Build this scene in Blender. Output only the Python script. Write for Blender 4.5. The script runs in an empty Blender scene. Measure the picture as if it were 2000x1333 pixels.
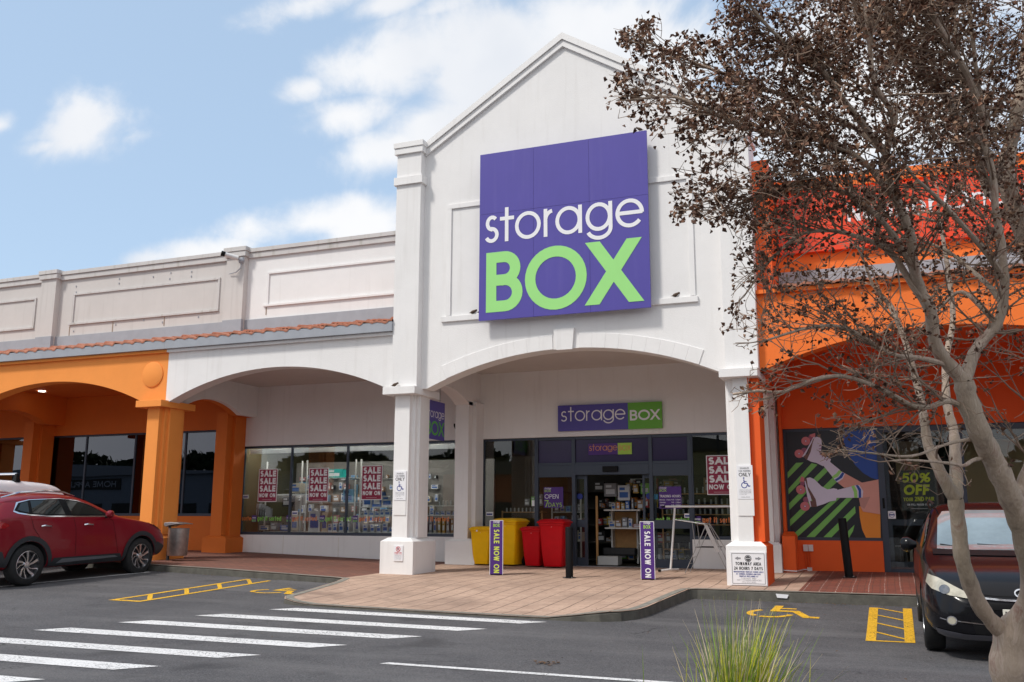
import bpy, bmesh, math, random
from math import sin, cos, pi, radians, sqrt, atan2
from mathutils import Vector, Matrix
from mathutils.geometry import tessellate_polygon
from mathutils.bvhtree import BVHTree
SC = bpy.context.scene
COL = SC.collection
random.seed(7)

# ------------------------------------------------------------------ camera
CAMZ = 1.45
cam_d = bpy.data.cameras.new("camera"); cam = bpy.data.objects.new("camera", cam_d); COL.objects.link(cam)
cam_d.sensor_width = 36; cam_d.lens = 33.03; cam_d.clip_end = 3000; cam_d.clip_start = .05
def cam_axes(yaw, pit, rol):
    f = Vector((sin(yaw)*cos(pit), cos(yaw)*cos(pit), sin(pit)))
    r0 = Vector((cos(yaw), -sin(yaw), 0)); u0 = r0.cross(f)
    return cos(rol)*r0+sin(rol)*u0, -sin(rol)*r0+cos(rol)*u0, f
R_, U_, F_ = cam_axes(-.378947518, .186373612, .002916130)
cam.matrix_world = Matrix(((R_.x, U_.x, -F_.x, 0), (R_.y, U_.y, -F_.y, 0), (R_.z, U_.z, -F_.z, CAMZ), (0, 0, 0, 1)))
SC.camera = cam

# ------------------------------------------------------------------ world, sun, exposure
SUN_AZ = radians(215)      # direction the sun stands in, clockwise from +Y
SUN_EL = radians(52)
SKY_STRENGTH = .10
SC.view_settings.view_transform = 'Standard'; SC.view_settings.look = 'None'
SC.view_settings.gamma = 1; SC.view_settings.exposure = .62
W = bpy.data.worlds.new("World"); SC.world = W; W.use_nodes = True
nt = W.node_tree; N = nt.nodes; LK = nt.links; N.clear()
def nn(t, **k):
    n = N.new(t)
    for a, b in k.items(): setattr(n, a, b)
    return n
def mth(op, a, b=None, c=None, clamp=False):
    n = nn('ShaderNodeMath', operation=op, use_clamp=clamp)
    for i, v in enumerate((a, b, c)):
        if v is None: continue
        if isinstance(v, (int, float)): n.inputs[i].default_value = v
        else: LK.new(v, n.inputs[i])
    return n.outputs[0]
sky = nn('ShaderNodeTexSky', sky_type='NISHITA', sun_disc=False, sun_elevation=SUN_EL, sun_rotation=SUN_AZ,
         altitude=50, air_density=1.0, dust_density=1.2, ozone_density=1.0)
tc = nn('ShaderNodeTexCoord'); sx = nn('ShaderNodeSeparateXYZ'); LK.new(tc.outputs['Generated'], sx.inputs[0])
ay = mth('MAXIMUM', mth('ABSOLUTE', sx.outputs[1]), .02)
cu = mth('DIVIDE', sx.outputs[0], ay); cv = mth('DIVIDE', sx.outputs[2], ay)
noi = nn('ShaderNodeTexNoise'); noi.inputs['Scale'].default_value = 7; noi.inputs['Detail'].default_value = 9
noi.inputs['Roughness'].default_value = .58; noi.inputs['Distortion'].default_value = .25
LK.new(tc.outputs['Generated'], noi.inputs['Vector'])
no2 = nn('ShaderNodeTexNoise'); no2.inputs['Scale'].default_value = 3.2; no2.inputs['Detail'].default_value = 5
LK.new(tc.outputs['Generated'], no2.inputs['Vector'])
BLOBS = [(-1.097, 0.568, 0.16, 0.07, 1), (-1.169, 0.56, 0.084, 0.027, 0.8), (-1.002, 0.548, 0.066, 0.024, 0.6), (-1.272, 0.609, 0.057, 0.033, 0.9), (-0.603, 0.586, 0.13, 0.068, 1), (-0.542, 0.589, 0.172, 0.084, 1.2), (-0.427, 0.553, 0.145, 0.096, 1.3), (-0.399, 0.474, 0.162, 0.124, 1.2), (-0.3, 0.556, 0.174, 0.116, 1.3), (-0.496, 0.483, 0.15, 0.068, 1.1), (-0.624, 0.521, 0.113, 0.046, 1), (-0.561, 0.469, 0.116, 0.048, 1), (-0.698, 0.572, 0.056, 0.029, 0.8), (-0.696, 0.698, 0.139, 0.038, 0.9), (-0.583, 0.67, 0.087, 0.029, 0.8), (-0.672, 0.381, 0.201, 0.032, 0.61), (-0.603, 0.367, 0.101, 0.036, 0.66), (-0.861, 0.359, 0.127, 0.025, 0.61), (-0.941, 0.36, 0.083, 0.016, 0.44), (-0.202, 0.524, 0.112, 0.089, 1.1), (-0.045, 0.406, 0.21, 0.135, 1.1), (0.083, 0.447, 0.144, 0.157, 1.0), (-0.039, 0.523, 0.116, 0.056, 0.6), (-0.507, 0.647, 0.075, 0.025, 0.6)]
acc = None
for (a, b, ra, rb, wgt) in BLOBS:
    du = mth('MULTIPLY', mth('SUBTRACT', cu, a), 1/ra); dv = mth('MULTIPLY', mth('SUBTRACT', cv, b), 1/rb)
    l = mth('MULTIPLY', mth('SUBTRACT', 1, mth('SQRT', mth('ADD', mth('MULTIPLY', du, du), mth('MULTIPLY', dv, dv)))), wgt)
    acc = l if acc is None else mth('MAXIMUM', acc, l)
# unseen cloud overhead and behind, thickened to add light to the shaded arcade
over = mth('MULTIPLY', mth('SUBTRACT', no2.outputs[0], .47), 3.2)
hi = mth('MULTIPLY', mth('SUBTRACT', sx.outputs[2], .74), 5, clamp=True)
back = mth('LESS_THAN', sx.outputs[1], 0)
mk_ = mth('MAXIMUM', hi, back)
amb = mth('SUBTRACT', mth('MULTIPLY', mth('ADD', over, .75), mk_), mth('MULTIPLY', mth('SUBTRACT', 1, mk_), 5))
acc = mth('MAXIMUM', mth('SUBTRACT', acc, mth('MULTIPLY', back, 9)), amb)
msk = mth('ADD', acc, mth('MULTIPLY', mth('SUBTRACT', noi.outputs[0], .45), 3.0))
mr = nn('ShaderNodeMapRange', interpolation_type='SMOOTHERSTEP'); mr.inputs['From Min'].default_value = .0; mr.inputs['From Max'].default_value = .95
LK.new(msk, mr.inputs[0])
ccol = nn('ShaderNodeMix', data_type='RGBA')
ccol.inputs[6].default_value = (.72, .76, .83, 1); ccol.inputs[7].default_value = (.92, .93, .95, 1)
cm = nn('ShaderNodeMapRange'); cm.inputs['From Min'].default_value = .35; cm.inputs['From Max'].default_value = .62
LK.new(no2.outputs[0], cm.inputs[0]); LK.new(cm.outputs[0], ccol.inputs[0])
cs = nn('ShaderNodeVectorMath', operation='SCALE'); LK.new(ccol.outputs[2], cs.inputs[0]); cs.inputs[3].default_value = 6.9
hz = nn('ShaderNodeMix', data_type='RGBA')     # thin milky veil of high haze over the blue
hz.inputs[0].default_value = .55; hz.inputs[7].default_value = (4.1, 5.4, 6.9, 1)
LK.new(sky.outputs[0], hz.inputs[6])
mx = nn('ShaderNodeMix', data_type='RGBA'); LK.new(mr.outputs[0], mx.inputs[0]); LK.new(hz.outputs[2], mx.inputs[6]); LK.new(cs.outputs[0], mx.inputs[7])
bg = nn('ShaderNodeBackground'); bg.inputs[1].default_value = SKY_STRENGTH; LK.new(mx.outputs[2], bg.inputs[0])
wo = nn('ShaderNodeOutputWorld'); LK.new(bg.outputs[0], wo.inputs[0])
sd = bpy.data.lights.new("sun", 'SUN'); sd.energy = 1.75; sd.angle = radians(8); sd.color = (1, .95, .88)
sun = bpy.data.objects.new("sun", sd); COL.objects.link(sun)
sv = Vector((sin(SUN_AZ)*cos(SUN_EL), cos(SUN_AZ)*cos(SUN_EL), sin(SUN_EL)))
sun.rotation_euler = sv.to_track_quat('Z', 'Y').to_euler(); sun.location = (-10, -10, 30)

# ------------------------------------------------------------------ helpers
class MB:
    def __init__(s): s.v = []; s.f = []; s.m = []
    def add(s, vs, fs, mi=0):
        o = len(s.v); s.v += [tuple(p) for p in vs]
        for f in fs: s.f.append(tuple(i+o for i in f)); s.m.append(mi)
        return s
    def box(s, x0, x1, y0, y1, z0, z1, mi=0):
        return s.add([(x, y, z) for z in (z0, z1) for y in (y0, y1) for x in (x0, x1)],
                     [(0, 2, 3, 1), (4, 5, 7, 6), (0, 1, 5, 4), (2, 6, 7, 3), (0, 4, 6, 2), (1, 3, 7, 5)], mi)
    def prism(s, poly, ax, a, b, mi=0):
        """poly of 2D points extruded along axis ax ('x': (y,z), 'y': (x,z), 'z': (x,y)) from a to b"""
        mk = {'x': lambda p, t: (t, p[0], p[1]), 'y': lambda p, t: (p[0], t, p[1]), 'z': lambda p, t: (p[0], p[1], t)}[ax]
        n = len(poly); tri = tessellate_polygon([[Vector((p[0], p[1], 0)) for p in poly]])
        vs = [mk(p, a) for p in poly]+[mk(p, b) for p in poly]
        fs = [tuple(t) for t in tri]+[tuple(i+n for i in reversed(t)) for t in tri]
        fs += [(i, (i+1) % n, (i+1) % n+n, i+n) for i in range(n)]
        return s.add(vs, fs, mi)
    def tube(s, pts, rad, n=8, mi=0, caps=True):
        pts = [Vector(p) for p in pts]; m = len(pts)
        if isinstance(rad, (int, float)): rad = [rad]*m
        t0 = (pts[1]-pts[0]).normalized(); u = t0.orthogonal().normalized(); vs = []; fs = []
        for i, p in enumerate(pts):
            t = (pts[min(i+1, m-1)]-pts[max(i-1, 0)]).normalized()
            u = (u-t*u.dot(t)); u = u.normalized() if u.length > 1e-6 else t.orthogonal().normalized(); w = t.cross(u)
            for k in range(n):
                a = 2*pi*k/n; vs.append(p+(u*cos(a)+w*sin(a))*rad[i])
        for i in range(m-1):
            for k in range(n):
                fs.append((i*n+k, i*n+(k+1) % n, (i+1)*n+(k+1) % n, (i+1)*n+k))
        if caps: fs += [tuple(range(n-1, -1, -1)), tuple(range((m-1)*n, m*n))]
        return s.add(vs, fs, mi)
    def lathe(s, prof, c=(0, 0, 0), ax='z', n=32, mi=0):
        """prof: (r, h) pairs turned round an axis through c"""
        vs = []; fs = []; m = len(prof)
        for r, h in prof:
            for k in range(n):
                a = 2*pi*k/n; p = (r*cos(a), r*sin(a), h)
                if ax == 'x': p = (h, p[0], p[1])
                elif ax == 'y': p = (p[0], h, p[1])
                vs.append((p[0]+c[0], p[1]+c[1], p[2]+c[2]))
        for i in range(m-1):
            for k in range(n):
                fs.append((i*n+k, i*n+(k+1) % n, (i+1)*n+(k+1) % n, (i+1)*n+k))
        return s.add(vs, fs, mi)
    def build(s, name, mats, parent=None, bevel=0, smooth=False, loc=None, seg=2):
        me = bpy.data.meshes.new(name); me.from_pydata(s.v, [], s.f); me.update()
        if not isinstance(mats, (list, tuple)): mats = [mats]
        for m in mats: me.materials.append(m)
        if len(mats) > 1: me.polygons.foreach_set('material_index', s.m)
        bm = bmesh.new(); bm.from_mesh(me); bmesh.ops.recalc_face_normals(bm, faces=bm.faces); bm.to_mesh(me); bm.free()
        if smooth:
            me.polygons.foreach_set('use_smooth', [True]*len(me.polygons))
            me.set_sharp_from_angle(angle=radians(40))
        o = bpy.data.objects.new(name, me); COL.objects.link(o)
        if parent: o.parent = parent
        if loc: o.location = loc
        if bevel:
            b = o.modifiers.new('bevel', 'BEVEL'); b.width = bevel; b.segments = seg; b.limit_method = 'ANGLE'; b.angle_limit = radians(50)
        return o
def tag(o, label=None, cat=None, group=None, kind=None):
    if label: o['label'] = label
    if cat: o['category'] = cat
    if group: o['group'] = group
    if kind: o['kind'] = kind
    return o
def thing(name, label, cat, loc=(0, 0, 0), rz=0, group=None):
    o = bpy.data.objects.new(name, None); COL.objects.link(o); o.location = loc; o.rotation_euler = (0, 0, rz)
    o.empty_display_size = .2
    return tag(o, label, cat, group)
def copy_tree(o, parent=None):
    c = o.copy(); COL.objects.link(c); c.parent = parent
    for ch in list(o.children): copy_tree(ch, c)
    return c
def box(name, b, mat, parent=None, bevel=0):
    return MB().box(*b).build(name, mat, parent, bevel)

# ------------------------------------------------------------------ materials
def mat(name, col, rough=.6, metal=0, nvar=0, nscale=3, bump=0, bscale=60, spec=.5, coat=0, streak=0, dirt=None, alpha=1, emit=0):
    m = bpy.data.materials.new(name); m.use_nodes = True; t = m.node_tree; b = t.nodes['Principled BSDF']
    b.inputs['Base Color'].default_value = (*col, 1); b.inputs['Roughness'].default_value = rough
    b.inputs['Metallic'].default_value = metal; b.inputs['Specular IOR Level'].default_value = spec
    if coat: b.inputs['Coat Weight'].default_value = coat; b.inputs['Coat Roughness'].default_value = .03; b.inputs['Coat IOR'].default_value = 1.4
    if emit: b.inputs['Emission Color'].default_value = (*col, 1); b.inputs['Emission Strength'].default_value = emit
    def n(k): return t.nodes.new(k)
    tcn = n('ShaderNodeTexCoord'); vec = tcn.outputs['Object']
    cur = None
    if nvar:
        x = n('ShaderNodeTexNoise'); x.inputs['Scale'].default_value = nscale; x.inputs['Detail'].default_value = 6; x.inputs['Roughness'].default_value = .65
        t.links.new(vec, x.inputs[0])
        mr_ = n('ShaderNodeMapRange'); mr_.inputs[1].default_value = .3; mr_.inputs[2].default_value = .7
        mr_.inputs[3].default_value = 1-nvar; mr_.inputs[4].default_value = 1+nvar*.6; t.links.new(x.outputs[0], mr_.inputs[0])
        h = n('ShaderNodeVectorMath'); h.operation = 'SCALE'; h.inputs[0].default_value = col; t.links.new(mr_.outputs[0], h.inputs[3])
        cur = h.outputs[0]
    if streak:
        mp = n('ShaderNodeMapping'); mp.inputs['Scale'].default_value = (5, 5, .35); t.links.new(vec, mp.inputs[0])
        x = n('ShaderNodeTexNoise'); x.inputs['Scale'].default_value = 1.6; x.inputs['Detail'].default_value = 5; t.links.new(mp.outputs[0], x.inputs[0])
        mr_ = n('ShaderNodeMapRange'); mr_.inputs[1].default_value = .56; mr_.inputs[2].default_value = .78
        mr_.inputs[3].default_value = 0; mr_.inputs[4].default_value = streak; t.links.new(x.outputs[0], mr_.inputs[0])
        mi = n('ShaderNodeMix'); mi.data_type = 'RGBA'; t.links.new(mr_.outputs[0], mi.inputs[0])
        if cur is not None: t.links.new(cur, mi.inputs[6])
        else: mi.inputs[6].default_value = (*col, 1)
        mi.inputs[7].default_value = (*(dirt or tuple(c*.45 for c in col)), 1); cur = mi.outputs[2]
    if cur is not None: t.links.new(cur, b.inputs['Base Color'])
    if bump:
        x = n('ShaderNodeTexNoise'); x.inputs['Scale'].default_value = bscale; x.inputs['Detail'].default_value = 4; t.links.new(vec, x.inputs[0])
        u = n('ShaderNodeBump'); u.inputs['Strength'].default_value = bump; u.inputs['Distance'].default_value = .01
        t.links.new(x.outputs[0], u.inputs['Height']); t.links.new(u.outputs[0], b.inputs['Normal'])
    return m
def glass(name, tint, refl=1.6, rough=0.0, gcol=(1, 1, 1)):
    m = bpy.data.materials.new(name); m.use_nodes = True; t = m.node_tree; t.nodes.clear()
    o = t.nodes.new('ShaderNodeOutputMaterial'); mx_ = t.nodes.new('ShaderNodeMixShader')
    tr = t.nodes.new('ShaderNodeBsdfTransparent'); tr.inputs[0].default_value = (*tint, 1)
    gl = t.nodes.new('ShaderNodeBsdfGlossy'); gl.inputs['Roughness'].default_value = rough; gl.inputs['Color'].default_value = (*gcol, 1)
    fr = t.nodes.new('ShaderNodeFresnel'); fr.inputs[0].default_value = 1.5
    mu = t.nodes.new('ShaderNodeMath'); mu.operation = 'MULTIPLY'; mu.use_clamp = True; mu.inputs[1].default_value = refl
    x = t.nodes.new('ShaderNodeTexNoise'); x.inputs['Scale'].default_value = .9; x.inputs['Detail'].default_value = 1
    tcn = t.nodes.new('ShaderNodeTexCoord'); t.links.new(tcn.outputs['Object'], x.inputs[0])
    bu = t.nodes.new('ShaderNodeBump'); bu.inputs['Strength'].default_value = .04; bu.inputs['Distance'].default_value = .02
    t.links.new(x.outputs[0], bu.inputs['Height']); t.links.new(bu.outputs[0], gl.inputs['Normal'])
    t.links.new(fr.outputs[0], mu.inputs[0]); t.links.new(mu.outputs[0], mx_.inputs[0])
    t.links.new(tr.outputs[0], mx_.inputs[1]); t.links.new(gl.outputs[0], mx_.inputs[2]); t.links.new(mx_.outputs[0], o.inputs[0])
    return m
M = {}
M['white'] = mat('white_render', (.80, .79, .785), .75, nvar=.045, nscale=1.2, bump=.3, bscale=55, streak=.20, dirt=(.50, .47, .44))
M['white2'] = mat('white_trim', (.80, .79, .785), .6, nvar=.04, nscale=2, bump=.1, bscale=40, streak=.22, dirt=(.42, .40, .38))
M['cream'] = mat('weathered_cream_render', (.60, .57, .55), .8, nvar=.06, nscale=1.0, bump=.25, bscale=50, streak=.25, dirt=(.30, .27, .24))
M['creamcap'] = mat('weathered_coping', (.58, .56, .55), .8, nvar=.08, nscale=2.0, bump=.2, bscale=50, streak=.45, dirt=(.25, .23, .16))
M['orangeL_lit'] = mat('lit_amber_render', (.88, .30, .055), .75, nvar=.05, nscale=1.3, bump=.25, bscale=55, streak=.12, dirt=(.8, .20, .01))  # paler amber for the fronts, daylight mixed into the colour
M['orangeL'] = mat('shaded_amber_render', (.66, .155, .014), .7, nvar=.05, nscale=1.3, bump=.25, bscale=55, streak=.12, dirt=(.8, .20, .01))  # same amber made deeper, the arcade's shade is in the colour
M['orangeR'] = mat('shaded_red_orange_render', (.80, .105, .007), .65, nvar=.05, nscale=1.3, bump=.25, bscale=55, streak=.10, dirt=(.6, .09, .01))  # deepened red-orange, shade under the arches is put into the colour
M['orangeR_lit'] = mat('lit_red_orange_render', (.88, .18, .020), .7, nvar=.05, nscale=1.3, bump=.25, bscale=55, streak=.10, dirt=(.7, .12, .01))  # lit copy of the red-orange, brighter for the open front
M['redsign'] = mat('vermilion_board', (.82, .058, .010), .4, nvar=.03, nscale=1)
M['flash'] = mat('grey_flashing', (.34, .36, .40), .5, metal=.0, nvar=.10, nscale=2.5, streak=.35, dirt=(.38, .38, .40))
M['tile'] = mat('terracotta_tile', (.42, .165, .10), .8, nvar=.25, nscale=6, bump=.3, bscale=40)
M['frame'] = mat('slate_aluminium', (.045, .058, .085), .4, metal=.2, nvar=.06, nscale=4)
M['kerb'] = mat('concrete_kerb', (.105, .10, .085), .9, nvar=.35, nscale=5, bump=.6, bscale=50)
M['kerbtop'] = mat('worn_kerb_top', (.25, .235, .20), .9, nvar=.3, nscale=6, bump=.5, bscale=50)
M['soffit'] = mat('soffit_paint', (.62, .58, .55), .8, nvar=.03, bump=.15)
M['purple'] = mat('purple_board', (.075, .058, .33), .4, nvar=.05, nscale=1.5, streak=.12, dirt=(.17, .15, .42))
M['green'] = mat('light_green_vinyl', (.32, .72, .22), .5, nvar=.03)
M['lime'] = mat('lime_vinyl', (.36, .60, .07), .5)
M['signwhite'] = mat('sign_white', (.80, .80, .83), .5)
M['deeppurple'] = mat('deep_purple_print', (.070, .018, .20), .55, nvar=.08, nscale=5)
M['black'] = mat('black_paint', (.007, .007, .008), .5, nvar=.2, nscale=8, spec=.15)
M['blackprint'] = mat('black_print', (.02, .02, .025), .6)
M['blueprint'] = mat('blue_print', (.015, .035, .25), .6)
M['redprint'] = mat('red_print', (.55, .02, .05), .6)
M['greyprint'] = mat('grey_print', (.25, .25, .27), .6)
M['maroon'] = mat('maroon_poster', (.30, .012, .055), .5, nvar=.05)
M['red_bin'] = mat('red_plastic', (.58, .002, .008), .5, nvar=.10, nscale=4, spec=.25)
M['yellow_bin'] = mat('yellow_plastic', (.90, .50, .003), .5, nvar=.08, nscale=4, spec=.25)
M['rubber'] = mat('tyre_rubber', (.012, .012, .013), .8, nvar=.2, nscale=10, bump=.2, bscale=80)
M['alloy'] = mat('alloy', (.62, .62, .64), .28, metal=1, nvar=.05)
M['darkalloy'] = mat('dark_alloy', (.03, .03, .035), .35, metal=.6)
M['chrome'] = mat('chrome', (.85, .85, .87), .08, metal=1)
M['steel'] = mat('brushed_steel', (.46, .455, .45), .42, metal=1, nvar=.25, nscale=9, bump=.1, bscale=120)
M['redcar'] = mat('dark_red_car_paint', (.20, .001, .010), .3, nvar=.05, nscale=1.5, coat=.45, spec=.3)
M['blackcar'] = mat('black_car_paint', (.006, .006, .008), .2, nvar=.1, nscale=2, coat=.18, spec=.22)
M['whitecar'] = mat('white_car_paint', (.84, .83, .86), .3, coat=.6, nvar=.02)
M['cladding'] = mat('grey_black_cladding', (.022, .025, .03), .6, nvar=.15, nscale=8, bump=.1, bscale=200)
M['silverclad'] = mat('silver_sill', (.16, .17, .19), .45, metal=.4, nvar=.1)
M['carglass'] = mat('dark_car_glass', (.010, .016, .015), .03, spec=.7, nvar=.5, nscale=2)
M['wsglass'] = mat('light_windscreen', (.20, .25, .27), .04, spec=.9, nvar=.35, nscale=1.6, coat=.5)
M['lamp'] = mat('headlamp_lens', (.50, .47, .38), .12, nvar=.35, nscale=9, coat=1)
M['darklamp'] = mat('headlamp_dark', (.12, .13, .15), .1, nvar=.6, nscale=14, coat=1)
M['taillamp'] = mat('tail_lamp_red', (.35, .005, .012), .1, nvar=.3, nscale=12, coat=1)
M['glass'] = glass('shop_glass', (.92, .94, .93), 1.15)
M['dglass'] = glass('tinted_glass', (.10, .105, .12), 2.6, gcol=(.9, .92, 1))
M['pglass'] = mat('purple_film_glass', (.035, .026, .085), .15, spec=.3, nvar=.12, nscale=1.2)
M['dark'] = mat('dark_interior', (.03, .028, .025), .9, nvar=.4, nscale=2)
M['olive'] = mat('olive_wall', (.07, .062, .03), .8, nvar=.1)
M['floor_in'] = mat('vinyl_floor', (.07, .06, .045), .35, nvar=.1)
M['pine'] = mat('pine_timber', (.50, .27, .10), .6, nvar=.2, nscale=8)
M['shelfwhite'] = mat('shelf_white', (.60, .60, .58), .4, nvar=.05)
M['slat'] = mat('slatwall_grey', (.17, .16, .15), .6, nvar=.15, nscale=3)
M['plastic_w'] = mat('white_plastic', (.70, .70, .70), .4)
M['lightpanel'] = mat('lit_ceiling_lamp', (1, .93, .82), .4, emit=6)
M['fillglow'] = mat('fill_strip_glow', (1, .96, .90), .4, emit=22)  # glow of the added strips above the window goods
M['soil'] = mat('bark_mulch', (.045, .03, .02), .95, nvar=.5, nscale=20, bump=1, bscale=40)

# ------------------------------------------------------------------ stroke lettering
def arc(cx, cy, rx, ry, a0, a1, n=14):
    return [(cx+rx*cos(radians(a0+(a1-a0)*i/n)), cy+ry*sin(radians(a0+(a1-a0)*i/n))) for i in range(n+1)]
G = {}
def g(c, w, *st): G[c] = (w, st)
g('A', .74, [(0, 0), (.37, 1)], [(.37, 1), (.74, 0)], [(.13, .32), (.61, .32)])
g('B', .56, [(0, .3), (0, 1), (.28, 1)]+arc(.28, .765, .235, .235, 90, -90)[1:], [(0, .53), (.3, .53)], [(.285, .53)]+arc(.295, .265, .265, .265, 90, -90)+[(0, 0), (0, .35)])
g('C', .78, arc(.5, .5, .5, .5, 45, 315, 24))
g('D', .68, [(0, 0), (0, 1), (.2, 1)]+arc(.2, .5, .48, .5, 90, -90, 18)[1:]+[(0, 0)])
g('E', .46, [(.46, 1), (0, 1), (0, 0), (.46, 0)], [(0, .51), (.42, .51)])
g('F', .44, [(.44, 1), (0, 1), (0, 0)], [(0, .5), (.40, .5)])
g('G', .92, arc(.5, .5, .5, .5, 45, 360, 26)+[(.55, .5)])
g('H', .60, [(0, 0), (0, 1)], [(.60, 0), (.60, 1)], [(0, .51), (.60, .51)])
g('I', .0, [(0, 0), (0, 1)])
g('J', .36, [(.36, 1), (.36, .2)]+arc(.18, .2, .18, .2, 0, -180)[1:])
g('K', .56, [(0, 0), (0, 1)], [(.54, 1), (.03, .44)], [(.18, .60), (.58, 0)])
g('L', .42, [(0, 1), (0, 0), (.42, 0)])
g('M', .84, [(0, 0), (.09, 1)], [(.11, 1), (.42, .12)], [(.42, .12), (.73, 1)], [(.75, 1), (.84, 0)])
g('N', .66, [(0, 0), (0, 1)], [(.07, 1), (.59, 0)], [(.66, 0), (.66, 1)])
g('O', 1.0, arc(.5, .5, .5, .5, 0, 360, 36))
g('P', .52, [(0, 0), (0, 1), (.27, 1)]+arc(.27, .74, .26, .26, 90, -90)[1:], [(0, .48), (.28, .48)])
g('Q', 1.0, arc(.5, .5, .5, .5, 0, 360, 36), [(.58, .3), (.95, -.02)])
g('R', .54, [(0, 0), (0, 1), (.27, 1)]+arc(.27, .745, .255, .255, 90, -90)[1:], [(0, .49), (.28, .49)], [(.24, .49), (.54, 0)])
g('S', .50, arc(.27, .755, .23, .245, 35, 260, 14)+arc(.24, .26, .25, .26, 88, -150, 16))
g('T', .54, [(0, 1), (.54, 1)], [(.27, 0), (.27, 1)])
g('U', .58, [(0, 1), (0, .3)]+arc(.29, .29, .29, .29, 180, 360)+[(.58, 1)])
g('V', .70, [(0, 1), (.35, 0)], [(.35, 0), (.70, 1)])
g('W', 1.0, [(0, 1), (.25, 0)], [(.25, 0), (.5, 1)], [(.5, 1), (.75, 0)], [(.75, 0), (1.0, 1)])
g('X', .68, [(0, 0), (.66, 1)], [(0.02, 1), (.68, 0)])
g('Y', .66, [(0, 1), (.33, .46), (.66, 1)], [(.33, .46), (.33, 0)])
g('Z', .58, [(0, 1), (.56, 1)], [(.54, 1), (.04, 0)], [(0, 0), (.58, 0)])
g('0', .54, arc(.27, .5, .27, .5, 0, 360, 28))
g('1', .18, [(0, .82), (.18, 1), (.18, 0)])
g('2', .50, arc(.25, .74, .25, .26, 165, -35, 12)+[(0, 0), (.52, 0)])
g('3', .48, arc(.22, .765, .22, .235, 160, -85, 12), arc(.22, .265, .26, .265, 85, -160, 12))
g('4', .56, [(.42, 0), (.42, 1)], [(.40, 1), (.03, .27)], [(0.02, .27), (.56, .27)])
g('5', .50, [(.46, 1), (.1, 1), (.04, .55)]+arc(.23, .31, .26, .31, 110, -150, 14))
g('6', .50, arc(.25, .29, .25, .29, 0, 360, 20), [(.02, .36), (.36, 1)])
g('7', .50, [(0, 1), (.50, 1)], [(.48, 1), (.13, 0)])
g('8', .48, arc(.24, .76, .21, .24, 0, 360, 18), arc(.24, .26, .25, .26, 0, 360, 20))
g('9', .50, arc(.25, .71, .25, .29, 0, 360, 20), [(.48, .64), (.14, 0)])
g('%', .86, arc(.2, .76, .18, .22, 0, 360, 16), arc(.66, .24, .18, .22, 0, 360, 16), [(.7, 1), (.16, 0)])
g('-', .26, [(0, .38), (.26, .38)])
g('.', .0, [(0, 0), (0, .07)])
g(':', .0, [(0, 0), (0, .08)], [(0, .5), (0, .58)])
g('&', .6, arc(.28, .77, .19, .22, -40, 220, 12)+[(.6, 0)], [(.42, .6)]+arc(.24, .26, .24, .26, 110, 330, 12)+[(.56, .4)])
xh = .70
def lo(c, w, *st): G[c] = (w, st)
lo('a', .72, arc(.35, .35, .35, .35, 0, 360, 28), [(.72, 0), (.72, xh)])
lo('b', .70, arc(.35, .35, .35, .35, 0, 360, 28), [(0, 0), (0, 1)])
lo('c', .55, arc(.35, .35, .35, .35, 50, 310, 20))
lo('d', .70, arc(.35, .35, .35, .35, 0, 360, 28), [(.70, 0), (.70, 1)])
lo('e', .70, [(.05, .36), (.66, .36)], arc(.35, .35, .35, .35, -2, 322, 28))
lo('g', .72, arc(.35, .35, .35, .35, 0, 360, 28), [(.72, xh), (.72, .02)]+arc(.36, .02, .36, .27, 0, -160, 16)[1:])
lo('h', .50, [(0, 0), (0, 1)], [(0, .45)]+arc(.25, .45, .25, .25, 180, 0)+[(.50, 0)])
lo('i', .0, [(0, 0), (0, xh)], [(0, .88), (0, 1)])
lo('k', .46, [(0, 0), (0, 1)], [(.42, xh), (0, .3)], [(.14, .42), (.46, 0)])
lo('l', .0, [(0, 0), (0, 1)])
lo('m', .84, [(0, 0), (0, xh)], [(0, .48)]+arc(.21, .49, .21, .21, 180, 0)+[(.42, 0)], [(.42, .48)]+arc(.63, .49, .21, .21, 180, 0)+[(.84, 0)])
lo('n', .50, [(0, 0), (0, xh)], [(0, .45)]+arc(.25, .45, .25, .25, 180, 0)+[(.50, 0)])
lo('o', .70, arc(.35, .35, .35, .35, 0, 360, 28))
lo('p', .70, arc(.35, .35, .35, .35, 0, 360, 28), [(0, -.3), (0, xh)])
lo('r', .24, [(0, 0), (0, xh)], [(0, .40)]+arc(.25, .42, .25, .26, 180, 95, 8))
lo('s', .40, arc(.21, .52, .17, .18, 40, 262, 12)+arc(.19, .18, .20, .18, 86, -155, 14))
lo('t', .36, [(.17, 0), (.17, 1)], [(0, xh), (.36, xh)])
lo('u', .50, [(0, xh), (0, .25)]+arc(.25, .25, .25, .25, 180, 360)+[(.50, xh)], [(.5, .3), (.5, 0)])
lo('w', .8, [(0, xh), (.2, 0), (.4, .62), (.6, 0), (.8, xh)])
lo('y', .54, [(0, xh), (.28, .02)], [(.54, xh), (.15, -.28)])
lo('z', .44, [(0, xh), (.42, xh), (0, 0), (.44, 0)])
lo('f', .30, [(.10, 0), (.10, .8)]+arc(.26, .8, .16, .2, 180, 90, 6)[1:], [(0, xh), (.28, xh)])
lo('v', .5, [(0, xh), (.25, 0), (.5, xh)])
G[' '] = (.22, ())
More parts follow.
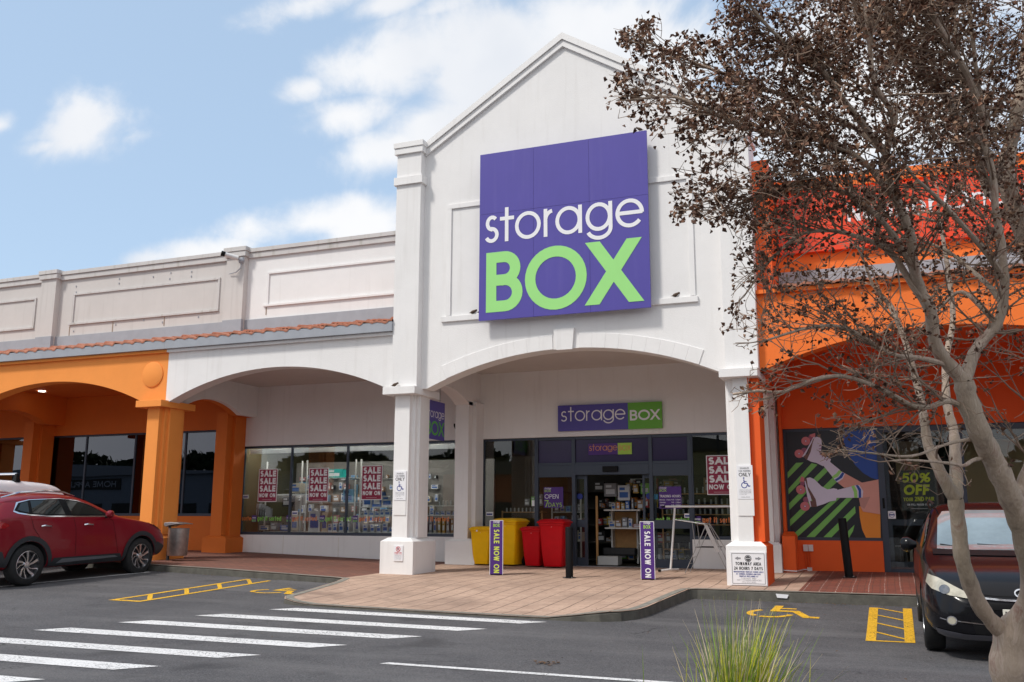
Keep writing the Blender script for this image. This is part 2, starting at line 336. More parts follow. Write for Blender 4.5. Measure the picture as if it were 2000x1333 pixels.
def ribbon(mb, pts, w, P, closed=False, mi=0, layer=0, cut=None):
    n = len(pts); closed = closed or (abs(pts[0][0]-pts[-1][0])+abs(pts[0][1]-pts[-1][1]) < 1e-5)
    if closed: pts = pts[:-1]; n -= 1
    L = []; Rr = []
    for i in range(n):
        p = Vector(pts[i]); a = Vector(pts[i-1]) if (i or closed) else None; b = Vector(pts[(i+1) % n]) if (i < n-1 or closed) else None
        d1 = (p-a).normalized() if a is not None else None; d2 = (b-p).normalized() if b is not None else None
        if d1 is None: d1 = d2
        if d2 is None: d2 = d1
        t = d1+d2
        t = t.normalized() if t.length > 1e-4 else d1
        nrm = Vector((-t.y, t.x)); c = max(.42, nrm.dot(Vector((-d1.y, d1.x))))
        a_, b_ = p+nrm*w/2/c, p-nrm*w/2/c
        if cut is not None and not closed and i in (0, n-1) and .05 < abs(t.x) and abs(t.y) > .3:
            for y in cut:
                if abs(abs(p.y-y)-w/2) < .02: a_ = a_+t*((y-a_.y)/t.y); b_ = b_+t*((y-b_.y)/t.y)
        L.append(a_); Rr.append(b_)
    vs = [P(q[0], q[1], layer) for q in L]+[P(q[0], q[1], layer) for q in Rr]
    m = n if closed else n-1
    mb.add(vs, [(i, (i+1) % n, (i+1) % n+n, i+n) for i in range(m)], mi)
def cap_ends(pp, wt, c):
    """lengthen open strokes by half their width, and let slanting ones run on past the line they are then clipped to"""
    if abs(pp[0][0]-pp[-1][0])+abs(pp[0][1]-pp[-1][1]) < 1e-5: return pp
    q = list(pp)
    for i, j in ((0, 1), (-1, -2)):
        d = Vector((pp[i][0]-pp[j][0], pp[i][1]-pp[j][1])); l = d.length; d = d/l if l > 1e-6 else d
        if c in 'csCSGere23569gtfahnmu' and abs(d.x) > .05 and abs(d.y) > .05: continue
        if min(abs(d.x), abs(d.y)) >= .05 and (abs(pp[i][1]-wt/2) < .02 or abs(pp[i][1]-(1-wt/2)) < .02 or (c.islower() and abs(pp[i][1]-wt/2-xh*(1-wt)) < .02)): continue   # cut level by ribbon()
        k = wt/2 if min(abs(d.x), abs(d.y)) < .05 else wt*.3
        q[i] = (pp[i][0]+d.x*k, pp[i][1]+d.y*k)
    return q
def text(mb, s, o, rt, up, h, wt=.14, sp=.16, xs=1.0, width=None, mi=0, center=False, slant=0, eps=.0005):
    """flat lettering: o origin (left end of baseline), rt/up unit vectors, h cap height, wt stroke weight relative to h"""
    o = Vector(o); rt = Vector(rt); up = Vector(up); nm = rt.cross(up)
    adv = lambda c: G[c][0]*xs+wt+sp
    tot = sum(adv(c) for c in s)-sp
    if width: xs2 = (width/h-(wt+sp)*len(s)+sp)/max(1e-6, sum(G[c][0] for c in s)); xs = max(.15, xs2); tot = sum(G[c][0]*xs+wt+sp for c in s)-sp
    x = -tot/2 if center else 0.0; lay = 0
    for c in s:
        w_, st = G[c]
        for q in st:
            lay += 1
            pp = [(x+wt/2+a*xs, wt/2+b*(1-wt)) for a, b in q]
            if st is not G['.'][1]: pp = cap_ends(pp, wt, c)
            lim = (0, 1) if c.isupper() or c.isdigit() else (-9, 9)
            ribbon(mb, pp, wt, lambda a, b, l: o+rt*((a+slant*b)*h)+up*(min(lim[1], max(lim[0], b))*h)+nm*(eps*(1+(l % 3)*.5)), mi=mi, layer=lay, cut=None if c in 'cseSCG23569' else ((0, 1) if not c.islower() else (0, xh*(1-wt)+wt)))
        x += w_*xs+wt+sp
    return tot*h
def wheelchair(mb, o, rt, up, h, mi=0):
    o = Vector(o); rt = Vector(rt); up = Vector(up); nm = rt.cross(up)
    P = lambda a, b, l: o+rt*(a*h)+up*(b*h)+nm*(.0006+.0004*l)
    ribbon(mb, arc(.36, .28, .25, .25, 100, 370, 20), .075, P, mi=mi, layer=0)
    ribbon(mb, [(.33, .80), (.36, .46), (.62, .44), (.76, .16), (.90, .22)], .085, P, mi=mi, layer=1)
    ribbon(mb, [(.35, .62), (.58, .62)], .065, P, mi=mi, layer=2)
    ribbon(mb, arc(.33, .93, .035, .035, 0, 360, 12), .07, P, mi=mi, layer=3)
RT = (1, 0, 0); UP = (0, 0, 1)      # facing the camera side (-Y)
# ------------------------------------------------------------------ ground heights
def itp(t, x):
    if x <= t[0][0]: return t[0][1]
    for (a, b), (c, d) in zip(t, t[1:]):
        if x <= c: return b+(d-b)*(x-a)/(c-a)
    return t[-1][1]
A156 = [(-40, .62), (-15, .40), (-12, .34), (-9.5, .28), (-3, .18), (0, .17), (12, .17)]
A120 = [(-40, .45), (-15, .27), (-9, .19), (-4, .14), (0, .09), (12, .09)]
def A(x, y):
    a8 = .13
    if y <= 8: return a8
    if y <= 12: return a8+(itp(A120, x)-a8)*(y-8)/4
    if y <= 15.6: return itp(A120, x)+(itp(A156, x)-itp(A120, x))*(y-12)/3.6
    return itp(A156, x)
P16 = [(-40, .72), (-15, .52), (-12, .46), (-9.4, .375), (-6, .345), (-2, .335), (12, .33)]
P20 = [(-40, .75), (-15.5, .60), (-11.3, .475), (-6.8, .42), (-3, .43), (0, .44), (12, .44)]
FRONT = [(-40, 15.75), (-14.5, 15.55), (-11.5, 15.3), (-9.35, 15.2), (-9.15, 14.6), (-8.8, 12.9), (-8.7, 12.5), (-8.5, 12.2), (-8.25, 12.08), (-6.2, 11.95), (-3.95, 12.02), (-3.6, 12.12),
         (-3.36, 12.3), (-3.22, 12.6), (-3.18, 13.0), (-3.12, 15.55), (-3.0, 15.66), (12, 15.62)]
def P(x, y):
    top = itp(P16, x)
    if y >= 16: return top+(itp(P20, x)-top)*min(1, (y-16)/4.15)
    # the bulb-out falls to the crossing
    edge = A(x, 12)+(.03 if x < -4.3 else .03+.10*min(1, (x+4.3)/.8))
    if x < -8.0: edge += .05*min(1, (-8-x)/.5)
    t = max(0, min(1, (16-y)/3.9)); t = t*t*(3-2*t)
    if x < -9.35 or x > -3.1: return top-.004*(16-y)
    return top+(edge-top)*t

def ground_mat(name, kind):
    m = bpy.data.materials.new(name); m.use_nodes = True; t = m.node_tree; b = t.nodes['Principled BSDF']; n = t.nodes.new; L = t.links.new
    tcn = n('ShaderNodeTexCoord'); v = tcn.outputs['Object']
    def noise(s, d=6, r=.6, vec=v):
        x = n('ShaderNodeTexNoise'); x.inputs['Scale'].default_value = s; x.inputs['Detail'].default_value = d; x.inputs['Roughness'].default_value = r; L(vec, x.inputs[0]); return x.outputs[0]
    def rmp(src, a, bb, lo_, hi_):
        x = n('ShaderNodeMapRange'); x.inputs[1].default_value = a; x.inputs[2].default_value = bb; x.inputs[3].default_value = lo_; x.inputs[4].default_value = hi_; L(src, x.inputs[0]); return x.outputs[0]
    def mixc(f, a, bb, mode='MIX'):
        x = n('ShaderNodeMix'); x.data_type = 'RGBA'; x.blend_type = mode
        if isinstance(f, float): x.inputs[0].default_value = f
        else: L(f, x.inputs[0])
        for i, c in ((6, a), (7, bb)):
            if isinstance(c, tuple): x.inputs[i].default_value = (*c, 1)
            else: L(c, x.inputs[i])
        return x.outputs[2]
    def mul(a, bb):
        x = n('ShaderNodeMath'); x.operation = 'MULTIPLY'
        for i, c in ((0, a), (1, bb)):
            if isinstance(c, float): x.inputs[i].default_value = c
            else: L(c, x.inputs[i])
        return x.outputs[0]
    bmp = n('ShaderNodeBump'); L(bmp.outputs[0], b.inputs['Normal'])
    if kind == 'asphalt':
        c = mixc(rmp(noise(.35, 5), .35, .65, 0, 1), (.070, .068, .073), (.120, .116, .120))
        c = mixc(rmp(noise(1.7, 6, .7), .45, .7, 0, .5), c, (.060, .059, .066))
        vo = n('ShaderNodeTexVoronoi'); vo.inputs['Scale'].default_value = 95; L(v, vo.inputs[0])
        sep = n('ShaderNodeSeparateColor'); L(vo.outputs['Color'], sep.inputs[0])
        c = mixc(rmp(sep.outputs[0], .55, 1, 0, .55), c, (.19, .185, .185)); c = mixc(rmp(sep.outputs[1], .6, 1, 0, .75), c, (.03, .03, .034))
        # pale dried patches, dark tyre lanes, hairline cracks
        mp = n('ShaderNodeMapping'); mp.inputs['Scale'].default_value = (.25, 1.6, 1); L(v, mp.inputs[0])
        c = mixc(rmp(noise(.8, 4, .6, mp.outputs[0]), .50, .72, 0, .55), c, (.165, .16, .16))
        c = mixc(rmp(noise(.9, 3, .5), .60, .70, 0, .55), c, (.035, .034, .036))
        cr = n('ShaderNodeTexVoronoi'); cr.feature = 'DISTANCE_TO_EDGE'; cr.inputs['Scale'].default_value = .42
        dn = n('ShaderNodeTexNoise'); dn.inputs['Scale'].default_value = 2.5; dn.inputs['Detail'].default_value = 6; L(v, dn.inputs[0])
        va = n('ShaderNodeVectorMath'); va.operation = 'MULTIPLY_ADD'; L(dn.outputs['Color'], va.inputs[0]); va.inputs[1].default_value = (.9, .9, 0); L(v, va.inputs[2]); L(va.outputs[0], cr.inputs[0])
        crk = mul(rmp(cr.outputs[0], .0, .006, 1, 0), rmp(noise(.5, 2), .50, .56, 0, 1))
        c = mixc(mul(crk, .8), c, (.015, .015, .015))
        L(c, b.inputs['Base Color']); b.inputs['Roughness'].default_value = .86; b.inputs['Specular IOR Level'].default_value = .35
        L(noise(130, 3), bmp.inputs['Height']); bmp.inputs['Strength'].default_value = .7; bmp.inputs['Distance'].default_value = .006
    elif kind in ('light', 'redL', 'redR'):
        br = n('ShaderNodeTexBrick'); dn = n('ShaderNodeTexNoise'); dn.inputs['Scale'].default_value = .55; dn.inputs['Detail'].default_value = 2; L(v, dn.inputs[0])
        va = n('ShaderNodeVectorMath'); va.operation = 'MULTIPLY_ADD'; L(dn.outputs['Color'], va.inputs[0]); va.inputs[1].default_value = (.16, .10, 0) if kind == 'light' else (.05, .05, 0); L(v, va.inputs[2])
        L(va.outputs[0], br.inputs[0]); br.inputs['Scale'].default_value = 1; br.inputs['Mortar Smooth'].default_value = .3
        br.inputs['Brick Width'].default_value = .23; br.inputs['Row Height'].default_value = .115; br.inputs['Mortar Size'].default_value = .007; br.inputs['Bias'].default_value = .0
        if kind == 'light':
            cols = ((.54, .375, .285), (.45, .305, .23), (.33, .23, .175)); br.inputs['Mortar Size'].default_value = .004
        elif kind == 'redL': cols = ((.235, .105, .075), (.175, .078, .060), (.10, .062, .055))
        else: cols = ((.25, .075, .048), (.185, .058, .042), (.09, .05, .04))
        for i, c in enumerate(cols): br.inputs[i+1].default_value = (*c, 1)
        c = br.outputs[0]
        sp = n('ShaderNodeSeparateXYZ'); L(va.outputs[0], sp.inputs[0])
        def line(src, period, half, x0=0.):
            a = n('ShaderNodeMath'); a.operation = 'ADD'; L(src, a.inputs[0]); a.inputs[1].default_value = x0+400
            q = n('ShaderNodeMath'); q.operation = 'PINGPONG'; L(a.outputs[0], q.inputs[0]); q.inputs[1].default_value = period/2
            return rmp(q.outputs[0], half*.5, half, 1, 0)
        if kind == 'light':
            c = mixc(mul(line(sp.outputs[0], .30, .011), rmp(noise(1.3, 2), .3, .5, .55, 1)), c, (.04, .03, .022))   # sunken joints that run to the door
            c = mixc(mul(line(sp.outputs[1], .115, .01), .35), c, (.62, .48, .38))
            c = mixc(rmp(noise(.7, 5), .45, .75, 0, .5), c, (.30, .20, .15))
            c = mixc(rmp(noise(6, 4, .7), .5, .8, 0, .55), c, (.60, .44, .34))
        if kind == 'redR':
            c = mixc(mul(line(sp.outputs[0], .24, .009), rmp(noise(22, 2), .48, .55, 0, .75)), c, (.55, .45, .40))
        c = mixc(rmp(noise(1.1, 6), .45, .8, 0, .55), c, (.12, .085, .07))
        L(c, b.inputs['Base Color']); b.inputs['Roughness'].default_value = .85; b.inputs['Specular IOR Level'].default_value = .3
        sb = n('ShaderNodeMath'); sb.operation = 'MULTIPLY_ADD'; L(br.outputs['Fac'], sb.inputs[0]); sb.inputs[1].default_value = -1.2; L(noise(40, 4), sb.inputs[2])
        L(sb.outputs[0], bmp.inputs['Height']); bmp.inputs['Strength'].default_value = .5; bmp.inputs['Distance'].default_value = .006
    elif kind in ('wpaint', 'ypaint'):
        base = (.74, .735, .73) if kind == 'wpaint' else (.80, .45, .02)
        c = mixc(rmp(noise(2.2, 6, .7), .5, .75, 0, .35), base, tuple(q*.55 for q in base))
        L(c, b.inputs['Base Color']); b.inputs['Roughness'].default_value = .75
        # worn away in specks and hairline cracks, so the asphalt shows through
        tr = n('ShaderNodeBsdfTransparent'); ms = n('ShaderNodeMixShader'); out = t.nodes['Material Output']
        w1 = mul(rmp(noise(38, 4, .75), .54, .62, 0, 1), rmp(noise(1.0, 3), .36, .60, .30, 1))
        vo = n('ShaderNodeTexVoronoi'); vo.feature = 'DISTANCE_TO_EDGE'; vo.inputs['Scale'].default_value = 9; L(v, vo.inputs[0])
        w2 = mul(rmp(vo.outputs[0], .01, .03, 1, 0), rmp(noise(1.5, 3), .45, .6, 0, .8))
        mxn = n('ShaderNodeMath'); mxn.operation = 'MAXIMUM'; L(w1, mxn.inputs[0]); L(w2, mxn.inputs[1])
        L(mxn.outputs[0], ms.inputs[0]); L(b.outputs[0], ms.inputs[1]); L(tr.outputs[0], ms.inputs[2]); L(ms.outputs[0], out.inputs[0])
        L(noise(90, 3), bmp.inputs['Height']); bmp.inputs['Strength'].default_value = .4; bmp.inputs['Distance'].default_value = .004
    return m
M['asphalt'] = ground_mat('asphalt', 'asphalt'); M['light_pavers'] = ground_mat('light_clay_pavers', 'light')
M['red_pavers'] = ground_mat('red_clay_pavers', 'redL'); M['red_pavers2'] = ground_mat('red_clay_pavers_dotted', 'redR')
M['wpaint'] = ground_mat('white_road_paint', 'wpaint'); M['ypaint'] = ground_mat('yellow_road_paint', 'ypaint')

def frange(a, b, s):
    n = max(1, round((b-a)/s)); return [a+(b-a)*i/n for i in range(n+1)]
def sheet(name, xs, ys, zf, m):
    vs = [(x, y, zf(x, y)) for y in ys for x in xs]; n = len(xs)
    fs = [(j*n+i, j*n+i+1, (j+1)*n+i+1, (j+1)*n+i) for j in range(len(ys)-1) for i in range(n-1)]
    o = MB().add(vs, fs).build(name, m, smooth=True); return tag(o, kind='structure')
sheet('ground', [-900, -300, -100]+frange(-40, 12, 1)+[40, 150, 900], [-900, -200, -60, -20]+frange(-10, 8, 3)+frange(8.5, 15.6, .5)+[16.5, 20, 60, 300, 900], A, M['asphalt'])
# pavement in three paving zones
xs = sorted(set([round(x, 3) for x in frange(-40, -15, 1)+frange(-15, -9.4, .4)+frange(-9.4, -8, .05)+frange(-8, -4.3, .3)+frange(-4.3, -3.0, .03)+frange(-3, 12, .5)+[-1.45]]))
NR = 18
def xcut(j):  # paving zones meet along lines that run obliquely to the doors
    return None
mb = MB(); vs = []; fs = []; mi = []
for x in xs:
    y0 = itp(FRONT, x)
    for j in range(NR+1):
        y = y0+(20.14-y0)*j/NR; vs.append((x, y, P(x, y)))
for i in range(len(xs)-1):
    for j in range(NR):
        a = i*(NR+1)+j; f = (a, a+NR+1, a+NR+2, a+1)
        cx = sum(vs[q][0] for q in f)/4
        mb.f.append(f); mb.m.append(1 if cx < -9.42 else (2 if cx > -1.44 else 0))
mb.v = vs
tag(mb.build('pavement', [M['light_pavers'], M['red_pavers'], M['red_pavers2']]), kind='structure')
# kerb stones along the pavement's edge
mb = MB(); kp = []
for (a, b), (c, d) in zip(FRONT, FRONT[1:]):
    n = max(1, int(sqrt((c-a)**2+(d-b)**2)/.3)); kp += [(a+(c-a)*i/n, b+(d-b)*i/n) for i in range(n)]
kp.append(FRONT[-1]); prof = []
for i, (x, y) in enumerate(kp):
    a = kp[max(0, i-1)]; b = kp[min(len(kp)-1, i+1)]; tx, ty = b[0]-a[0], b[1]-a[1]; l = sqrt(tx*tx+ty*ty); nx, ny = ty/l, -tx/l   # outward
    z = P(x, y)+.006; zg = A(x, y)-.1; j = random.uniform(-.006, .006)
    prof.append([(x-nx*.14, y-ny*.14, z-.03), (x-nx*.14, y-ny*.14, z), (x+nx*(-.03+j), y+ny*(-.03+j), z+j*.5), (x+nx*.0, y+ny*.0, z-.03), (x+nx*(.015+j), y+ny*(.015+j), zg)])
vs = [q for p in prof for q in p]; m_ = 5
for i in range(len(prof)-1):
    for k in range(m_-1):
        mb.f.append((i*m_+k, i*m_+k+1, (i+1)*m_+k+1, (i+1)*m_+k)); mb.m.append(0 if k < 2 else 1)
mb.v = vs
tag(mb.build('kerb', [M['kerbtop'], M['kerb']]), kind='structure')

# painted markings, 4 mm above the asphalt
def paint(name, polys, m):
    mb = MB()
    for poly in polys:
        bm = bmesh.new(); bm.faces.new([bm.verts.new((x, y, 0)) for x, y in poly]); xs_ = [p[0] for p in poly]; ys_ = [p[1] for p in poly]
        for cut in frange(min(xs_), max(xs_), .5)[1:-1]: bmesh.ops.bisect_plane(bm, geom=bm.verts[:]+bm.edges[:]+bm.faces[:], plane_co=(cut, 0, 0), plane_no=(1, 0, 0))
        for cut in frange(min(ys_), max(ys_), .5)[1:-1]: bmesh.ops.bisect_plane(bm, geom=bm.verts[:]+bm.edges[:]+bm.faces[:], plane_co=(0, cut, 0), plane_no=(0, 1, 0))
        bmesh.ops.triangulate(bm, faces=bm.faces[:]); bm.verts.index_update()
        mb.add([(v.co.x, v.co.y, A(v.co.x, v.co.y)+.005) for v in bm.verts], [tuple(v.index for v in f.verts) for f in bm.faces]); bm.free()
    return tag(mb.build(name, m), kind='structure')
stripes = []
for y, xa, xb in ((11.62, -8.15, -4.22), (10.62, -8.6, -4.62), (9.68, -9.0, -5.02), (8.75, -9.38, -5.42), (7.83, -9.78, -5.83), (6.9, -10.2, -6.22), (5.98, -10.6, -6.6)):
    stripes.append([(xa+.17, y+.15), (xb+.03, y+.15), (xb-.22, y-.17), (xa-.08, y-.17)])
paint('zebra_crossing', stripes, M['wpaint'])
paint('parking_line', [[(-4.42, 8.04), (-.2, 7.98), (-.2, 7.88), (-4.46, 7.94)]], M['wpaint'])
paint('bay_line', [[(-14.38, 12.0), (-14.28, 12.0), (-13.84, 15.3), (-13.94, 15.3)], [(-14.08, 9.0), (-14.17, 9.0), (-14.38, 12.0), (-14.28, 12.0)]], M['wpaint'])
def hatch(name, c, a, b, d, n, w=.11, skew=.35, cross=.10):
    """frame c,a,b,d (near left, near right, far right, far left) with slanting bars"""
    L = lambda p, q, t: (p[0]+(q[0]-p[0])*t, p[1]+(q[1]-p[1])*t)
    W_ = sqrt((a[0]-c[0])**2+(a[1]-c[1])**2); u = w/W_; pol = []
    H_ = sqrt((d[0]-c[0])**2+(d[1]-c[1])**2); e = cross/H_
    Q = lambda s, t: L(L(c, d, t), L(a, b, t), s)
    pol.append([Q(0, 0), Q(u, 0), Q(u, 1), Q(0, 1)]); pol.append([Q(1-u, 0), Q(1, 0), Q(1, 1), Q(1-u, 1)])
    pol.append([Q(u, 0), Q(1-u, 0), Q(1-u, e), Q(u, e)])
    for i in range(1, n+1):
        t = i/n; t1 = t-1.0/n*skew*1.6
        lo_, hi_ = max(e, t1-e), max(e, t1)
        pol.append([Q(u, min(1, t-e)), Q(1-u, lo_), Q(1-u, hi_), Q(u, min(1, t))])
    return paint(name, pol, M['ypaint'])
hatch('hatched_marking', (-.37, 11.75), (.15, 11.8), (.18, 15.35), (-.40, 15.3), 4, w=.11)
hatch('hatched_marking', (-11.15, 11.45), (-10.55, 11.45), (-10.75, 15.0), (-11.35, 15.05), 4, w=.09, cross=.12)
def wc_floor(name, ox, oy, rx, ry, ux, uy, s):
    pol = []; P2 = lambda a, b: (ox+(rx*a+ux*b)*s, oy+(ry*a+uy*b)*s)
    def rb(pts, w):
        tmp = MB(); ribbon(tmp, pts, w, lambda a, b, l: (a, b, 0)); return [[P2(*tmp.v[i][:2]) for i in f] for f in tmp.f]
    pol += rb(arc(.36, .30, .27, .27, 125, 235, 10), .085)+rb(arc(.36, .30, .27, .27, 250, 350, 10), .085)
    pol += rb([(.38, .92), (.38, .50), (.66, .50), (.84, .12), (1.0, .12)], .11)
    pol += rb([(.40, .70), (.64, .70)], .07)
    return paint(name, pol, M['ypaint'])
wc_floor('disabled_bay_symbol', -2.05, 13.55, 1, 0, 0, 1.55, 1.05)
wc_floor('disabled_bay_symbol', -10.1, 13.25, 1, 0, 0, .95, 1.0)

# ------------------------------------------------------------------ storage shop (white gabled building)
def seg_arch(x0, x1, zs, rise, n=28):
    """points of a segmental arch from (x0,zs) to (x1,zs)"""
    h = (x1-x0)/2; R = (h*h+rise*rise)/(2*rise); cx = (x0+x1)/2; cz = zs+rise-R; a = math.asin(h/R)
    return [(cx+R*sin(-a+2*a*i/n), cz+R*cos(-a+2*a*i/n)) for i in range(n+1)]
shop = thing('storage_shop_building', 'white rendered gabled shop with a wide arched entrance under a purple board', 'building', (-5.5, 16.75, .35))
shop.location = (0, 0, 0)
orL = thing('amber_shop_building', 'amber orange arcaded shop with dark tinted windows behind the red SUV', 'building')
orR = thing('red_orange_shop_building', 'red-orange shoe shop behind the bare tree and black car', 'building')
def part(name, mbx, m, p, **k): return mbx.build(name, m, p, **k)
def pillar(par, c, zb, mw, hw=.36, right=None, back=True, wing=.17):
    """cross-shaped pillar: > base, shaft, capital"""
    p = MB(); y0 = 16.5
    p.box(c-hw, c+hw, y0, 17.48, zb-.3, 1.0)
    p.add([(c-hw, y0, 1.0), (c+hw, y0, 1.0), (c+hw, 17.48, 1.0), (c-hw, 17.48, 1.0), (c-.24, y0+.1, 1.07), (c+.24, y0+.1, 1.07), (c+.24, 17.36, 1.07), (c-.24, 17.36, 1.07)],
          [(0, 1, 5, 4), (1, 2, 6, 5), (2, 3, 7, 6), (3, 0, 4, 7), (4, 5, 6, 7)])
    b = p.build('pillar', [mw] if not right else [mw, right], par)
    if right:
        for pl in b.data.polygons:
            if pl.normal.x > .5: pl.material_index = 1
        b.data.update()
    s = MB(); s.box(c-wing, c+wing, y0+.1, 17.42, 1.06, 3.9); s.box(c-.29, c+.29, 16.82, 17.24, 1.065, 3.905); s.box(c-.235, c+.235, 16.72, 17.33, 1.062, 3.902)
    sh = s.build('shaft', [mw] if not right else [mw, right], b, bevel=.008)
    cp = MB().box(c-.36+(.03 if right else 0), c+.36-(.03 if right else 0), 16.42, 17.55, 3.875, 4.025).build('capital', mw, b, bevel=.006)
    if right:
        for pl in sh.data.polygons:
            if pl.normal.x > .5: pl.material_index = 1
        MB().box(c+wing+.003, c+.30, 16.70, 17.35, 1.063, 3.873).build('side_shaft', right, b, bevel=.006)
    return b
pillar(shop, -8.97, .35, M['white'])
pillar(shop, -2.32, .33, M['white'], hw=.335, right=M['orangeR'], wing=.13)
pillar(orL, -15.29, .55, M['orangeL_lit'])
pillar(orL, -21.72, .6, M['orangeL_lit']); pillar(orL, -28.1, .62, M['orangeL_lit'])
pillar(orR, 4.25, .33, M['orangeR']); pillar(orR, 10.7, .33, M['orangeR'])
# gable front with its arch
ga = seg_arch(-8.5, -2.63, 4.0, .63, 36)
poly = [(-8.64, 4.0)]+ga+[(-2.5, 4.0), (-2.5, 9.0), (-5.57, 10.9), (-8.64, 8.98)]
part('gable_wall', MB().prism(poly, 'y', 16.75, 17.12), M['white'], shop)
# corner piers over the pillars with their bands and caps
def cpier(c, nm='corner_pier', side=None):
    b = MB().box(c-.285, c+.285, 16.55, 17.3, 4.025, 9.0).build(nm, M['white'], shop, bevel=.006)
    MB().box(c-.33, c+.33, 16.50, 17.3, 8.29, 8.46).build('band', M['white2'], b, bevel=.004)
    MB().box(c-.33, c+.33, 16.50, 17.3, 8.97, 9.10).box(c-.345, c+.345, 16.48, 17.32, 9.103, 9.22).build('cap', M['white2'], b, bevel=.004)
    return b
cpier(-8.92); cpier(-2.27)
# sloping coping in two steps
def slope_bar(x0, z0, x1, z1, t0, t1, ya, yb, mbx):
    dx, dz = x1-x0, z1-z0; l = sqrt(dx*dx+dz*dz); nx, nz = -dz/l, dx/l
    if nz < 0: nx, nz = -nx, -nz
    # plumb cut ends
    v0 = t0/nz; v1 = t1/nz
    mbx.prism([(x0, z0+v0), (x1, z1+v0), (x1, z1+v1), (x0, z0+v1)], 'y', ya, yb)
mb = MB()
for xe, s in ((-8.62, 1), (-2.52, -1)):
    slope_bar(xe, 8.93, -5.57, 10.84, 0, .115, 16.69, 17.2, mb)
    slope_bar(xe, 8.93, -5.57, 10.84, .12, .24, 16.655, 17.25, mb)
part('gable_coping', mb, M['white2'], shop)
# arch voussoirs and keystone
for i in range(20):
    pa = seg_arch(-8.5, -2.63, 4.0, .63, 400); a = 30+i*17; b = a+17
    if abs((a+b)/2-200) < 14: continue
    def off(k, d):
        p, q = pa[max(0, k-1)], pa[min(400, k+1)]; dx, dz = q[0]-p[0], q[1]-p[1]; l = sqrt(dx*dx+dz*dz); return (pa[k][0]-dz/l*d, pa[k][1]+dx/l*d)
    ks = [a, (a+b)//2, b]
    MB().prism([off(k, 0.0) for k in ks]+[off(k, .285) for k in reversed(ks)], 'y', 16.732, 16.76).build('arch_block', M['white2'], shop, bevel=.005, seg=1)
MB().prism([(-5.74, 4.60), (-5.42, 4.60), (-5.38, 5.02), (-5.80, 5.02)], 'y', 16.69, 16.76).build('keystone', M['white2'], shop, bevel=.004)
# raised panel frame on the gable
mb = MB(); mb.box(-8.10, -3.06, 16.715, 16.76, 7.70, 7.80).box(-8.10, -8.0, 16.717, 16.76, 5.45, 7.70).box(-3.16, -3.06, 16.717, 16.76, 5.45, 7.70).box(-8.20, -3.02, 16.70, 16.76, 5.33, 5.44)
part('panel_frame', mb, M['white2'], shop, bevel=.006)
# left bay: arcade front in white
la = seg_arch(-14.93, -9.29, 4.0, .63, 32)
part('arcade_wall', MB().prism([(-15.02, 4.025)]+[(-14.93, 4.0)]+la[1:]+[(-9.205, 4.0), (-9.205, 5.12), (-15.02, 5.12)], 'y', 16.66, 17.0), M['white'], shop)
part('arcade_moulding', MB().box(-15.02, -9.205, 16.58, 16.72, 5.122, 5.185), M['white2'], shop)
part('gutter_fascia', MB().box(-15.02, -9.205, 16.50, 16.66, 5.19, 5.385), M['flash'], shop)
def tiles(x0, x1, par, y0=16.52, y1=18.0, z0=5.385, z1=5.785):
    mb = MB(); nx = int((x1-x0)/.035); rows = 5; vs = []; fs = []
    for r in range(rows):
        ya = y0+(y1-y0)*r/rows-.03; yb = y0+(y1-y0)*(r+1)/rows; za = z0+(z1-z0)*r/rows+.03; zb = z0+(z1-z0)*(r+1)/rows; o = len(vs)
        for i in range(nx+1):
            x = x0+(x1-x0)*i/nx; h = .020*sin(2*pi*x/.30)+.008*sin(4*pi*x/.30+.6); k = .012*sin(r*3+int(x/.3)*2.3)
            vs += [(x, ya+.0, za+h-.035+k), (x, ya, za+h+k), (x, yb, zb+h+k)]
        for i in range(nx):
            a = o+i*3; fs += [(a, a+3, a+4, a+1), (a+1, a+4, a+5, a+2)]
    return mb.add(vs, fs).build('tiled_roof', M['tile'], par, smooth=True)
tiles(-15.02, -9.2, shop)
# parapet behind the tiled strip
def parapet(par, x0, x1, m, cap, y=18.0, name='parapet_wall'):
    w = MB().box(x0, x1, y, y+.3, 5.6, 7.6).build(name, m, par)
    MB().box(x0, x1, y-.06, y+.36, 7.575, 7.705).box(x0, x1, y-.09, y+.39, 7.71, 7.805).build('coping', cap, w, bevel=.004)
    return w
def frame(par, x0, x1, z0, z1, y, m, w=.055, ledge=True):
    f = MB().box(x0, x1, y-.035, y+.01, z1-w, z1).box(x0, x0+w, y-.033, y+.01, z0, z1-w).box(x1-w, x1, y-.033, y+.01, z0, z1-w).box(x0-(.07 if ledge else 0), x1, y-.045, y+.01, z0-w, z0)
    return f.build('panel_frame', m, par, bevel=.004)
def ppier(par, c, m, cap, y=18.0):
    b = MB().box(c-.26, c+.26, y-.16, y+.3, 5.7, 7.62).build('parapet_pier', m, par)
    MB().box(c-.31, c+.31, y-.21, y+.4, 7.605, 7.73).box(c-.325, c+.325, y-.23, y+.42, 7.735, 7.84).build('cap', cap, b, bevel=.004)
    MB().box(c-.275, c+.275, y-.185, y-.10, 5.7, 6.06).build('flashing', M['flash'], b)
    return b
parapet(shop, -14.20, -9.2, M['white'], M['creamcap']); frame(shop, -13.42, -9.25, 6.40, 7.19, 18.0, M['white2'])
MB().box(-14.0, -9.2, 17.96, 18.05, 5.72, 6.06).build('flashing', M['flash'], shop)
mb = MB()
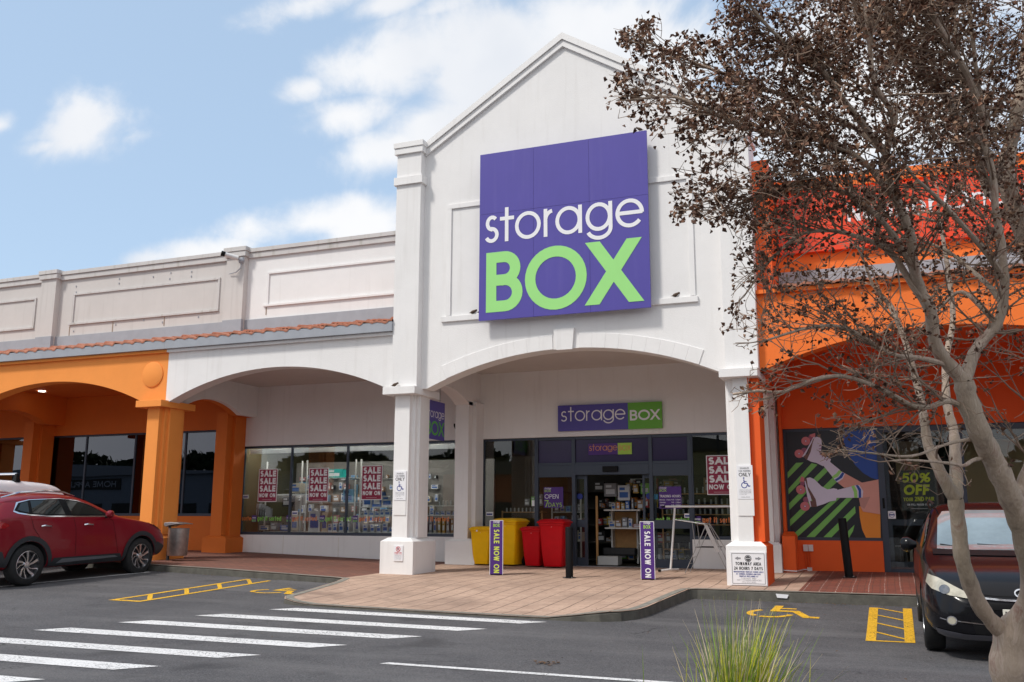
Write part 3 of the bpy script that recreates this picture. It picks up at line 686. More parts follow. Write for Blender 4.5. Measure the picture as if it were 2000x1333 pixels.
for x, z in ((-19.45, 7.38), (-19.43, 7.22), (-18.0, 7.45), (-18.0, 7.33), (-16.9, 7.4), (-16.35, 7.45), (-16.37, 7.3), (-15.7, 7.42), (-15.7, 7.3), (-18.0, 6.25), (-17.1, 6.3), (-16.5, 6.2), (-15.4, 6.25), (-19.4, 6.18)): mb.box(x-.012, x+.012, 17.985, 18.0, z-.02, z+.02)
mb.build('fixing_stubs', M['flash'], orL)
mb = MB()
for x, z, h_ in ((-19.55, 6.32, .28), (-18.1, 6.32, .30), (-16.45, 6.33, .22), (-13.42, 6.33, .18)): mb.box(x-.012, x+.012, 17.992, 18.0, z-h_, z)
mb.build('rust_runs', mat('rust_stain', (.33, .25, .19), .9), orL)
parapet(orL, -40, -14.2, M['cream'], M['creamcap'])
for c in (-14.26, -20.25, -26.3, -32.3): ppier(orL, c, M['cream'], M['creamcap'])
MB().box(-40, -14.55, 17.96, 18.05, 5.72, 6.06).build('flashing', M['flash'], orL)
for a, b in ((-19.50, -14.80), (-25.5, -20.80), (-31.5, -27.0)): frame(orL, a, b, 6.40, 7.19, 18.0, M['creamcap'])
# shop wall behind the arcade
WY = 20.15
def wallpiece(par, x0, x1, z0, z1, m, nm='shop_wall'): return MB().box(x0, x1, WY, WY+.16, z0, z1).build(nm, m, par)
wallpiece(shop, -15.60, -2.08, 3.26, 4.9, M['white'])
wallpiece(shop, -15.60, -9.42, .2, 1.02, M['white']); wallpiece(shop, -9.42, -8.83, .2, 3.255, M['white']); wallpiece(shop, -3.93, -2.08, .2, 1.02, M['white']); wallpiece(shop, -2.35, -2.08, 1.02, 3.255, M['white'])
mb = MB()
for x, z0, z1 in ((-14.15, .52, 1.0), (-12.55, .50, .98), (-10.6, .45, .9), (-8.0, 4.0, 4.0)):
    if z1 > z0: mb.box(x-.008, x+.008, 20.147, 20.151, z0, z1)
mb.build('drip_runs', mat('drip_stain', (.70, .665, .61), .8, nvar=.1, nscale=5), shop)
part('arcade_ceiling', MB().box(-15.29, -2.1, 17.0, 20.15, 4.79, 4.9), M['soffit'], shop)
# back pilasters and the cross arches that tie them to the pillars
def pilaster(par, c, m, hw=.36, wing=.17, top=4.08):
    b = MB().box(c-hw, c+hw, 19.46, 20.15, .2, .94).add([(c-hw, 19.46, .94), (c+hw, 19.46, .94), (c+hw, 20.15, .94), (c-hw, 20.15, .94), (c-.22, 19.52, 1.0), (c+.22, 19.52, 1.0), (c+.22, 20.15, 1.0), (c-.22, 20.15, 1.0)],
        [(0, 1, 5, 4), (1, 2, 6, 5), (2, 3, 7, 6), (3, 0, 4, 7)]).build('pilaster', m, par)
    MB().box(c-wing, c+wing, 19.5, 20.15, .99, top).box(c-wing-.09, c+wing+.09, 19.72, 20.15, .992, top).build('shaft', m, b, bevel=.006)
    return b
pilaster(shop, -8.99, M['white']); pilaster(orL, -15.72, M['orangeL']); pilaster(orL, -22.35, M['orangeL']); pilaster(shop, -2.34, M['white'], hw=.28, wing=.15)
def crossarch(par, c, m, x0=-.17, x1=.17):
    a = seg_arch(17.42, 19.5, 4.0, .27, 14)
    return MB().prism([(17.1, 4.02)]+a+[(20.15, 4.0), (20.15, 4.79), (17.1, 4.79)], 'x', c+x0, c+x1).build('cross_arch', m, par)
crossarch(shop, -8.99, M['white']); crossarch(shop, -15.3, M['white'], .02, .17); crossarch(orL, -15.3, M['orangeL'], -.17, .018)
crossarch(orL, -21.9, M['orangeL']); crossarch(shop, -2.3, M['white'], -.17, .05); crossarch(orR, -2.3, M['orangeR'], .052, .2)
# ---- glazing
FY = WY+.06
def win(par, x0, x1, z0, z1, muls=(), rails=(), gl=None, fw=.05, name='window', y=FY):
    """window > frame bars as one mesh, one pane per opening"""
    mb = MB(); yb = y+.07
    mb.box(x0, x1, y, yb, z0, z0+fw+.02).box(x0, x1, y, yb, z1-fw, z1); e = [x0]+list(muls)+[x1]
    for k, x in enumerate(e):
        h = fw/2 if 0 < k < len(e)-1 else fw
        xa = x0 if k == 0 else (x1-fw if k == len(e)-1 else x-h); xb = xa+fw if k in (0, len(e)-1) else x+h
        mb.box(xa, xb, y+.002, yb-.002, z0+fw+.02, z1-fw)
    for z, a, b in rails: mb.box(a+fw/2, b-fw/2, y+.004, yb-.004, z-.03, z+.03)
    f = mb.build(name, M['frame'], par, bevel=.003, seg=1)
    for a, b in zip(e, e[1:]):
        MB().box(a+.01, b-.01, y+.03, y+.036, z0+.02, z1-.02).build('pane', gl or M['glass'], f)
    return f
win(shop, -15.55, -9.42, 1.02, 3.255, (-14.06, -12.42, -10.78))
MB().box(-15.6, -15.55, WY-.0, WY+.1, 1.02, 3.26).build('window_reveal', M['white2'], shop)
# entrance: full height frame, purple transoms, sliding door leaves
win(shop, -8.78, -7.44, .42, 3.255, (), ((1.0, -8.78, -7.44),), name='side_window')
win(shop, -3.93, -2.35, 1.02, 3.255, (), (), name='side_window')
ef = MB(); y, yb = FY, FY+.10
for x in (-7.44, -6.555, -4.80, -3.95): ef.box(x-.04, x+.04, y-.01, yb, .40, 3.255)
ef.box(-7.40, -3.99, y, yb, 3.19, 3.255); ef.box(-7.40, -3.99, y, yb, 2.62, 2.68); ef.box(-7.40, -6.595, y, yb, 2.36, 2.62); ef.box(-4.76, -3.99, y, yb, 2.36, 2.62)
ef.box(-6.515, -4.84, y-.02, yb, 2.40, 2.62)
for a, b in ((-7.40, -6.595), (-4.76, -3.99)): ef.box(a, b, y+.01, yb-.01, 1.24, 1.42); ef.box(a, b, y+.01, yb-.01, .40, .60)
ef = ef.build('entrance_frame', M['frame'], shop, bevel=.003, seg=1)
for a, b in ((-7.40, -6.595), (-6.515, -4.84), (-4.76, -3.99)): MB().box(a, b, FY+.04, FY+.05, 2.68, 3.19).build('transom_panel', M['pglass'], ef)
for a, b in ((-7.40, -6.595), (-4.76, -3.99)): MB().box(a, b, FY+.04, FY+.046, .6, 2.36).build('pane', M['glass'], ef)
MB().box(-5.86, -5.52, FY-.10, FY-.02, 2.46, 2.58).build('door_sensor', M['black'], ef, bevel=.01)
for a, b in ((-6.60, -6.28), (-5.02, -4.72)):
    d = MB().box(a, a+.05, FY+.12, FY+.17, .42, 2.40).box(b-.07, b, FY+.12, FY+.17, .42, 2.40).box(a+.05, b-.07, FY+.122, FY+.168, .42, .60).box(a+.05, b-.07, FY+.122, FY+.168, 1.26, 1.42).box(a+.05, b-.07, FY+.122, FY+.168, 2.32, 2.40).build('sliding_door', M['frame'], shop)
    MB().box(a+.05, b-.07, FY+.14, FY+.146, .6, 2.32).build('pane', M['glass'], d)
    MB().lathe([(0, 0), (.065, 0), (.065, .004), (0, .004)], ((a+b)/2-.01, FY+.115, 1.93), 'y', 20).build('round_sticker', M['blueprint'], d)
part('threshold', MB().box(-8.8, -3.95, WY-.04, WY+.25, .30, .425), M['flash'], shop)
# interior
part('interior_floor', MB().box(-15.6, -2.1, WY+.16, 29, .2, .41), M['floor_in'], shop)
part('interior_ceiling', MB().box(-15.6, -2.1, WY+.165, 29, 3.45, 3.6), M['olive'], shop)
part('interior_wall', MB().box(-15.6, -2.1, 29, 29.2, .2, 3.6).box(-15.75, -15.6, WY+.17, 29.2, .2, 3.6).box(-2.1, -2.0, WY+.17, 29.2, .2, 3.6), M['olive'], shop)
part('display_back_panel', MB().box(-15.4, -9.4, 22.4, 22.5, .4, 2.95), M['slat'], shop)
part('window_head_panel', MB().box(-15.5, -9.45, WY+.26, WY+.30, 3.08, 3.2), M['shelfwhite'], shop)
for x in (-14.8, -13.3, -11.7, -10.2):
    MB().box(x-.6, x+.6, 20.60, 20.74, 3.40, 3.445).build('hidden_fill_strip', M['fillglow'], shop)  # added glowing strips, hidden behind the head panel, to brighten the goods
for x in (-7.9, -6.05, -4.87):
    MB().lathe([(0, 0), (.07, 0), (.07, .02), (0, .02)], (x, 21.0, 3.425), 'z', 16).build('downlight', M['lightpanel'], shop)
# roof body behind the fronts, so the buildings have depth
part('roof_body', MB().box(-14.2, -2.0, 18.31, 34, 5.0, 7.3), M['white2'], shop); part('gable_roof', MB().prism([(-8.7, 7.2), (-2.45, 7.2), (-2.45, 8.9), (-5.57, 10.8), (-8.7, 8.9)], 'y', 17.13, 33), M['flash'], shop)
# ---- amber shop on the left
oa = seg_arch(-21.38, -15.63, 4.0, .63, 32); ob = seg_arch(-27.75, -22.05, 4.0, .63, 32)
part('arcade_wall', MB().prism([(-40, 4.0), (-28.4, 4.0)]+ob+[(-22.0, 4.0)]+oa+[(-15.022, 4.0), (-15.022, 5.12), (-40, 5.12)], 'y', 16.66, 17.0), M['orangeL_lit'], orL)
part('arcade_moulding', MB().box(-40, -15.022, 16.58, 16.72, 5.122, 5.185), M['orangeL_lit'], orL)
part('gutter_fascia', MB().box(-40, -15.023, 16.50, 16.66, 5.19, 5.385), M['flash'], orL)
tiles(-40, -15.02, orL)
for c in (-15.44, -21.85): MB().lathe([(0, -.035), (.27, -.035), (.295, -.02), (.295, .0), (0, 0)], (c, 16.66, 4.64), 'y', 40).build('wall_disc', M['orangeL_lit'], orL, smooth=True)
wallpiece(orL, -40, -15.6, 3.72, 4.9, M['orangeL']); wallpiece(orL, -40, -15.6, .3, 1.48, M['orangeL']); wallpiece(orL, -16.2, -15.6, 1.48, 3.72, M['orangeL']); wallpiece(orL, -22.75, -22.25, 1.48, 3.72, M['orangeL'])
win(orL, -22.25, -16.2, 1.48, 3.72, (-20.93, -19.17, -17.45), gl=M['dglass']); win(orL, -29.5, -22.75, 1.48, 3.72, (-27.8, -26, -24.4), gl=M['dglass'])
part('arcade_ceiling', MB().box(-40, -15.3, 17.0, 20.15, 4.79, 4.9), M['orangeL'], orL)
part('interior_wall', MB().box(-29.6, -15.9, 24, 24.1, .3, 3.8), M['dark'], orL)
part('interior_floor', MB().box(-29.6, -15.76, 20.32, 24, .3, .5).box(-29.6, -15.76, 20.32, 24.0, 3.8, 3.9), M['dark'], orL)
for x in (-18.5, -21.1): MB().lathe([(0, 0), (.09, 0), (.09, .015), (0, .015)], (x, 18.7, 4.773), 'z', 20).build('ceiling_light', M['lightpanel'], orL)
part('roof_body', MB().box(-40, -14.3, 18.31, 34, 5.0, 7.3), M['cream'], orL)
# ---- red-orange shop on the right
ra = seg_arch(-1.95, 3.93, 4.0, .60, 32); rb_ = seg_arch(4.6, 10.4, 4.0, .6, 20)
part('arcade_wall', MB().prism([(-1.98, 4.0)]+ra+[(4.55, 4.0)]+rb_+[(12, 4.0), (12, 5.36), (-1.98, 5.36)], 'y', 16.72, 17.05), M['orangeR_lit'], orR)
part('arcade_moulding', MB().box(-1.98, 12, 16.63, 16.76, 5.362, 5.43), M['orangeR_lit'], orR)
tiles(-1.7, 12, orR, y0=16.6, y1=17.92, z0=5.45, z1=5.75)
w_ = parapet(orR, -1.69, 12, M['orangeR_lit'], M['orangeR_lit'], y=17.92)
MB().box(-1.69, 12, 17.86, 17.96, 5.72, 6.02).build('flashing', M['flash'], orR)
# party wall painted orange, standing out from the parapet beside the white pier
part('party_wall', MB().box(-1.983, -1.70, 16.86, 18.2, 4.0, 7.92), M['orangeR'], orR)
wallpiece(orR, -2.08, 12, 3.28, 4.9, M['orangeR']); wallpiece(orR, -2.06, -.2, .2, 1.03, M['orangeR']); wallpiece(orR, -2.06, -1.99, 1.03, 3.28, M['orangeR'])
MB().box(-2.05, -1.80, 19.6, 20.15, .2, 1.12).add([(-2.05, 19.6, 1.12), (-1.80, 19.6, 1.12), (-1.80, 20.15, 1.12), (-2.05, 20.15, 1.12), (-2.05, 19.95, 1.2), (-1.86, 19.95, 1.2), (-1.86, 20.15, 1.2), (-2.05, 20.15, 1.2)], [(0, 1, 5, 4), (1, 2, 6, 5), (2, 3, 7, 6), (3, 0, 4, 7)]).build('pilaster', M['orangeR'], orR, bevel=.008)
MB().box(-2.05, -1.99, 19.98, 20.2, 1.2, 4.1).build('reveal', M['orangeR'], orR)
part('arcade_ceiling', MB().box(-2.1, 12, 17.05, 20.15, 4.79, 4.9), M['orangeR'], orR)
# door and glazing
df = MB().box(-.2, -.08, FY-.02, FY+.08, .40, 3.28).box(-.08, 1.35, FY, FY+.07, 3.16, 3.28).box(1.25, 1.37, FY-.01, FY+.08, .40, 3.28).box(1.37, 9.5, FY, FY+.07, 3.16, 3.28).box(1.37, 9.5, FY, FY+.07, .4, .62).box(3.2, 3.3, FY, FY+.075, .62, 3.16).build('shopfront_frame', M['frame'], orR, bevel=.003, seg=1)
MB().box(-.08, 1.25, FY+.03, FY+.036, .5, 3.16).build('door_glass', M['glass'], df); MB().box(1.37, 9.5, FY+.03, FY+.036, .62, 3.16).build('pane', M['glass'], df)
MB().box(-.08, .0, FY+.04, FY+.08, .42, 3.1).box(.0, 1.25, FY+.04, FY+.08, 1.33, 1.45).box(.0, 1.25, FY+.04, FY+.08, .42, .64).build('door', M['frame'], orR, bevel=.003, seg=1)
MB().box(-.155, -.115, FY-.06, FY-.02, 1.66, 1.86).build('lock_box', M['black'], df, bevel=.008)
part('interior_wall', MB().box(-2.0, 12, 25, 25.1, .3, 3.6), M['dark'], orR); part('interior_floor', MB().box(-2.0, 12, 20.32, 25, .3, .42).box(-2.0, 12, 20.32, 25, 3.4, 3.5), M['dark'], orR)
part('beige_bulkhead', MB().box(.15, .62, 22, 22.1, 2.2, 3.1).box(1.4, 3.6, 22, 22.1, 1.75, 3.1), mat('beige_bulkhead', (.42, .33, .17), .8), orR)
part('roof_body', MB().box(-2, 12, 18.31, 34, 5.0, 7.3), M['orangeR'], orR)
# ------------------------------------------------------------------ signs
def letters(name, par, m, fn, **k):
    mb = MB(); fn(mb); return mb.build(name, m, par)
# big board on the gable: 3 x 3 sheets
s = thing('shop_sign', 'huge square purple board reading storage BOX high on the white gable', 'sign', (-5.57, 16.6, 6.97)); s.location = (0, 0, 0)
mb = MB(); bx_ = (-7.285, -6.135, -4.995, -3.845); bz = (5.25, 6.12, 7.42, 8.69)
for i in range(3):
    for a, b in ((5.25, 7.415), (7.42, 8.69)): mb.box(bx_[i]+.002, bx_[i+1]-.002, 16.52, 16.56, a, b)
mb.build('board', M['purple'], s)
MB().box(-7.12, -4.02, 16.56, 16.75, 5.40, 8.52).build('batten_frame', M['cladding'], s)
mb = MB(); SY = 16.516; h = .74; w = .076
def gl(ch, x0, x1, base, hh, wt, mi=0, yy=SY):
    text(mb, ch, (x0, yy, base), RT, UP, hh, wt=wt/hh, sp=0, width=x1-x0, mi=mi, eps=.0012)
bz0 = 6.81; hx = .775
for ch, a, b in (('s', -7.17, -6.86), ('o', -6.52, -5.98), ('r', -5.92, -5.70), ('a', -5.68, -5.14), ('g', -5.07, -4.54), ('e', -4.48, -3.93)): gl(ch, a, b, bz0, hx, w)
gl('t', -6.84, -6.54, bz0, .70, w)
mb.build('white_lettering', M['signwhite'], s)
mb = MB(); gl('B', -7.13, -6.36, 5.40, 1.21, .22); gl('O', -6.31, -5.06, 5.35, 1.26, .215)
gl('X', -5.0, -4.07, 5.38, 1.22, .24); mb.build('green_lettering', M['green'], s)
# strip sign over the entrance
s = thing('shop_sign', 'long purple and green strip sign over the automatic door', 'sign')
MB().box(-6.87, -5.245, 20.07, 20.12, 3.375, 3.955).build('purple_panel', M['purple'], s); MB().box(-5.245, -4.49, 20.072, 20.12, 3.375, 3.955).build('green_panel', mat('leaf_green', (.13, .42, .035), .5), s)
mb = MB(); text(mb, 'storage', (-6.80, 20.068, 3.59), RT, UP, .325, wt=.085, sp=.07, width=1.50); mb.build('white_lettering', M['signwhite'], s)
mb = MB(); text(mb, 'BOX', (-5.20, 20.068, 3.56), RT, UP, .23, wt=.18, sp=.06, width=.66); mb.build('white_lettering', M['signwhite'], s)
# small sign on the door transom
s = thing('shop_sign', 'small orange lettered storage box sign on the glass above the sliding door', 'sign')
MB().box(-6.21, -5.53, FY+.015, FY+.03, 2.84, 3.09).build('purple_panel', M['deeppurple'], s); MB().box(-5.53, -5.215, FY+.015, FY+.032, 2.84, 3.09).build('lime_panel', M['lime'], s)
orl = mat('orange_vinyl', (.62, .25, .10), .5)
mb = MB(); text(mb, 'storage', (-6.19, FY+.012, 2.93), RT, UP, .15, wt=.09, sp=.06, width=.65); text(mb, 'BOX', (-5.51, FY+.012, 2.92), RT, UP, .12, wt=.12, sp=.06, width=.27); mb.build('lettering', orl, s)
# hanging sign behind the middle pillar, across the walkway
s = thing('hanging_sign', 'purple projecting sign hung under the arcade behind the middle white pillar', 'sign')
MB().box(-8.84, -8.80, 17.30, 18.2, 3.07, 3.875).build('board', M['purple'], s); MB().tube([(-8.82, 17.5, 3.86), (-8.82, 17.5, 4.3)], .012).build('hanger_rod', M['steel'], s); MB().tube([(-8.82, 18.0, 3.86), (-8.82, 18.0, 4.2)], .012).build('hanger_rod', M['steel'], s)
mb = MB(); text(mb, 'storage', (-8.797, 17.32, 3.52), (0, 1, 0), UP, .19, wt=.09, sp=.07, width=.85); mb.build('white_lettering', M['signwhite'], s)
mb = MB(); text(mb, 'BOX', (-8.797, 17.33, 3.15), (0, 1, 0), UP, .30, wt=.15, sp=.05, width=.83); mb.build('green_lettering', mat('bright_green_vinyl', (.10, .48, .04), .5), s)
# red-orange shop board
s = thing('shop_sign', 'long vermilion fascia board with white lettering half hidden by the tree', 'sign')
MB().box(-1.66, 9.0, 17.80, 17.92, 6.35, 7.50).build('board', M['redsign'], s, bevel=.006)
mb = MB(); text(mb, 'Number', (-.40, 17.794, 6.86), RT, UP, .36, wt=.15, sp=.12, width=1.50); text(mb, 'One Shoes', (1.235, 17.794, 6.89), RT, UP, .36, wt=.12, sp=.13, xs=1.0); mb.build('white_lettering', M['signwhite'], s)
# posters on the inside of the glass
def poster(x0, label, z0=1.84, hgt=.83, wd=.575):
    s = thing('sale_poster', label, 'poster', (x0, FY+.024, z0), group='maroon SALE posters in the shop windows')
    MB().box(0, wd, 0, .004, 0, hgt).build('border', M['signwhite'], s); MB().box(.018, wd-.018, -.002, .002, .018, hgt-.018).build('sheet', M['maroon'], s)
    mb = MB()
    for i in range(3): text(mb, 'SALE', (.045, -.003, hgt-.195-i*.19), RT, UP, .155, wt=.27, sp=.10, width=wd-.09)
    text(mb, 'NOW ON', (.045, -.003, .115), RT, UP, .10, wt=.22, sp=.10, width=wd-.09); mb.box(.14, wd-.14, -.0045, -.0035, .055, .059)
    mb.build('lettering', M['signwhite'], s); return s
poster(-15.045, 'maroon SALE poster in the leftmost pane of the long white-framed shop window')
poster(-13.53, 'maroon SALE poster in the second pane, with a teal box behind its top')
poster(-12.01, 'maroon SALE poster nearest the middle white pillar, blue and white boxes beside it', 1.875)
poster(-3.60, 'maroon SALE poster cut off by the right white pillar, over the drying rack', 1.945, .83, .66)
def storebox(mb, x, y, z, hgt, mi_w, mi_g):
    text(mb, 'storage', (x, y, z+hgt*.62), RT, UP, hgt*.42, wt=.1, sp=.07, width=hgt*1.55, mi=mi_w)
    text(mb, 'BOX', (x, y, z), RT, UP, hgt*.5, wt=.16, sp=.06, width=hgt*1.5, mi=mi_g)
s = thing('notice_poster', 'purple poster reading OPEN 7 DAYS on the glass left of the door', 'poster')
MB().box(-7.27, -6.81, FY+.016, FY+.022, 1.68, 2.14).build('sheet', M['deeppurple'], s)
mb = MB(); yy = FY+.014; storebox(mb, -7.25, yy, 2.03, .10, 0, 1); text(mb, 'OPEN', (-7.25, yy, 1.885), RT, UP, .095, wt=.12, sp=.12, width=.33); text(mb, '7', (-7.25, yy, 1.70), RT, UP, .15, wt=.13, mi=1); text(mb, 'DAYS', (-7.16, yy, 1.70), RT, UP, .095, wt=.12, sp=.12, width=.32, mi=1)
mb.build('lettering', [M['signwhite'], M['lime']], s)
s = thing('notice_poster', 'purple trading hours poster on the glass right of the door', 'poster')
MB().box(-4.635, -4.15, FY+.016, FY+.022, 1.66, 2.13).build('sheet', M['deeppurple'], s)
mb = MB(); storebox(mb, -4.62, yy, 2.02, .10, 0, 1); text(mb, 'TRADING HOURS', (-4.62, yy, 1.90), RT, UP, .05, wt=.14, sp=.12, width=.455)
for i, (a, b) in enumerate((('Monday - Friday', '9.00 - 5.30pm'), ('Saturday', '9.00 - 5.30pm'), ('Sunday', '9.30 - 5.00pm'))):
    text(mb, a.upper() if 0 else a.replace('F', 'F').replace('M', 'M'), (-4.62, yy, 1.835-i*.055), RT, UP, .026, wt=.14, sp=.12, width=.022*len(a)*.72); text(mb, b, (-4.37, yy, 1.835-i*.055), RT, UP, .026, wt=.14, sp=.1, width=.20)
mb.build('lettering', [M['signwhite'], M['lime']], s)
# slogan stickers that run along the foot of the glass
ovin = mat('orange_sticker', (.72, .20, .05), .5); gvin = mat('green_sticker', (.25, .62, .10), .5)
for i, (x, c) in enumerate(((-15.5, 'o'), (-15.02, 'g'), (-13.97, 'o'), (-13.0, 'g'), (-12.05, 'o'), (-10.35, 'o'), (-4.72, 'g'), (-3.72, 'o'))):
    s = thing('slogan_sticker', ['orange sorted sticker at the far left corner of the window foot', 'green get it sorted sticker under the leftmost SALE poster', 'orange get it sorted sticker under the second SALE poster', 'green get it sorted sticker crossing the second window mullion',
        'orange get it sorted sticker under the third SALE poster', 'orange get it sorted sticker between the middle pillar and its back pilaster', 'green get it sorted sticker right of the door, behind the clothes rail', 'orange get it sorted sticker behind the drying rack'][i], 'sticker', group='get it sorted window stickers')
    mb = MB(); t_ = 'sorted' if i == 0 else 'get it sorted'
    text(mb, t_, (x, FY+.020, 1.37), RT, UP, .115, wt=.15, sp=.1, width=.36 if i == 0 else .72); mb.build('lettering', ovin if c == 'o' else gvin, s)
    if i in (1, 2, 3, 4, 6, 7):
        xx = x-.17 if i != 6 else x+.74
        MB().box(xx, xx+.14, FY+.018, FY+.022, 1.335, 1.50).build('logo_square', M['deeppurple'], s)
        mb = MB(); text(mb, 'storage', (xx+.01, FY+.0165, 1.425), RT, UP, .04, wt=.12, sp=.06, width=.12); text(mb, 'BOX', (xx+.01, FY+.0165, 1.345), RT, UP, .055, wt=.18, sp=.06, width=.12, mi=1); mb.build('logo_lettering', [M['signwhite'], gvin], s)
# signs screwed to the pillars
def disabled_sign(cx, y, z1, label, w=.27, hgt=.575):
    s = thing('disabled_parking_sign', label, 'sign', (cx-w/2, y, z1-hgt), group='disabled parking signs on the pillars')
    MB().box(0, w, 0, .018, 0, hgt).build('plate', M['signwhite'], s, bevel=.004)
    mb = MB(); text(mb, 'DISABLED', (w/2, -.002, hgt-.07), RT, UP, .03, wt=.16, sp=.12, width=.15, center=True, mi=0) if 0 else text(mb, 'DISABLED', (.06, -.002, hgt-.065), RT, UP, .030, wt=.17, sp=.12, width=.15, mi=2)
    text(mb, 'CAR PARKING', (.035, -.002, hgt-.112), RT, UP, .030, wt=.17, sp=.12, width=.20, mi=2); text(mb, 'ONLY', (.035, -.002, hgt-.19), RT, UP, .062, wt=.15, sp=.12, width=.20, mi=0)
    wheelchair(mb, (.055, -.001, .185), RT, UP, .185, mi=1)
    for i, t_ in enumerate(('VEHICLES NOT DISPLAYING', 'A PERMIT MAY BE TOWED', 'AT THE OWNERS EXPENSE', 'AT ANY TIME')): text(mb, t_, (.035, -.002, .15-i*.024), RT, UP, .012, wt=.16, sp=.14, width=.20 if i < 3 else .12, mi=2)
    text(mb, 'PARKING SERVICES', (.06, -.002, .03), RT, UP, .012, wt=.16, sp=.14, width=.15, mi=2)
    mb.build('print', [M['blackprint'], M['blueprint'], M['greyprint']], s); return s
disabled_sign(-8.97, 16.58, 2.36, 'disabled car parking ONLY sign on the middle white pillar')
disabled_sign(-2.30, 16.58, 2.355, 'disabled car parking ONLY sign on the right white pillar, above the towaway notice')
for cx in (-8.97, -2.30): tag(box('blank_plate', (cx-.135, cx+.135, 16.585, 16.60, 1.50, 1.775), M['white2'], None, .003), 'white overpainted plate under the disabled sign on the '+('middle' if cx < -5 else 'right')+' white pillar', 'plate', 'painted-over plates')
s = thing('no_parking_sign', 'small no parking plate on the base of the middle white pillar', 'sign', (-9.02, 16.48, .63))
MB().box(0, .20, 0, .02, 0, .295).build('plate', M['signwhite'], s, bevel=.003)
mb = MB(); P_ = lambda a, b, l: Vector((.10+a, -.002-.0006*l, .225+b)); ribbon(mb, arc(0, 0, .043, .043, 0, 360, 24), .012, P_, mi=1, layer=1); ribbon(mb, [(-.03, .03), (.03, -.03)], .010, P_, mi=1, layer=2)
text(mb, 'R', (.082, -.001, .20), RT, UP, .05, wt=.2, mi=0); text(mb, 'TOWAWAY AREA', (.02, -.002, .15), RT, UP, .018, wt=.2, sp=.12, width=.16, mi=1); text(mb, '24 HOURS 7 DAYS', (.02, -.002, .127), RT, UP, .015, wt=.18, sp=.12, width=.16, mi=1)
for i in range(4): text(mb, ('UNAUTHORISED VEHICLES', 'WILL BE TOWED AWAY', 'AT OWNERS EXPENSE', 'AND RISK')[i], (.025, -.002, .10-i*.023), RT, UP, .010, wt=.16, sp=.14, width=.15, mi=2)
mb.build('print', [M['blackprint'], M['redprint'], M['greyprint']], s)
s = thing('towaway_sign', 'large white TOWAWAY AREA notice on the base of the right white pillar', 'sign', (-2.585, 16.475, .36))
MB().box(0, .59, 0, .02, 0, .545).build('plate', M['signwhite'], s, bevel=.003)
mb = MB(); mb.box(.025, .565, -.002, .001, .515, .521, 0).box(.025, .565, -.002, .001, .024, .030, 0).box(.025, .031, -.0025, .001, .03, .515, 0).box(.559, .565, -.0025, .001, .03, .515, 0)
text(mb, 'TOWAWAY AREA', (.085, -.002, .325), RT, UP, .052, wt=.19, sp=.10, width=.42, mi=0); text(mb, '24 HOURS 7 DAYS', (.06, -.002, .250), RT, UP, .052, wt=.19, sp=.10, width=.47, mi=0)
text(mb, 'UNAUTHORISED VEHICLES TOWED AWAY', (.05, -.002, .206), RT, UP, .024, wt=.18, sp=.1, width=.49, mi=1); text(mb, 'AT OWNERS EXPENSE AND RISK', (.09, -.002, .170), RT, UP, .024, wt=.18, sp=.1, width=.40, mi=1); text(mb, 'VEHICLES RECLAIMED AT', (.14, -.002, .134), RT, UP, .024, wt=.18, sp=.1, width=.31, mi=1)
text(mb, 'TOWAWAY AREA', (.17, -.002, .102), RT, UP, .020, wt=.12, sp=.14, width=.25, mi=2); text(mb, 'CITY TOWING SERVICES', (.10, -.002, .072), RT, UP, .022, wt=.12, sp=.14, width=.40, mi=2); text(mb, 'PH: 570 1600', (.19, -.002, .042), RT, UP, .020, wt=.12, sp=.14, width=.22, mi=2)
PQ = lambda a, b, l: Vector((.295+a, -.002-.0005*l, .438+b)); ribbon(mb, arc(0, 0, .052, .052, 0, 360, 28), .008, PQ, mi=0, layer=1); mb.lathe([(0, 0), (.040, 0), (.040, -.003), (0, -.003)], (.295, -.001, .438), 'y', 24, 0)
text(mb, 'NZSB', (.262, -.0052, .428), RT, UP, .018, wt=.2, sp=.1, width=.066, mi=3)
for sgn in (-1, 1):
    cx = .295+sgn*.165; mb.add([(cx+sgn*.055, -.002, .438), (cx, -.002, .468), (cx, -.002, .408), (cx, -.002, .452), (cx-sgn*.045, -.002, .452), (cx-sgn*.045, -.002, .424), (cx, -.002, .424)], [(0, 1, 2), (3, 4, 5, 6)], 2)
mb.build('print', [M['blackprint'], M['blueprint'], M['greyprint'], M['signwhite']], s)
# ---- roller-skate window graphic (flat vinyl over the glass)
s = thing('window_graphic', 'window graphic of two roller skates with striped socks over green stripes', 'window graphic')
MB().box(-1.99, -.2, FY, FY+.05, 1.03, 1.09).box(-1.99, -.2, FY, FY+.05, 3.22, 3.28).box(-1.99, -1.94, FY+.001, FY+.049, 1.09, 3.22).build('frame', M['frame'], s)
cols = dict(n=(.012, .014, .022), g=(.16, .42, .09), w=(.56, .54, .66), p=(.50, .15, .17), pd=(.25, .07, .13), br=(.13, .06, .05), sk=(.56, .27, .22), sk2=(.42, .21, .18), o=(.66, .22, .02), b=(.01, .055, .30), mg=(.19, .02, .10), gs=(.26, .58, .13))
gm = {k: mat('vinyl_'+k, tuple(min(.8, q_*1.2) for q_ in v), .35, nvar=.04) for k, v in cols.items()}; keys = list(gm); gmats = list(gm.values()); mb = MB(); lay = [0]
def gp(poly, c):
    lay[0] += 1; y = FY+.016-.0007*lay[0]; tri = tessellate_polygon([[Vector((a, b, 0)) for a, b in poly]]); mb.add([(a, y, b) for a, b in poly], [tuple(t) for t in tri], keys.index(c))
def circ(x, z, r, c, n=24, rx=None): gp([(x+(rx or r)*cos(2*pi*i/n), z+r*sin(2*pi*i/n)) for i in range(n)], c)
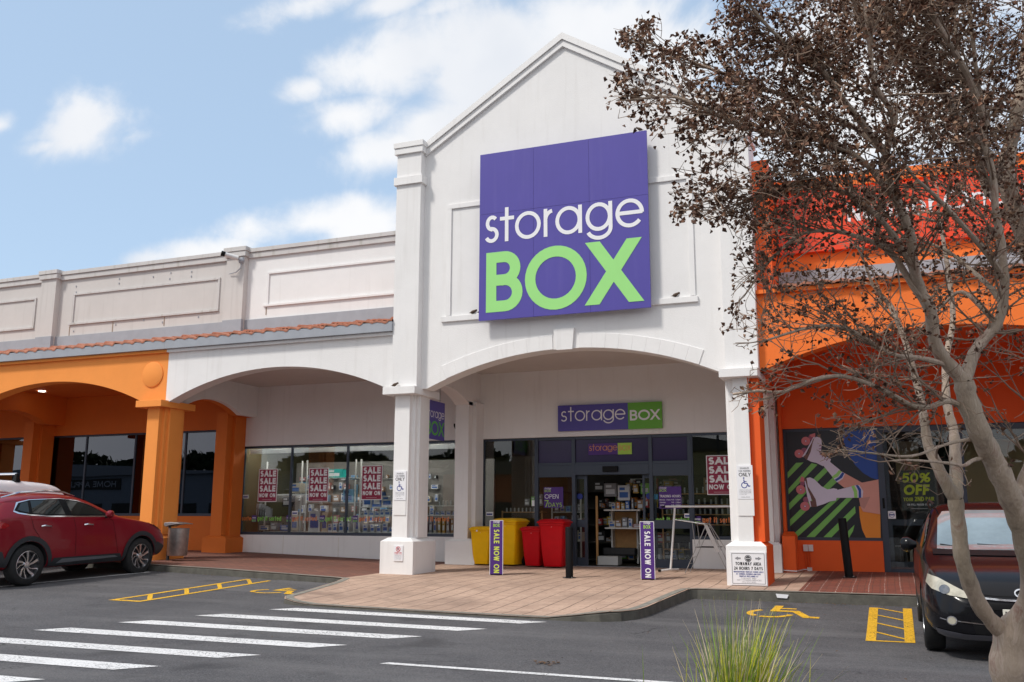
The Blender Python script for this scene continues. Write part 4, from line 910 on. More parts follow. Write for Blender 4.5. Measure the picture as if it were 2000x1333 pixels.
gp([(-1.95, 1.09), (-.2, 1.09), (-.2, 3.22), (-1.95, 3.22)], 'n')
gp([(-.83, 3.22), (-.2, 3.22), (-.2, 2.22), (-.33, 2.26), (-.48, 2.36), (-.62, 2.52), (-.74, 2.76), (-.81, 3.0)], 'b')
def cx(px): return -1.99+(px-45)/1130*1.82
# crop pixel helper: graphic drawn in its own 2D frame
def q(px, py):
    l = 140-(1280-py)*.055; r = 1185-(1283-py)*.068
    return (-1.95+(px-l)/(r-l)*1.75, 1.09+(1282-py)/1222*2.13)
def Q_(*pts): return [q(*p) for p in pts]
for st in ([(97, 545), (205, 425), (292, 422), (97, 617)], [(105, 740), (385, 432), (455, 450), (108, 802)], [(116, 905), (540, 480), (600, 500), (118, 985)], [(128, 1090), (640, 590), (690, 640), (132, 1165)],
           [(140, 1280), (800, 700), (860, 700), (225, 1280)][0:4], [(330, 1280), (790, 830), (860, 830), (425, 1280)], [(525, 1280), (880, 930), (887, 1005), (617, 1280)], [(803, 1210), (875, 1138), (858, 1210), (815, 1282), (803, 1282)]):
    gp(Q_(*st), 'g')
gp(Q_((925, 840), (940, 930), (925, 930), (935, 1060), (960, 1190), (1003, 1283), (1165, 1283), (1160, 1010), (1080, 830)), 'o')
# upper skate
for x, y, r in ((385, 130, 34), (300, 285, 30)): circ(*q(x, y), .062, 'pd')
gp(Q_((360, 100), (425, 80), (428, 128), (380, 128)), 'p')
for x, y in ((318, 172), (240, 318)): circ(*q(x, y), .088, 'p'); circ(*q(x, y), .022, 'pd'); circ(*q(x, y), .014, 'w')
gp(Q_((425, 125), (405, 128), (330, 270), (275, 355), (300, 360), (345, 270)), 'w')
gp(Q_((440, 125), (405, 150), (375, 220), (340, 320), (290, 350), (330, 400), (365, 330), (400, 200)), 'br')
gp(Q_((705, 520), (775, 560), (960, 665), (900, 700), (760, 720), (690, 665)), 'sk')
gp(Q_((590, 415), (715, 520), (625, 592), (525, 468)), 'w'); gp(Q_((700, 518), (730, 535), (715, 565), (680, 595), (640, 615), (618, 590), (665, 560)), 'gs'); gp(Q_((730, 535), (768, 560), (740, 620), (680, 660), (640, 615), (690, 590)), 'w'); gp(Q_((738, 543), (760, 556), (735, 605), (670, 645), (652, 628), (700, 595)), 'b')
gp(Q_((445, 125), (480, 135), (500, 165), (502, 215), (495, 290), (515, 325), (560, 360), (608, 390), (600, 418), (540, 462), (515, 468), (440, 430), (380, 415), (335, 390), (375, 300), (400, 190), (420, 135)), 'w')
for i, (x, y, dx, dy) in enumerate(((470, 235, 32, -12), (468, 270, 34, -6), (472, 305, 32, 2), (478, 335, 30, 0), (505, 365, 22, -22), (532, 388, 20, -24), (556, 410, 20, -34))):
    a = q(x, y); b = q(x+dx, y+dy); ribbon(mb, [a, b], .012, lambda u, v, l: (u, FY-.012, v), mi=keys.index('mg'))
# lower skate
gp(Q_((245, 640), (270, 580), (305, 605), (300, 660)), 'p'); circ(*q(280, 670), .045, 'pd'); circ(*q(325, 855), .06, 'pd')
for x, y in ((262, 738), (312, 930)): circ(*q(x, y), .092, 'p'); circ(*q(x, y), .024, 'pd'); circ(*q(x, y), .015, 'w')
gp(Q_((305, 635), (330, 640), (375, 800), (400, 935), (375, 935), (340, 830)), 'w')
gp(Q_((310, 615), (335, 600), (400, 780), (440, 850), (455, 935), (385, 937), (372, 870), (400, 870), (345, 740)), 'br')
gp(Q_((915, 672), (1140, 630), (1160, 1020), (970, 990), (940, 930), (925, 842), (960, 830)), 'sk'); gp(Q_((925, 842), (1050, 822), (985, 960), (940, 930)), 'sk2'); gp(Q_((960, 665), (1138, 632), (1140, 700), (930, 700)), 'sk')
gp(Q_((680, 745), (870, 698), (900, 835), (665, 835)), 'w'); gp(Q_((840, 705), (872, 695), (905, 760), (908, 835), (872, 835), (868, 770)), 'gs'); gp(Q_((872, 695), (930, 690), (972, 760), (965, 832), (908, 835), (905, 760)), 'w'); gp(Q_((888, 692), (915, 692), (948, 740), (950, 833), (922, 833), (920, 755)), 'b')
gp(Q_((330, 605), (370, 597), (420, 620), (460, 660), (500, 700), (570, 738), (640, 725), (682, 735), (680, 775), (668, 865), (600, 875), (530, 905), (450, 930), (435, 850), (395, 780), (345, 700)), 'w')
for i, (x, y, dx, dy) in enumerate(((440, 690, 16, -38), (470, 715, 14, -38), (498, 742, 14, -36), (526, 770, 14, -38), (572, 785, -4, -46), (612, 787, -4, -50), (648, 787, -8, -56))):
    a = q(x, y); b = q(x+dx, y+dy); ribbon(mb, [a, b], .012, lambda u, v, l: (u, FY-.014, v), mi=keys.index('mg'))
mb.build('vinyl', gmats, s)
# 50% off poster in the door glass
s = thing('discount_poster', 'lime lettered 50% OFF poster behind the shoe shop door glass', 'poster')
MB().box(.19, .86, FY+.05, FY+.056, 1.62, 2.40).build('sheet', mat('dark_green_sheet', (.02, .03, .028), .4), s)
lm = mat('acid_lime', (.60, .66, .02), .5); mb = MB()
text(mb, '50%', (.22, FY+.048, 2.16), RT, UP, .19, wt=.2, sp=.08, width=.52, slant=.12); text(mb, 'OFF', (.24, FY+.048, 1.92), RT, UP, .20, wt=.24, sp=.08, width=.46, slant=.12); text(mb, 'YOUR', (.235, FY+.048, 1.80), RT, UP, .07, wt=.16, sp=.1, width=.17); text(mb, '2ND', (.435, FY+.048, 1.80), RT, UP, .085, wt=.18, sp=.1, width=.17); text(mb, 'PAIR', (.635, FY+.048, 1.81), RT, UP, .07, wt=.16, sp=.1, width=.15)
text(mb, 'ON FULL PRICED ITEMS', (.29, FY+.048, 1.715), RT, UP, .036, wt=.2, sp=.12, width=.43, mi=1); mb.box(.36, .66, FY+.046, FY+.048, 1.655, 1.66, 1)
mb.build('lettering', [lm, M['signwhite']], s)
s = thing('security_sticker', 'small square white security sticker on the shoe shop door glass', 'sticker')
MB().box(-.07, .07, FY+.02, FY+.026, 1.46, 1.61).build('sheet', M['signwhite'], s, bevel=.004); mb = MB(); ribbon(mb, arc(0, 1.535, .048, .048, 0, 360, 20), .008, lambda a, b, l: (a, FY+.018, b)); mb.box(-.045, .045, FY+.016, FY+.018, 1.525, 1.548); mb.build('print', M['blueprint'], s)
for x, z, lb in ((-15.5, 1.93, 'small white notice label at the left edge of the long shop window'), (-13.98, 1.52, 'small white notice label low on the second window pane'), (-4.1, 1.47, 'small white notice label right of the door behind the drying rack'), (-8.68, 1.50, 'small white notice label on the glass above the yellow bins'), (-7.56, 1.72, 'blank white sheet taped to the glass left of the OPEN poster')):
    big = z == 1.72; s = thing('notice_label', lb, 'label'); MB().box(x, x+(.12 if big else .17), FY+.012, FY+.018, z, z+(.13 if big else .09)).build('sheet', M['signwhite'], s)
    if not big: MB().box(x+.015, x+.155, FY+.009, FY+.0115, z+.02, z+.055).build('print', M['blueprint'], s)
tag(box('notice_label', (-4.79, -4.68, FY+.10, FY+.106, 1.86, 1.97), mat('sky_blue', (.02, .30, .62), .5)), 'square sky blue sticker on the sliding door glass right of the opening', 'sticker')

# ------------------------------------------------------------------ fittings on the walls
def cctv(x, y, z, label):
    s = thing('security_camera', label, 'camera', (x, y, z))
    MB().lathe([(0, 0), (.075, 0), (.08, -.03), (.05, -.07), (0, -.08)], (0, 0, 0), 'y', 20).build('mount', M['flash'], s, smooth=True)
    MB().tube([(0, -.06, 0), (-.04, -.14, .02), (-.08, -.18, .05)], .025, 10).build('arm', M['flash'], s, smooth=True)
    MB().tube([(-.02, -.12, .03), (-.26, -.34, .10)], .055, 16).build('housing', M['plastic_w'], s, smooth=True); MB().tube([(-.24, -.325, .095), (-.31, -.385, .115)], .062, 16).build('hood', M['black'], s, smooth=True)
    MB().tube([(.01, -.02, -.06), (.01, -.05, -.2), (-.1, -.06, -.29), (-.32, -.04, -.31)], .012, 6).build('cable', M['flash'], s, smooth=True); return s
cctv(-14.08, 17.84, 7.50, 'grey bullet camera with a black hood on the parapet pier')
s = thing('dome_camera', 'small white dome camera on the wall left of the back pilaster', 'camera', (-9.33, 20.0, 3.62)); MB().box(-.06, .06, -.05, .15, .0, .22).build('bracket', M['plastic_w'], s, bevel=.01); MB().lathe([(.085, 0), (.085, -.05), (.07, -.09), (.045, -.13), (0, -.145)], (0, -.02, 0), 'z', 20).build('dome', M['black'], s, smooth=True)
s = thing('junction_box', 'pair of small grey electric boxes on the orange wall under the window', 'electric box')
for x in (-1.70, -1.60): MB().box(x, x+.092, 20.10, 20.15, .815, .945).build('box', M['plastic_w'], s, bevel=.006)
cnd = mat('orange_conduit', (.65, .09, .01), .6)
for x in (-1.665, -1.62, -1.575): MB().tube([(x, 20.125, .82), (x, 20.125, .5)], .009, 6).build('conduit', cnd, s, smooth=True)
MB().tube([(-1.60, 20.11, .50), (-1.60, 20.11, .465), (-1.72, 20.09, .455), (-1.80, 19.56, .45), (-2.08, 19.56, .46)], .013, 6).box(-1.64, -1.55, 20.08, 20.14, .43, .50).build('ground_pipe', M['plastic_w'], s)
tag(MB().add([(-1.77, 15.63, .30), (-1.575, 15.63, .29), (-1.60, 15.628, .235), (-1.75, 15.628, .24)], [(0, 1, 2, 3)]).add([(-1.77, 15.64, .30), (-1.575, 15.64, .29), (-1.60, 15.638, .235), (-1.75, 15.638, .24)], [(3, 2, 1, 0)]).build('kerb_marker', M['signwhite']), 'white painted marker on the kerb face below the right pillar', 'marker')

# ------------------------------------------------------------------ things on the pavement
def wheelie(x, y, rz, s_, m, label, group):
    """s_=1: big 240 litre bin; smaller for the 120 litre ones"""
    t = thing('wheelie_bin', label, 'bin', (x, y, P(x, y)), rz, group); W_, D_, H_ = .29*s_, .34*s_, 1.0*s_
    def ring(w, d, z, r=.05):
        r *= s_; pts = []
        for sx_, sy_, a0 in ((1, 1, 0), (-1, 1, 90), (-1, -1, 180), (1, -1, 270)):
            for k in range(5): a = radians(a0+22.5*k); pts.append((sx_*(w-r)+r*cos(a), sy_*(d-r)+r*sin(a), z))
        return pts
    levels = [(.70, .66, .03), (.72, .72, .10), (.80, .80, .3), (.90, .90, .72), (.935, .94, .90), (.94, .945, .905), (1.0, 1.0, .91), (1.0, 1.0, .965), (.95, .95, .97)]
    vs = []; fs = []
    for a, b, z in levels: vs += ring(W_*a, D_*b, z*H_)
    n = 20
    for i in range(len(levels)-1): fs += [(i*n+k, i*n+(k+1) % n, (i+1)*n+(k+1) % n, (i+1)*n+k) for k in range(n)]
    fs.append(tuple(range(n-1, -1, -1)))
    MB().add(vs, fs).build('body', m, t, smooth=True)
    vs = []; lid = [(1.09, 1.09, .955), (1.10, 1.10, .985), (1.0, 1.0, 1.005), (.9, .9, 1.03), (.6, .6, 1.045), (.1, .1, 1.05)]
    for a, b, z in lid: vs += ring(W_*a, D_*b, z*H_)
    fs = []
    for i in range(len(lid)-1): fs += [(i*n+k, i*n+(k+1) % n, (i+1)*n+(k+1) % n, (i+1)*n+k) for k in range(n)]
    fs.append(tuple(range((len(lid)-1)*n, len(lid)*n)))
    lidm = MB().add(vs, fs); lidm.box(-W_*.35, W_*.35, D_*1.0, D_*1.22, .955*H_, 1.0*H_); lidm.tube([(-W_*.25, -D_*1.03, .985*H_), (-W_*.25, -D_*1.12, .99*H_), (W_*.25, -D_*1.12, .99*H_), (W_*.25, -D_*1.03, .985*H_)], .012, 6)
    lidm.build('lid', m, t, smooth=True)
    MB().tube([(-W_*.8, D_*1.0, .90*H_), (-W_*.8, D_*1.28, .93*H_), (W_*.8, D_*1.28, .93*H_), (W_*.8, D_*1.0, .90*H_)], .016*s_, 8).build('handle', m, t, smooth=True)
    for sx_ in (-1, 1): MB().lathe([(0, -.025), (.09*s_, -.025), (.10*s_, -.015), (.10*s_, .015), (.09*s_, .025), (0, .025)], (sx_*W_*.78, D_*.72, .10*s_), 'x', 20).build('wheel', M['rubber'], t, smooth=True)
    MB().lathe([(0, 0), (.010, 0), (.010, .003), (0, .003)], (W_*.05, -D_*.935, .88*H_), 'y', 10).build('rivet', M['signwhite'], t)
    return t
gname = 'plastic wheelie bins left of the door'
wheelie(-8.50, 19.66, radians(4), .80, M['yellow_bin'], 'smaller yellow wheelie bin beside the white back pilaster', gname)
wheelie(-7.88, 19.74, radians(-5), .98, M['yellow_bin'], 'larger yellow wheelie bin behind the purple sale bollard cover', gname)
wheelie(-7.28, 19.70, radians(-3), .82, M['red_bin'], 'smaller red wheelie bin between the large yellow bin and the large red bin', gname)
wheelie(-6.80, 19.62, radians(3), .98, M['red_bin'], 'larger red wheelie bin next to the door opening', gname)
tag(box('bin_sticker', (-8.56, -8.52, 19.375, 19.38, P(-8.5, 19.5)+.73, P(-8.5, 19.5)+.80), M['signwhite']), 'small white sticker on the front of the smaller yellow bin', 'sticker')
def sale_post(x, y, rz, m_, label):
    t = thing('sale_bollard_cover', label, 'sign', (x, y, P(x, y)), rz, 'purple SALE NOW ON bollard covers')
    MB().box(-.125, .125, -.125, .125, .015, 1.03).build('cover', M['deeppurple'], t, bevel=.006)
    MB().box(-.129, -.120, -.129, -.120, .01, 1.035).box(.120, .129, -.129, -.120, .01, 1.035).box(.120, .129, .12, .129, .01, 1.035).box(-.129, .129, -.129, -.122, 1.025, 1.035).build('edge_piping', M['signwhite'], t)
    mb = MB(); text(mb, 'SALE NOW ON', (-.048, -.128, .86), (0, 0, -1), (1, 0, 0), .105, wt=.19, sp=.12, width=.82, mi=0)
    text(mb, 'BOX', (-.062, -.127, .905), RT, UP, .062, wt=.17, sp=.08, width=.125, mi=1); text(mb, 'storage', (-.062, -.127, .985), RT, UP, .05, wt=.1, sp=.06, width=.125, mi=2)
    mb.build('lettering', [m_, M['lime'], M['signwhite']], t); MB().box(-.11, .11, -.11, .11, 0, .014).build('base', M['black'], t)
    return t
sale_post(-7.17, 17.22, radians(22), mat('yellow_green_print', (.62, .70, .10), .5), 'purple SALE NOW ON post cover with yellow-green letters, in front of the yellow bins')
sale_post(-4.18, 17.20, radians(13), M['signwhite'], 'purple SALE NOW ON post cover with white letters, right of the doorway')
def bollard(x, y, label, hgt=1.05, r=.07, tilt=(0, 0)):
    t = thing('bollard', label, 'bollard', (x, y, P(x, y)-.002), 0, 'black steel bollards'); t.rotation_euler = (radians(tilt[0]), radians(tilt[1]), 0)
    MB().lathe([(r, 0), (r, hgt-.02), (r-.006, hgt-.004), (r-.02, hgt), (0, hgt)], (0, 0, 0), 'z', 28).build('post', M['black'], t, smooth=True)
    MB().lathe([(r*1.0, .012), (r*1.75, .012), (r*1.8, .006), (r*1.8, -.01)], (0, 0, 0), 'z', 28).build('base_plate', M['black'], t)
    mb = MB()
    for k in range(4): a = pi/4+k*pi/2; mb.lathe([(.012, .012), (.012, .025), (0, .025)], (r*1.45*cos(a), r*1.45*sin(a), 0), 'z', 8)
    mb.build('bolts', M['steel'], t); return t
bollard(-5.63, 17.05, 'shorter black bollard in front of the open doorway', .93)
bollard(-.80, 18.75, 'taller black bollard in front of the roller skate graphic', 1.02+.05, .075, (0, -3.5))
# street litter bin by the amber pillar
t = thing('litter_bin', 'stainless steel litter bin with a curved lid beside the amber pillar', 'bin', (-14.50, 16.75, P(-14.6, 16.7))); t.scale = (.86, .86, .90)
MB().lathe([(0, .12), (.23, .12), (.24, .14), (.255, .75), (.26, .77), (.24, .77), (.23, .2)], (0.02, 0, 0), 'z', 32).build('drum', M['steel'], t, smooth=True)
MB().box(-.30, -.25, -.03, .03, -.02, .86).build('post', M['cladding'], t, bevel=.005)
MB().prism([(-.30, .84), (-.29, .90), (-.1, .915), (.12, .90), (.30, .875), (.29, .862), (.1, .865), (-.12, .84), (-.24, .80)], 'y', -.2, .2).build('lid', M['steel'], t, bevel=.01)
# garment rail
t = thing('garment_rail', 'white pole garment rail standing right of the door', 'clothes rail', (-4.15, 19.1, P(-4.15, 19.1)))
t0 = P(-4.15, 19.1); mb = MB().tube([(-.03, 0, .03), (.09, 0, 1.26)], .022, 12); mb.build('upright', M['plastic_w'], t, smooth=True)
MB().tube([(1.35, 0, .03), (1.25, 0, 1.26)], .022, 12).build('upright', M['plastic_w'], t, smooth=True)
MB().tube([(-.10, 0, 1.285), (1.42, 0, 1.285)], .021, 12).build('rail', M['plastic_w'], t, smooth=True)
MB().tube([(-.18, 0, 1.275), (-.08, 0, 1.285)], .018, 10).build('end_cap', M['black'], t, smooth=True)
MB().tube([(-.19, -.20, .03), (-.02, 0, .05), (.08, .22, .04)], .02, 10).build('foot', M['plastic_w'], t, smooth=True); MB().tube([(-.19, -.20, .03), (-.22, -.235, .028)], .024, 10).build('foot_cap', M['black'], t, smooth=True)
# folding laundry airer
t = thing('drying_rack', 'folding metal laundry airer with spread wings beside the right pillar', 'drying rack', (-3.40, 19.0, P(-3.4, 19)))
def tb(n, pts, r=.008, m=M['steel']): return MB().tube(pts, r, 8).build(n, m, t, smooth=True)
for yo in (-.25, .25):
    tb('leg', [(-.42, yo, .0), (.02, yo, .93)]); tb('leg', [(.42, yo, .0), (-.02, yo+.01, .95)]); tb('wing', [(-.62, yo, 1.03), (.0, yo, .94)], .009); tb('wing', [(.0, yo, .95), (.30, yo, .45)], .009); tb('strut', [(-.25, yo, .98), (-.2, yo, .45)], .006)
for k in range(6): tb('wing_wire', [(-.62+.11*k, -.25, 1.03-.0155*k), (-.62+.11*k, .25, 1.03-.0155*k)], .005)
for z in (.18, .30, .5): tb('cross_wire', [(-.42+z*.45, -.25, z), (-.42+z*.45, .25, z)], .005)
tb('shelf_wire', [(-.20, -.25, .5), (.24, -.25, .5)], .007, M['black']); tb('shelf_wire', [(-.20, .25, .5), (.24, .25, .5)], .007, M['black'])
MB().add([(-.02, -.27, .93), (.05, -.27, .93), (.28, -.27, .42), (.20, -.27, .40)]+[(-.02, -.25, .93), (.05, -.25, .93), (.28, -.25, .42), (.20, -.25, .40)], [(0, 1, 2, 3), (4, 5, 6, 7), (0, 1, 5, 4), (2, 3, 7, 6), (1, 2, 6, 5), (3, 0, 4, 7)]).build('side_panel', mat('grey_panel', (.30, .28, .28), .5), t)
# dead leaves on the road and along the kerb
mb = MB(); R = random.Random(21)
def dead(x, y, s):
    a = R.uniform(0, 6.28); z = (P(x, y) if y > itp(FRONT, x)+.05 else A(x, y))+.008; mb.add([(x+s*cos(a+q)*(1 if q in (0, pi) else .5), y+s*sin(a+q)*(1 if q in (0, pi) else .5), z+R.uniform(0, .012)) for q in (0, pi/2, pi, 3*pi/2)], [(0, 1, 2), (0, 2, 3)])
for _ in range(38): dead(-3.05+R.gauss(0, .06), 8.55+R.gauss(0, .05), R.uniform(.012, .03))
for _ in range(150): x = R.uniform(-2.9, 3); dead(x, itp(FRONT, x)-.04-abs(R.gauss(0, .12)), R.uniform(.01, .022))
for _ in range(90): x = R.uniform(-14, -9.5); dead(x, itp(FRONT, x)-.04-abs(R.gauss(0, .08)), R.uniform(.008, .018))
for _ in range(140): dead(R.uniform(-9, 3), R.uniform(8, 19), R.uniform(.008, .018))
tag(mb.build('leaf_litter', mat('dead_leaf', (.13, .07, .035), .9, nvar=.4, nscale=30)), 'small brown dead leaves scattered on the asphalt and along the kerb', 'leaf litter', kind='stuff')
# ------------------------------------------------------------------ birds
def bird(x, y, z, rz, label, s_=1):
    r = [(-.075, .0, .010, .004), (-.055, .0, .012, .008), (-.03, .0, .022, .022), (0, 0, .030, .030), (.025, 0, .038, .027), (.042, 0, .052, .020), (.055, 0, .060, .019), (.068, 0, .060, .012), (.074, 0, .058, .005), (.086, 0, .057, .001)]
    mb = MB(); vs = []; n = 10
    for px, py, pz, rr in r:
        for k in range(n): a = 2*pi*k/n; vs.append((px*s_, rr*cos(a)*s_, (pz+.012+rr*sin(a)*(.5 if px < -.05 else 1))*s_))
    mb.add(vs, [(i*n+k, i*n+(k+1) % n, (i+1)*n+(k+1) % n, (i+1)*n+k) for i in range(len(r)-1) for k in range(n)])
    t = thing('sparrow', label, 'bird', (x, y, z), rz, 'sparrows perched on ledges'); mb.build('body', mat_bird, t, smooth=True)
    for sy_ in (-1, 1): MB().tube([(0, sy_*.01*s_, .02*s_), (.005*s_, sy_*.012*s_, 0)], .0025*s_, 5).build('leg', M['blackprint'], t)
mat_bird = mat('brown_feathers', (.10, .065, .045), .9, nvar=.5, nscale=60)
bird(-7.50, 16.73, 5.445, radians(20), 'sparrow on the ledge just left of the big purple board', 1.15); bird(-7.34, 16.73, 5.445, radians(25), 'sparrow tight against the left edge of the big purple board'); bird(-3.43, 16.73, 5.445, radians(20), 'sparrow on the ledge right of the big purple board', 1.15)
bird(-9.10, 16.49, 4.027, radians(15), 'sparrow on the capital of the middle white pillar', 1.1); bird(-3.98, 16.54, 8.695, radians(190), 'sparrow on the top right corner of the big purple board', 1.05)

# ------------------------------------------------------------------ goods in the windows and the doorway
def shelf(x0, x1, y, zs, m, post=M['shelfwhite'], d=.36, label='', nm='shelving_unit', z0=.42, top=2.9):
    t = thing(nm, label, 'shelf')
    for x in (x0, x1): MB().box(x-.015, x+.015, y, y+.03, z0, top).build('post', post, t)
    for z in zs: MB().box(x0, x1, y, y+d, z-.02, z).build('shelf_board', m, t)
    return t
gc = {'white': (.62, .64, .68), 'blue': (.03, .12, .42), 'sky': (.20, .42, .62), 'teal': (.01, .33, .30), 'brown': (.30, .17, .09), 'cream': (.58, .52, .42), 'pink': (.42, .18, .18), 'black': (.02, .02, .022), 'red': (.45, .02, .03), 'orange': (.70, .22, .02), 'yellow': (.70, .50, .04), 'green': (.15, .48, .05), 'grey': (.22, .22, .24), 'gold': (.45, .28, .06)}
gmt = {k: mat('product_'+k, v, .5, nvar=.15, nscale=12) for k, v in gc.items()}
protos = {}
def boxmesh(k):
    if k in protos: return protos[k]
    o = MB().box(-.5, .5, -.5, .5, 0, 1, 0).box(-.36, .36, -.504, -.5, .18, .55, 1).box(-.36, .1, -.504, -.5, .68, .86, 1).build('product_box', [gmt[k], gmt['blue' if k in ('white', 'cream', 'sky') else 'white']]); o.location = (0, 25, -30); me = o.data; bpy.data.objects.remove(o); protos[k] = me; return me
def good(x, y, z, w, d, h_, k, label, group, rz=0, nm='product_box', cat='box'):
    o = bpy.data.objects.new(nm, boxmesh(k)); COL.objects.link(o); o.location = (x, y, z); o.scale = (w, d, h_); o.rotation_euler = (0, 0, rz); return tag(o, label, cat, group)
def jarmesh():
    if 'jar' in protos: return protos['jar']
    o = MB().lathe([(0, 0), (.42, 0), (.5, .06), (.5, .68), (.40, .80), (.40, .82)], n=14, mi=0).lathe([(.43, .82), (.43, .98), (.36, 1.0), (0, 1.0)], n=14, mi=1).build('storage_jar', [mat('jar_glass', (.35, .38, .38), .15, nvar=.3, nscale=8), M['steel']], smooth=True); me = o.data; bpy.data.objects.remove(o); protos['jar'] = me; return me
def jar(x, y, z, r, h_, label, group):
    o = bpy.data.objects.new('storage_jar', jarmesh()); COL.objects.link(o); o.location = (x, y, z); o.scale = (r, r, h_); return tag(o, label, 'jar', group)
rnd = random.Random(11)
shelf(-13.95, -12.5, 20.75, (1.10, 1.83, 2.45), M['shelfwhite'], label='white shelving unit behind the second pane of the long window')
shelf(-12.35, -10.95, 20.75, (1.10, 1.50, 1.72, 2.42), M['shelfwhite'], label='white shelving unit behind the third pane with blue and white boxes')
shelf(-10.6, -9.5, 20.75, (1.10, 1.52, 1.75), M['shelfwhite'], label='white shelving unit seen between the middle pillar and its pilaster')
shelf(-15.3, -14.2, 20.9, (1.10, 2.05), M['shelfwhite'], label='white shelving unit behind the leftmost pane', d=.5)
L3 = 'small %s carton on the %s shelf of the third window pane'; g3 = 'cartons on the third pane shelves'
x = -12.28
while x < -11.05:
    w_ = rnd.uniform(.09, .17); k = rnd.choice(['white', 'white', 'sky', 'white']); good(x+w_/2, 20.93, 1.50, w_, .18, rnd.uniform(.10, .20), k, L3 % ({'white': 'white', 'sky': 'pale blue'}[k], 'middle'), g3); x += w_+.015
x = -12.3
for w_, h_, k in ((.26, .30, 'white'), (.24, .36, 'blue'), (.30, .27, 'white'), (.2, .12, 'pink'), (.3, .10, 'sky')):
    good(x+w_/2, 20.93, 1.72, w_, .25, h_, k, '%s box on the top loaded shelf of the third window pane' % {'white': 'white', 'blue': 'blue and white', 'pink': 'pink', 'sky': 'pale blue'}[k], 'boxes on the upper shelf of the third pane'); x += w_+.02
x = -12.28
while x < -11.05:
    w_ = rnd.uniform(.08, .15); k = rnd.choice(['white', 'sky', 'white', 'teal']); good(x+w_/2, 20.9, 1.10, w_, .16, rnd.uniform(.13, .26), k, L3 % ({'white': 'white', 'sky': 'pale blue', 'teal': 'teal'}[k], 'bottom'), g3); x += w_+rnd.uniform(.01, .09)
for x, w_, z, h_, k, lb in ((-13.72, .34, 1.10, .52, 'white', 'tall white carton at the foot of the second window pane'), (-13.42, .16, 1.10, .48, 'cream', 'tall cream carton beside the tall white carton'), (-13.25, .12, 1.10, .20, 'white', 'small white carton right of the tall cream carton'),
    (-13.1, .12, 1.10, .21, 'white', 'small white carton, second right of the tall cream carton'), (-12.92, .13, 1.10, .24, 'white', 'small white carton left of the second window mullion'), (-12.75, .13, 1.10, .22, 'white', 'small white carton nearest the second window mullion'),
    (-13.7, .22, 1.83, .24, 'pink', 'pink basket left of the second SALE poster'), (-13.55, .14, 1.83, .12, 'white', 'white cup carton beside the pink basket'), (-12.75, .3, 1.83, .33, 'sky', 'blue and white box right of the second SALE poster'), (-13.25, .62, 2.45, .22, 'teal', 'teal storage tub above the second SALE poster'),
    (-12.6, .12, 1.45, .02, 'white', 'thin white tray on the shelf edge by the second mullion'), (-14.32, .20, 1.12, .40, 'cream', 'upright cream box behind the first window mullion'), (-14.6, .3, 1.12, .14, 'blue', 'flat blue box low in the leftmost pane'), (-14.95, .2, 1.12, .20, 'grey', 'grey wire basket low in the leftmost pane'), (-15.25, .3, 1.12, .13, 'cream', 'cream bowl box low in the leftmost pane corner'),
    (-14.6, .24, 2.05-.32, .24, 'black', 'black appliance hanging in the leftmost pane'), (-14.35, .34, 2.07, .26, 'cream', 'cream box right of the leftmost SALE poster'), (-12.46, .09, 1.10, .42, 'white', 'slim upright white carton right of the second mullion')):
    good(x, 20.95, z, w_, .22, h_, k, lb, 'boxes in the long shop window')
for i in range(5): good(-15.3+.07*i, 20.7, 1.46-.0*i, .015, .42, .34-.03*i, 'grey', 'dark plate standing in the rack of the leftmost pane', 'plates in a rack behind the leftmost pane', rz=.2, nm='rack_plate', cat='plate')
for i in range(9): good(-10.48+.115*i, 20.9, 1.10, .07, .3, rnd.uniform(.30, .36), rnd.choice(['brown', 'cream', 'gold', 'grey']), 'upright slat board standing under the orange slogan by the back pilaster', 'upright boards by the back pilaster', nm='slat_board', cat='board')
for i in range(7): jar(-10.2+.10*i, 20.9, 1.75, .035, .12, 'small pale jar on the top shelf between pillar and pilaster', 'jars between pillar and pilaster')
for i in range(6): good(-10.4+.15*i, 20.95, 1.52, .11, .16, rnd.uniform(.07, .12), 'white', 'low white carton on the middle shelf between pillar and pilaster', 'cartons between pillar and pilaster')
for r_, z in enumerate((1.35, 1.62, 1.9, 2.2, 2.5)):
    x = -15.2
    while x < -11.0:
        w_ = rnd.uniform(.05, .22); k = rnd.choice(['grey', 'white', 'cream', 'black', 'pink', 'brown', 'sky', 'white']); good(x+w_/2, 22.32, z-rnd.uniform(0, .05), w_, .1, rnd.uniform(.08, .24), k, '%s item hung on row %s of the slat wall behind the long shop window' % (k, ('one', 'two', 'three', 'four', 'five')[r_]), 'goods hung on the slat wall'); x += w_+rnd.uniform(.03, .22)
# timber shelves with jars right of the door
shelf(-4.72, -2.4, 20.9, (.80, 1.33, 1.55, 1.76, 2.0), M['pine'], M['pine'], label='pine shelving full of glass jars right of the door', top=2.0)
for z, n in ((.80, 9), (1.33, 14), (1.55, 18), (1.76, 18), (2.0, 16)):
    for i in range(n): jar(-4.65+2.2*i/n+rnd.uniform(-.01, .01), 21.02, z, .05, rnd.uniform(.10, .15), {.80: 'glass jar on the lowest pine shelf right of the door', 1.33: 'glass jar on the second lowest pine shelf right of the door', 1.55: 'glass jar on the middle pine shelf right of the door', 1.76: 'glass jar on the fourth pine shelf right of the door', 2.0: 'glass jar on the top pine shelf right of the door'}[z], 'glass jars on the pine shelving')
good(-3.65, 21.05, 2.0, .3, .2, .34, 'brown', 'brown carton on top of the pine shelving', 'cartons')
shelf(-8.6, -7.6, 21.0, (1.0, 1.60), M['pine'], M['pine'], label='pine shelf behind the glass above the yellow bins', top=1.62)
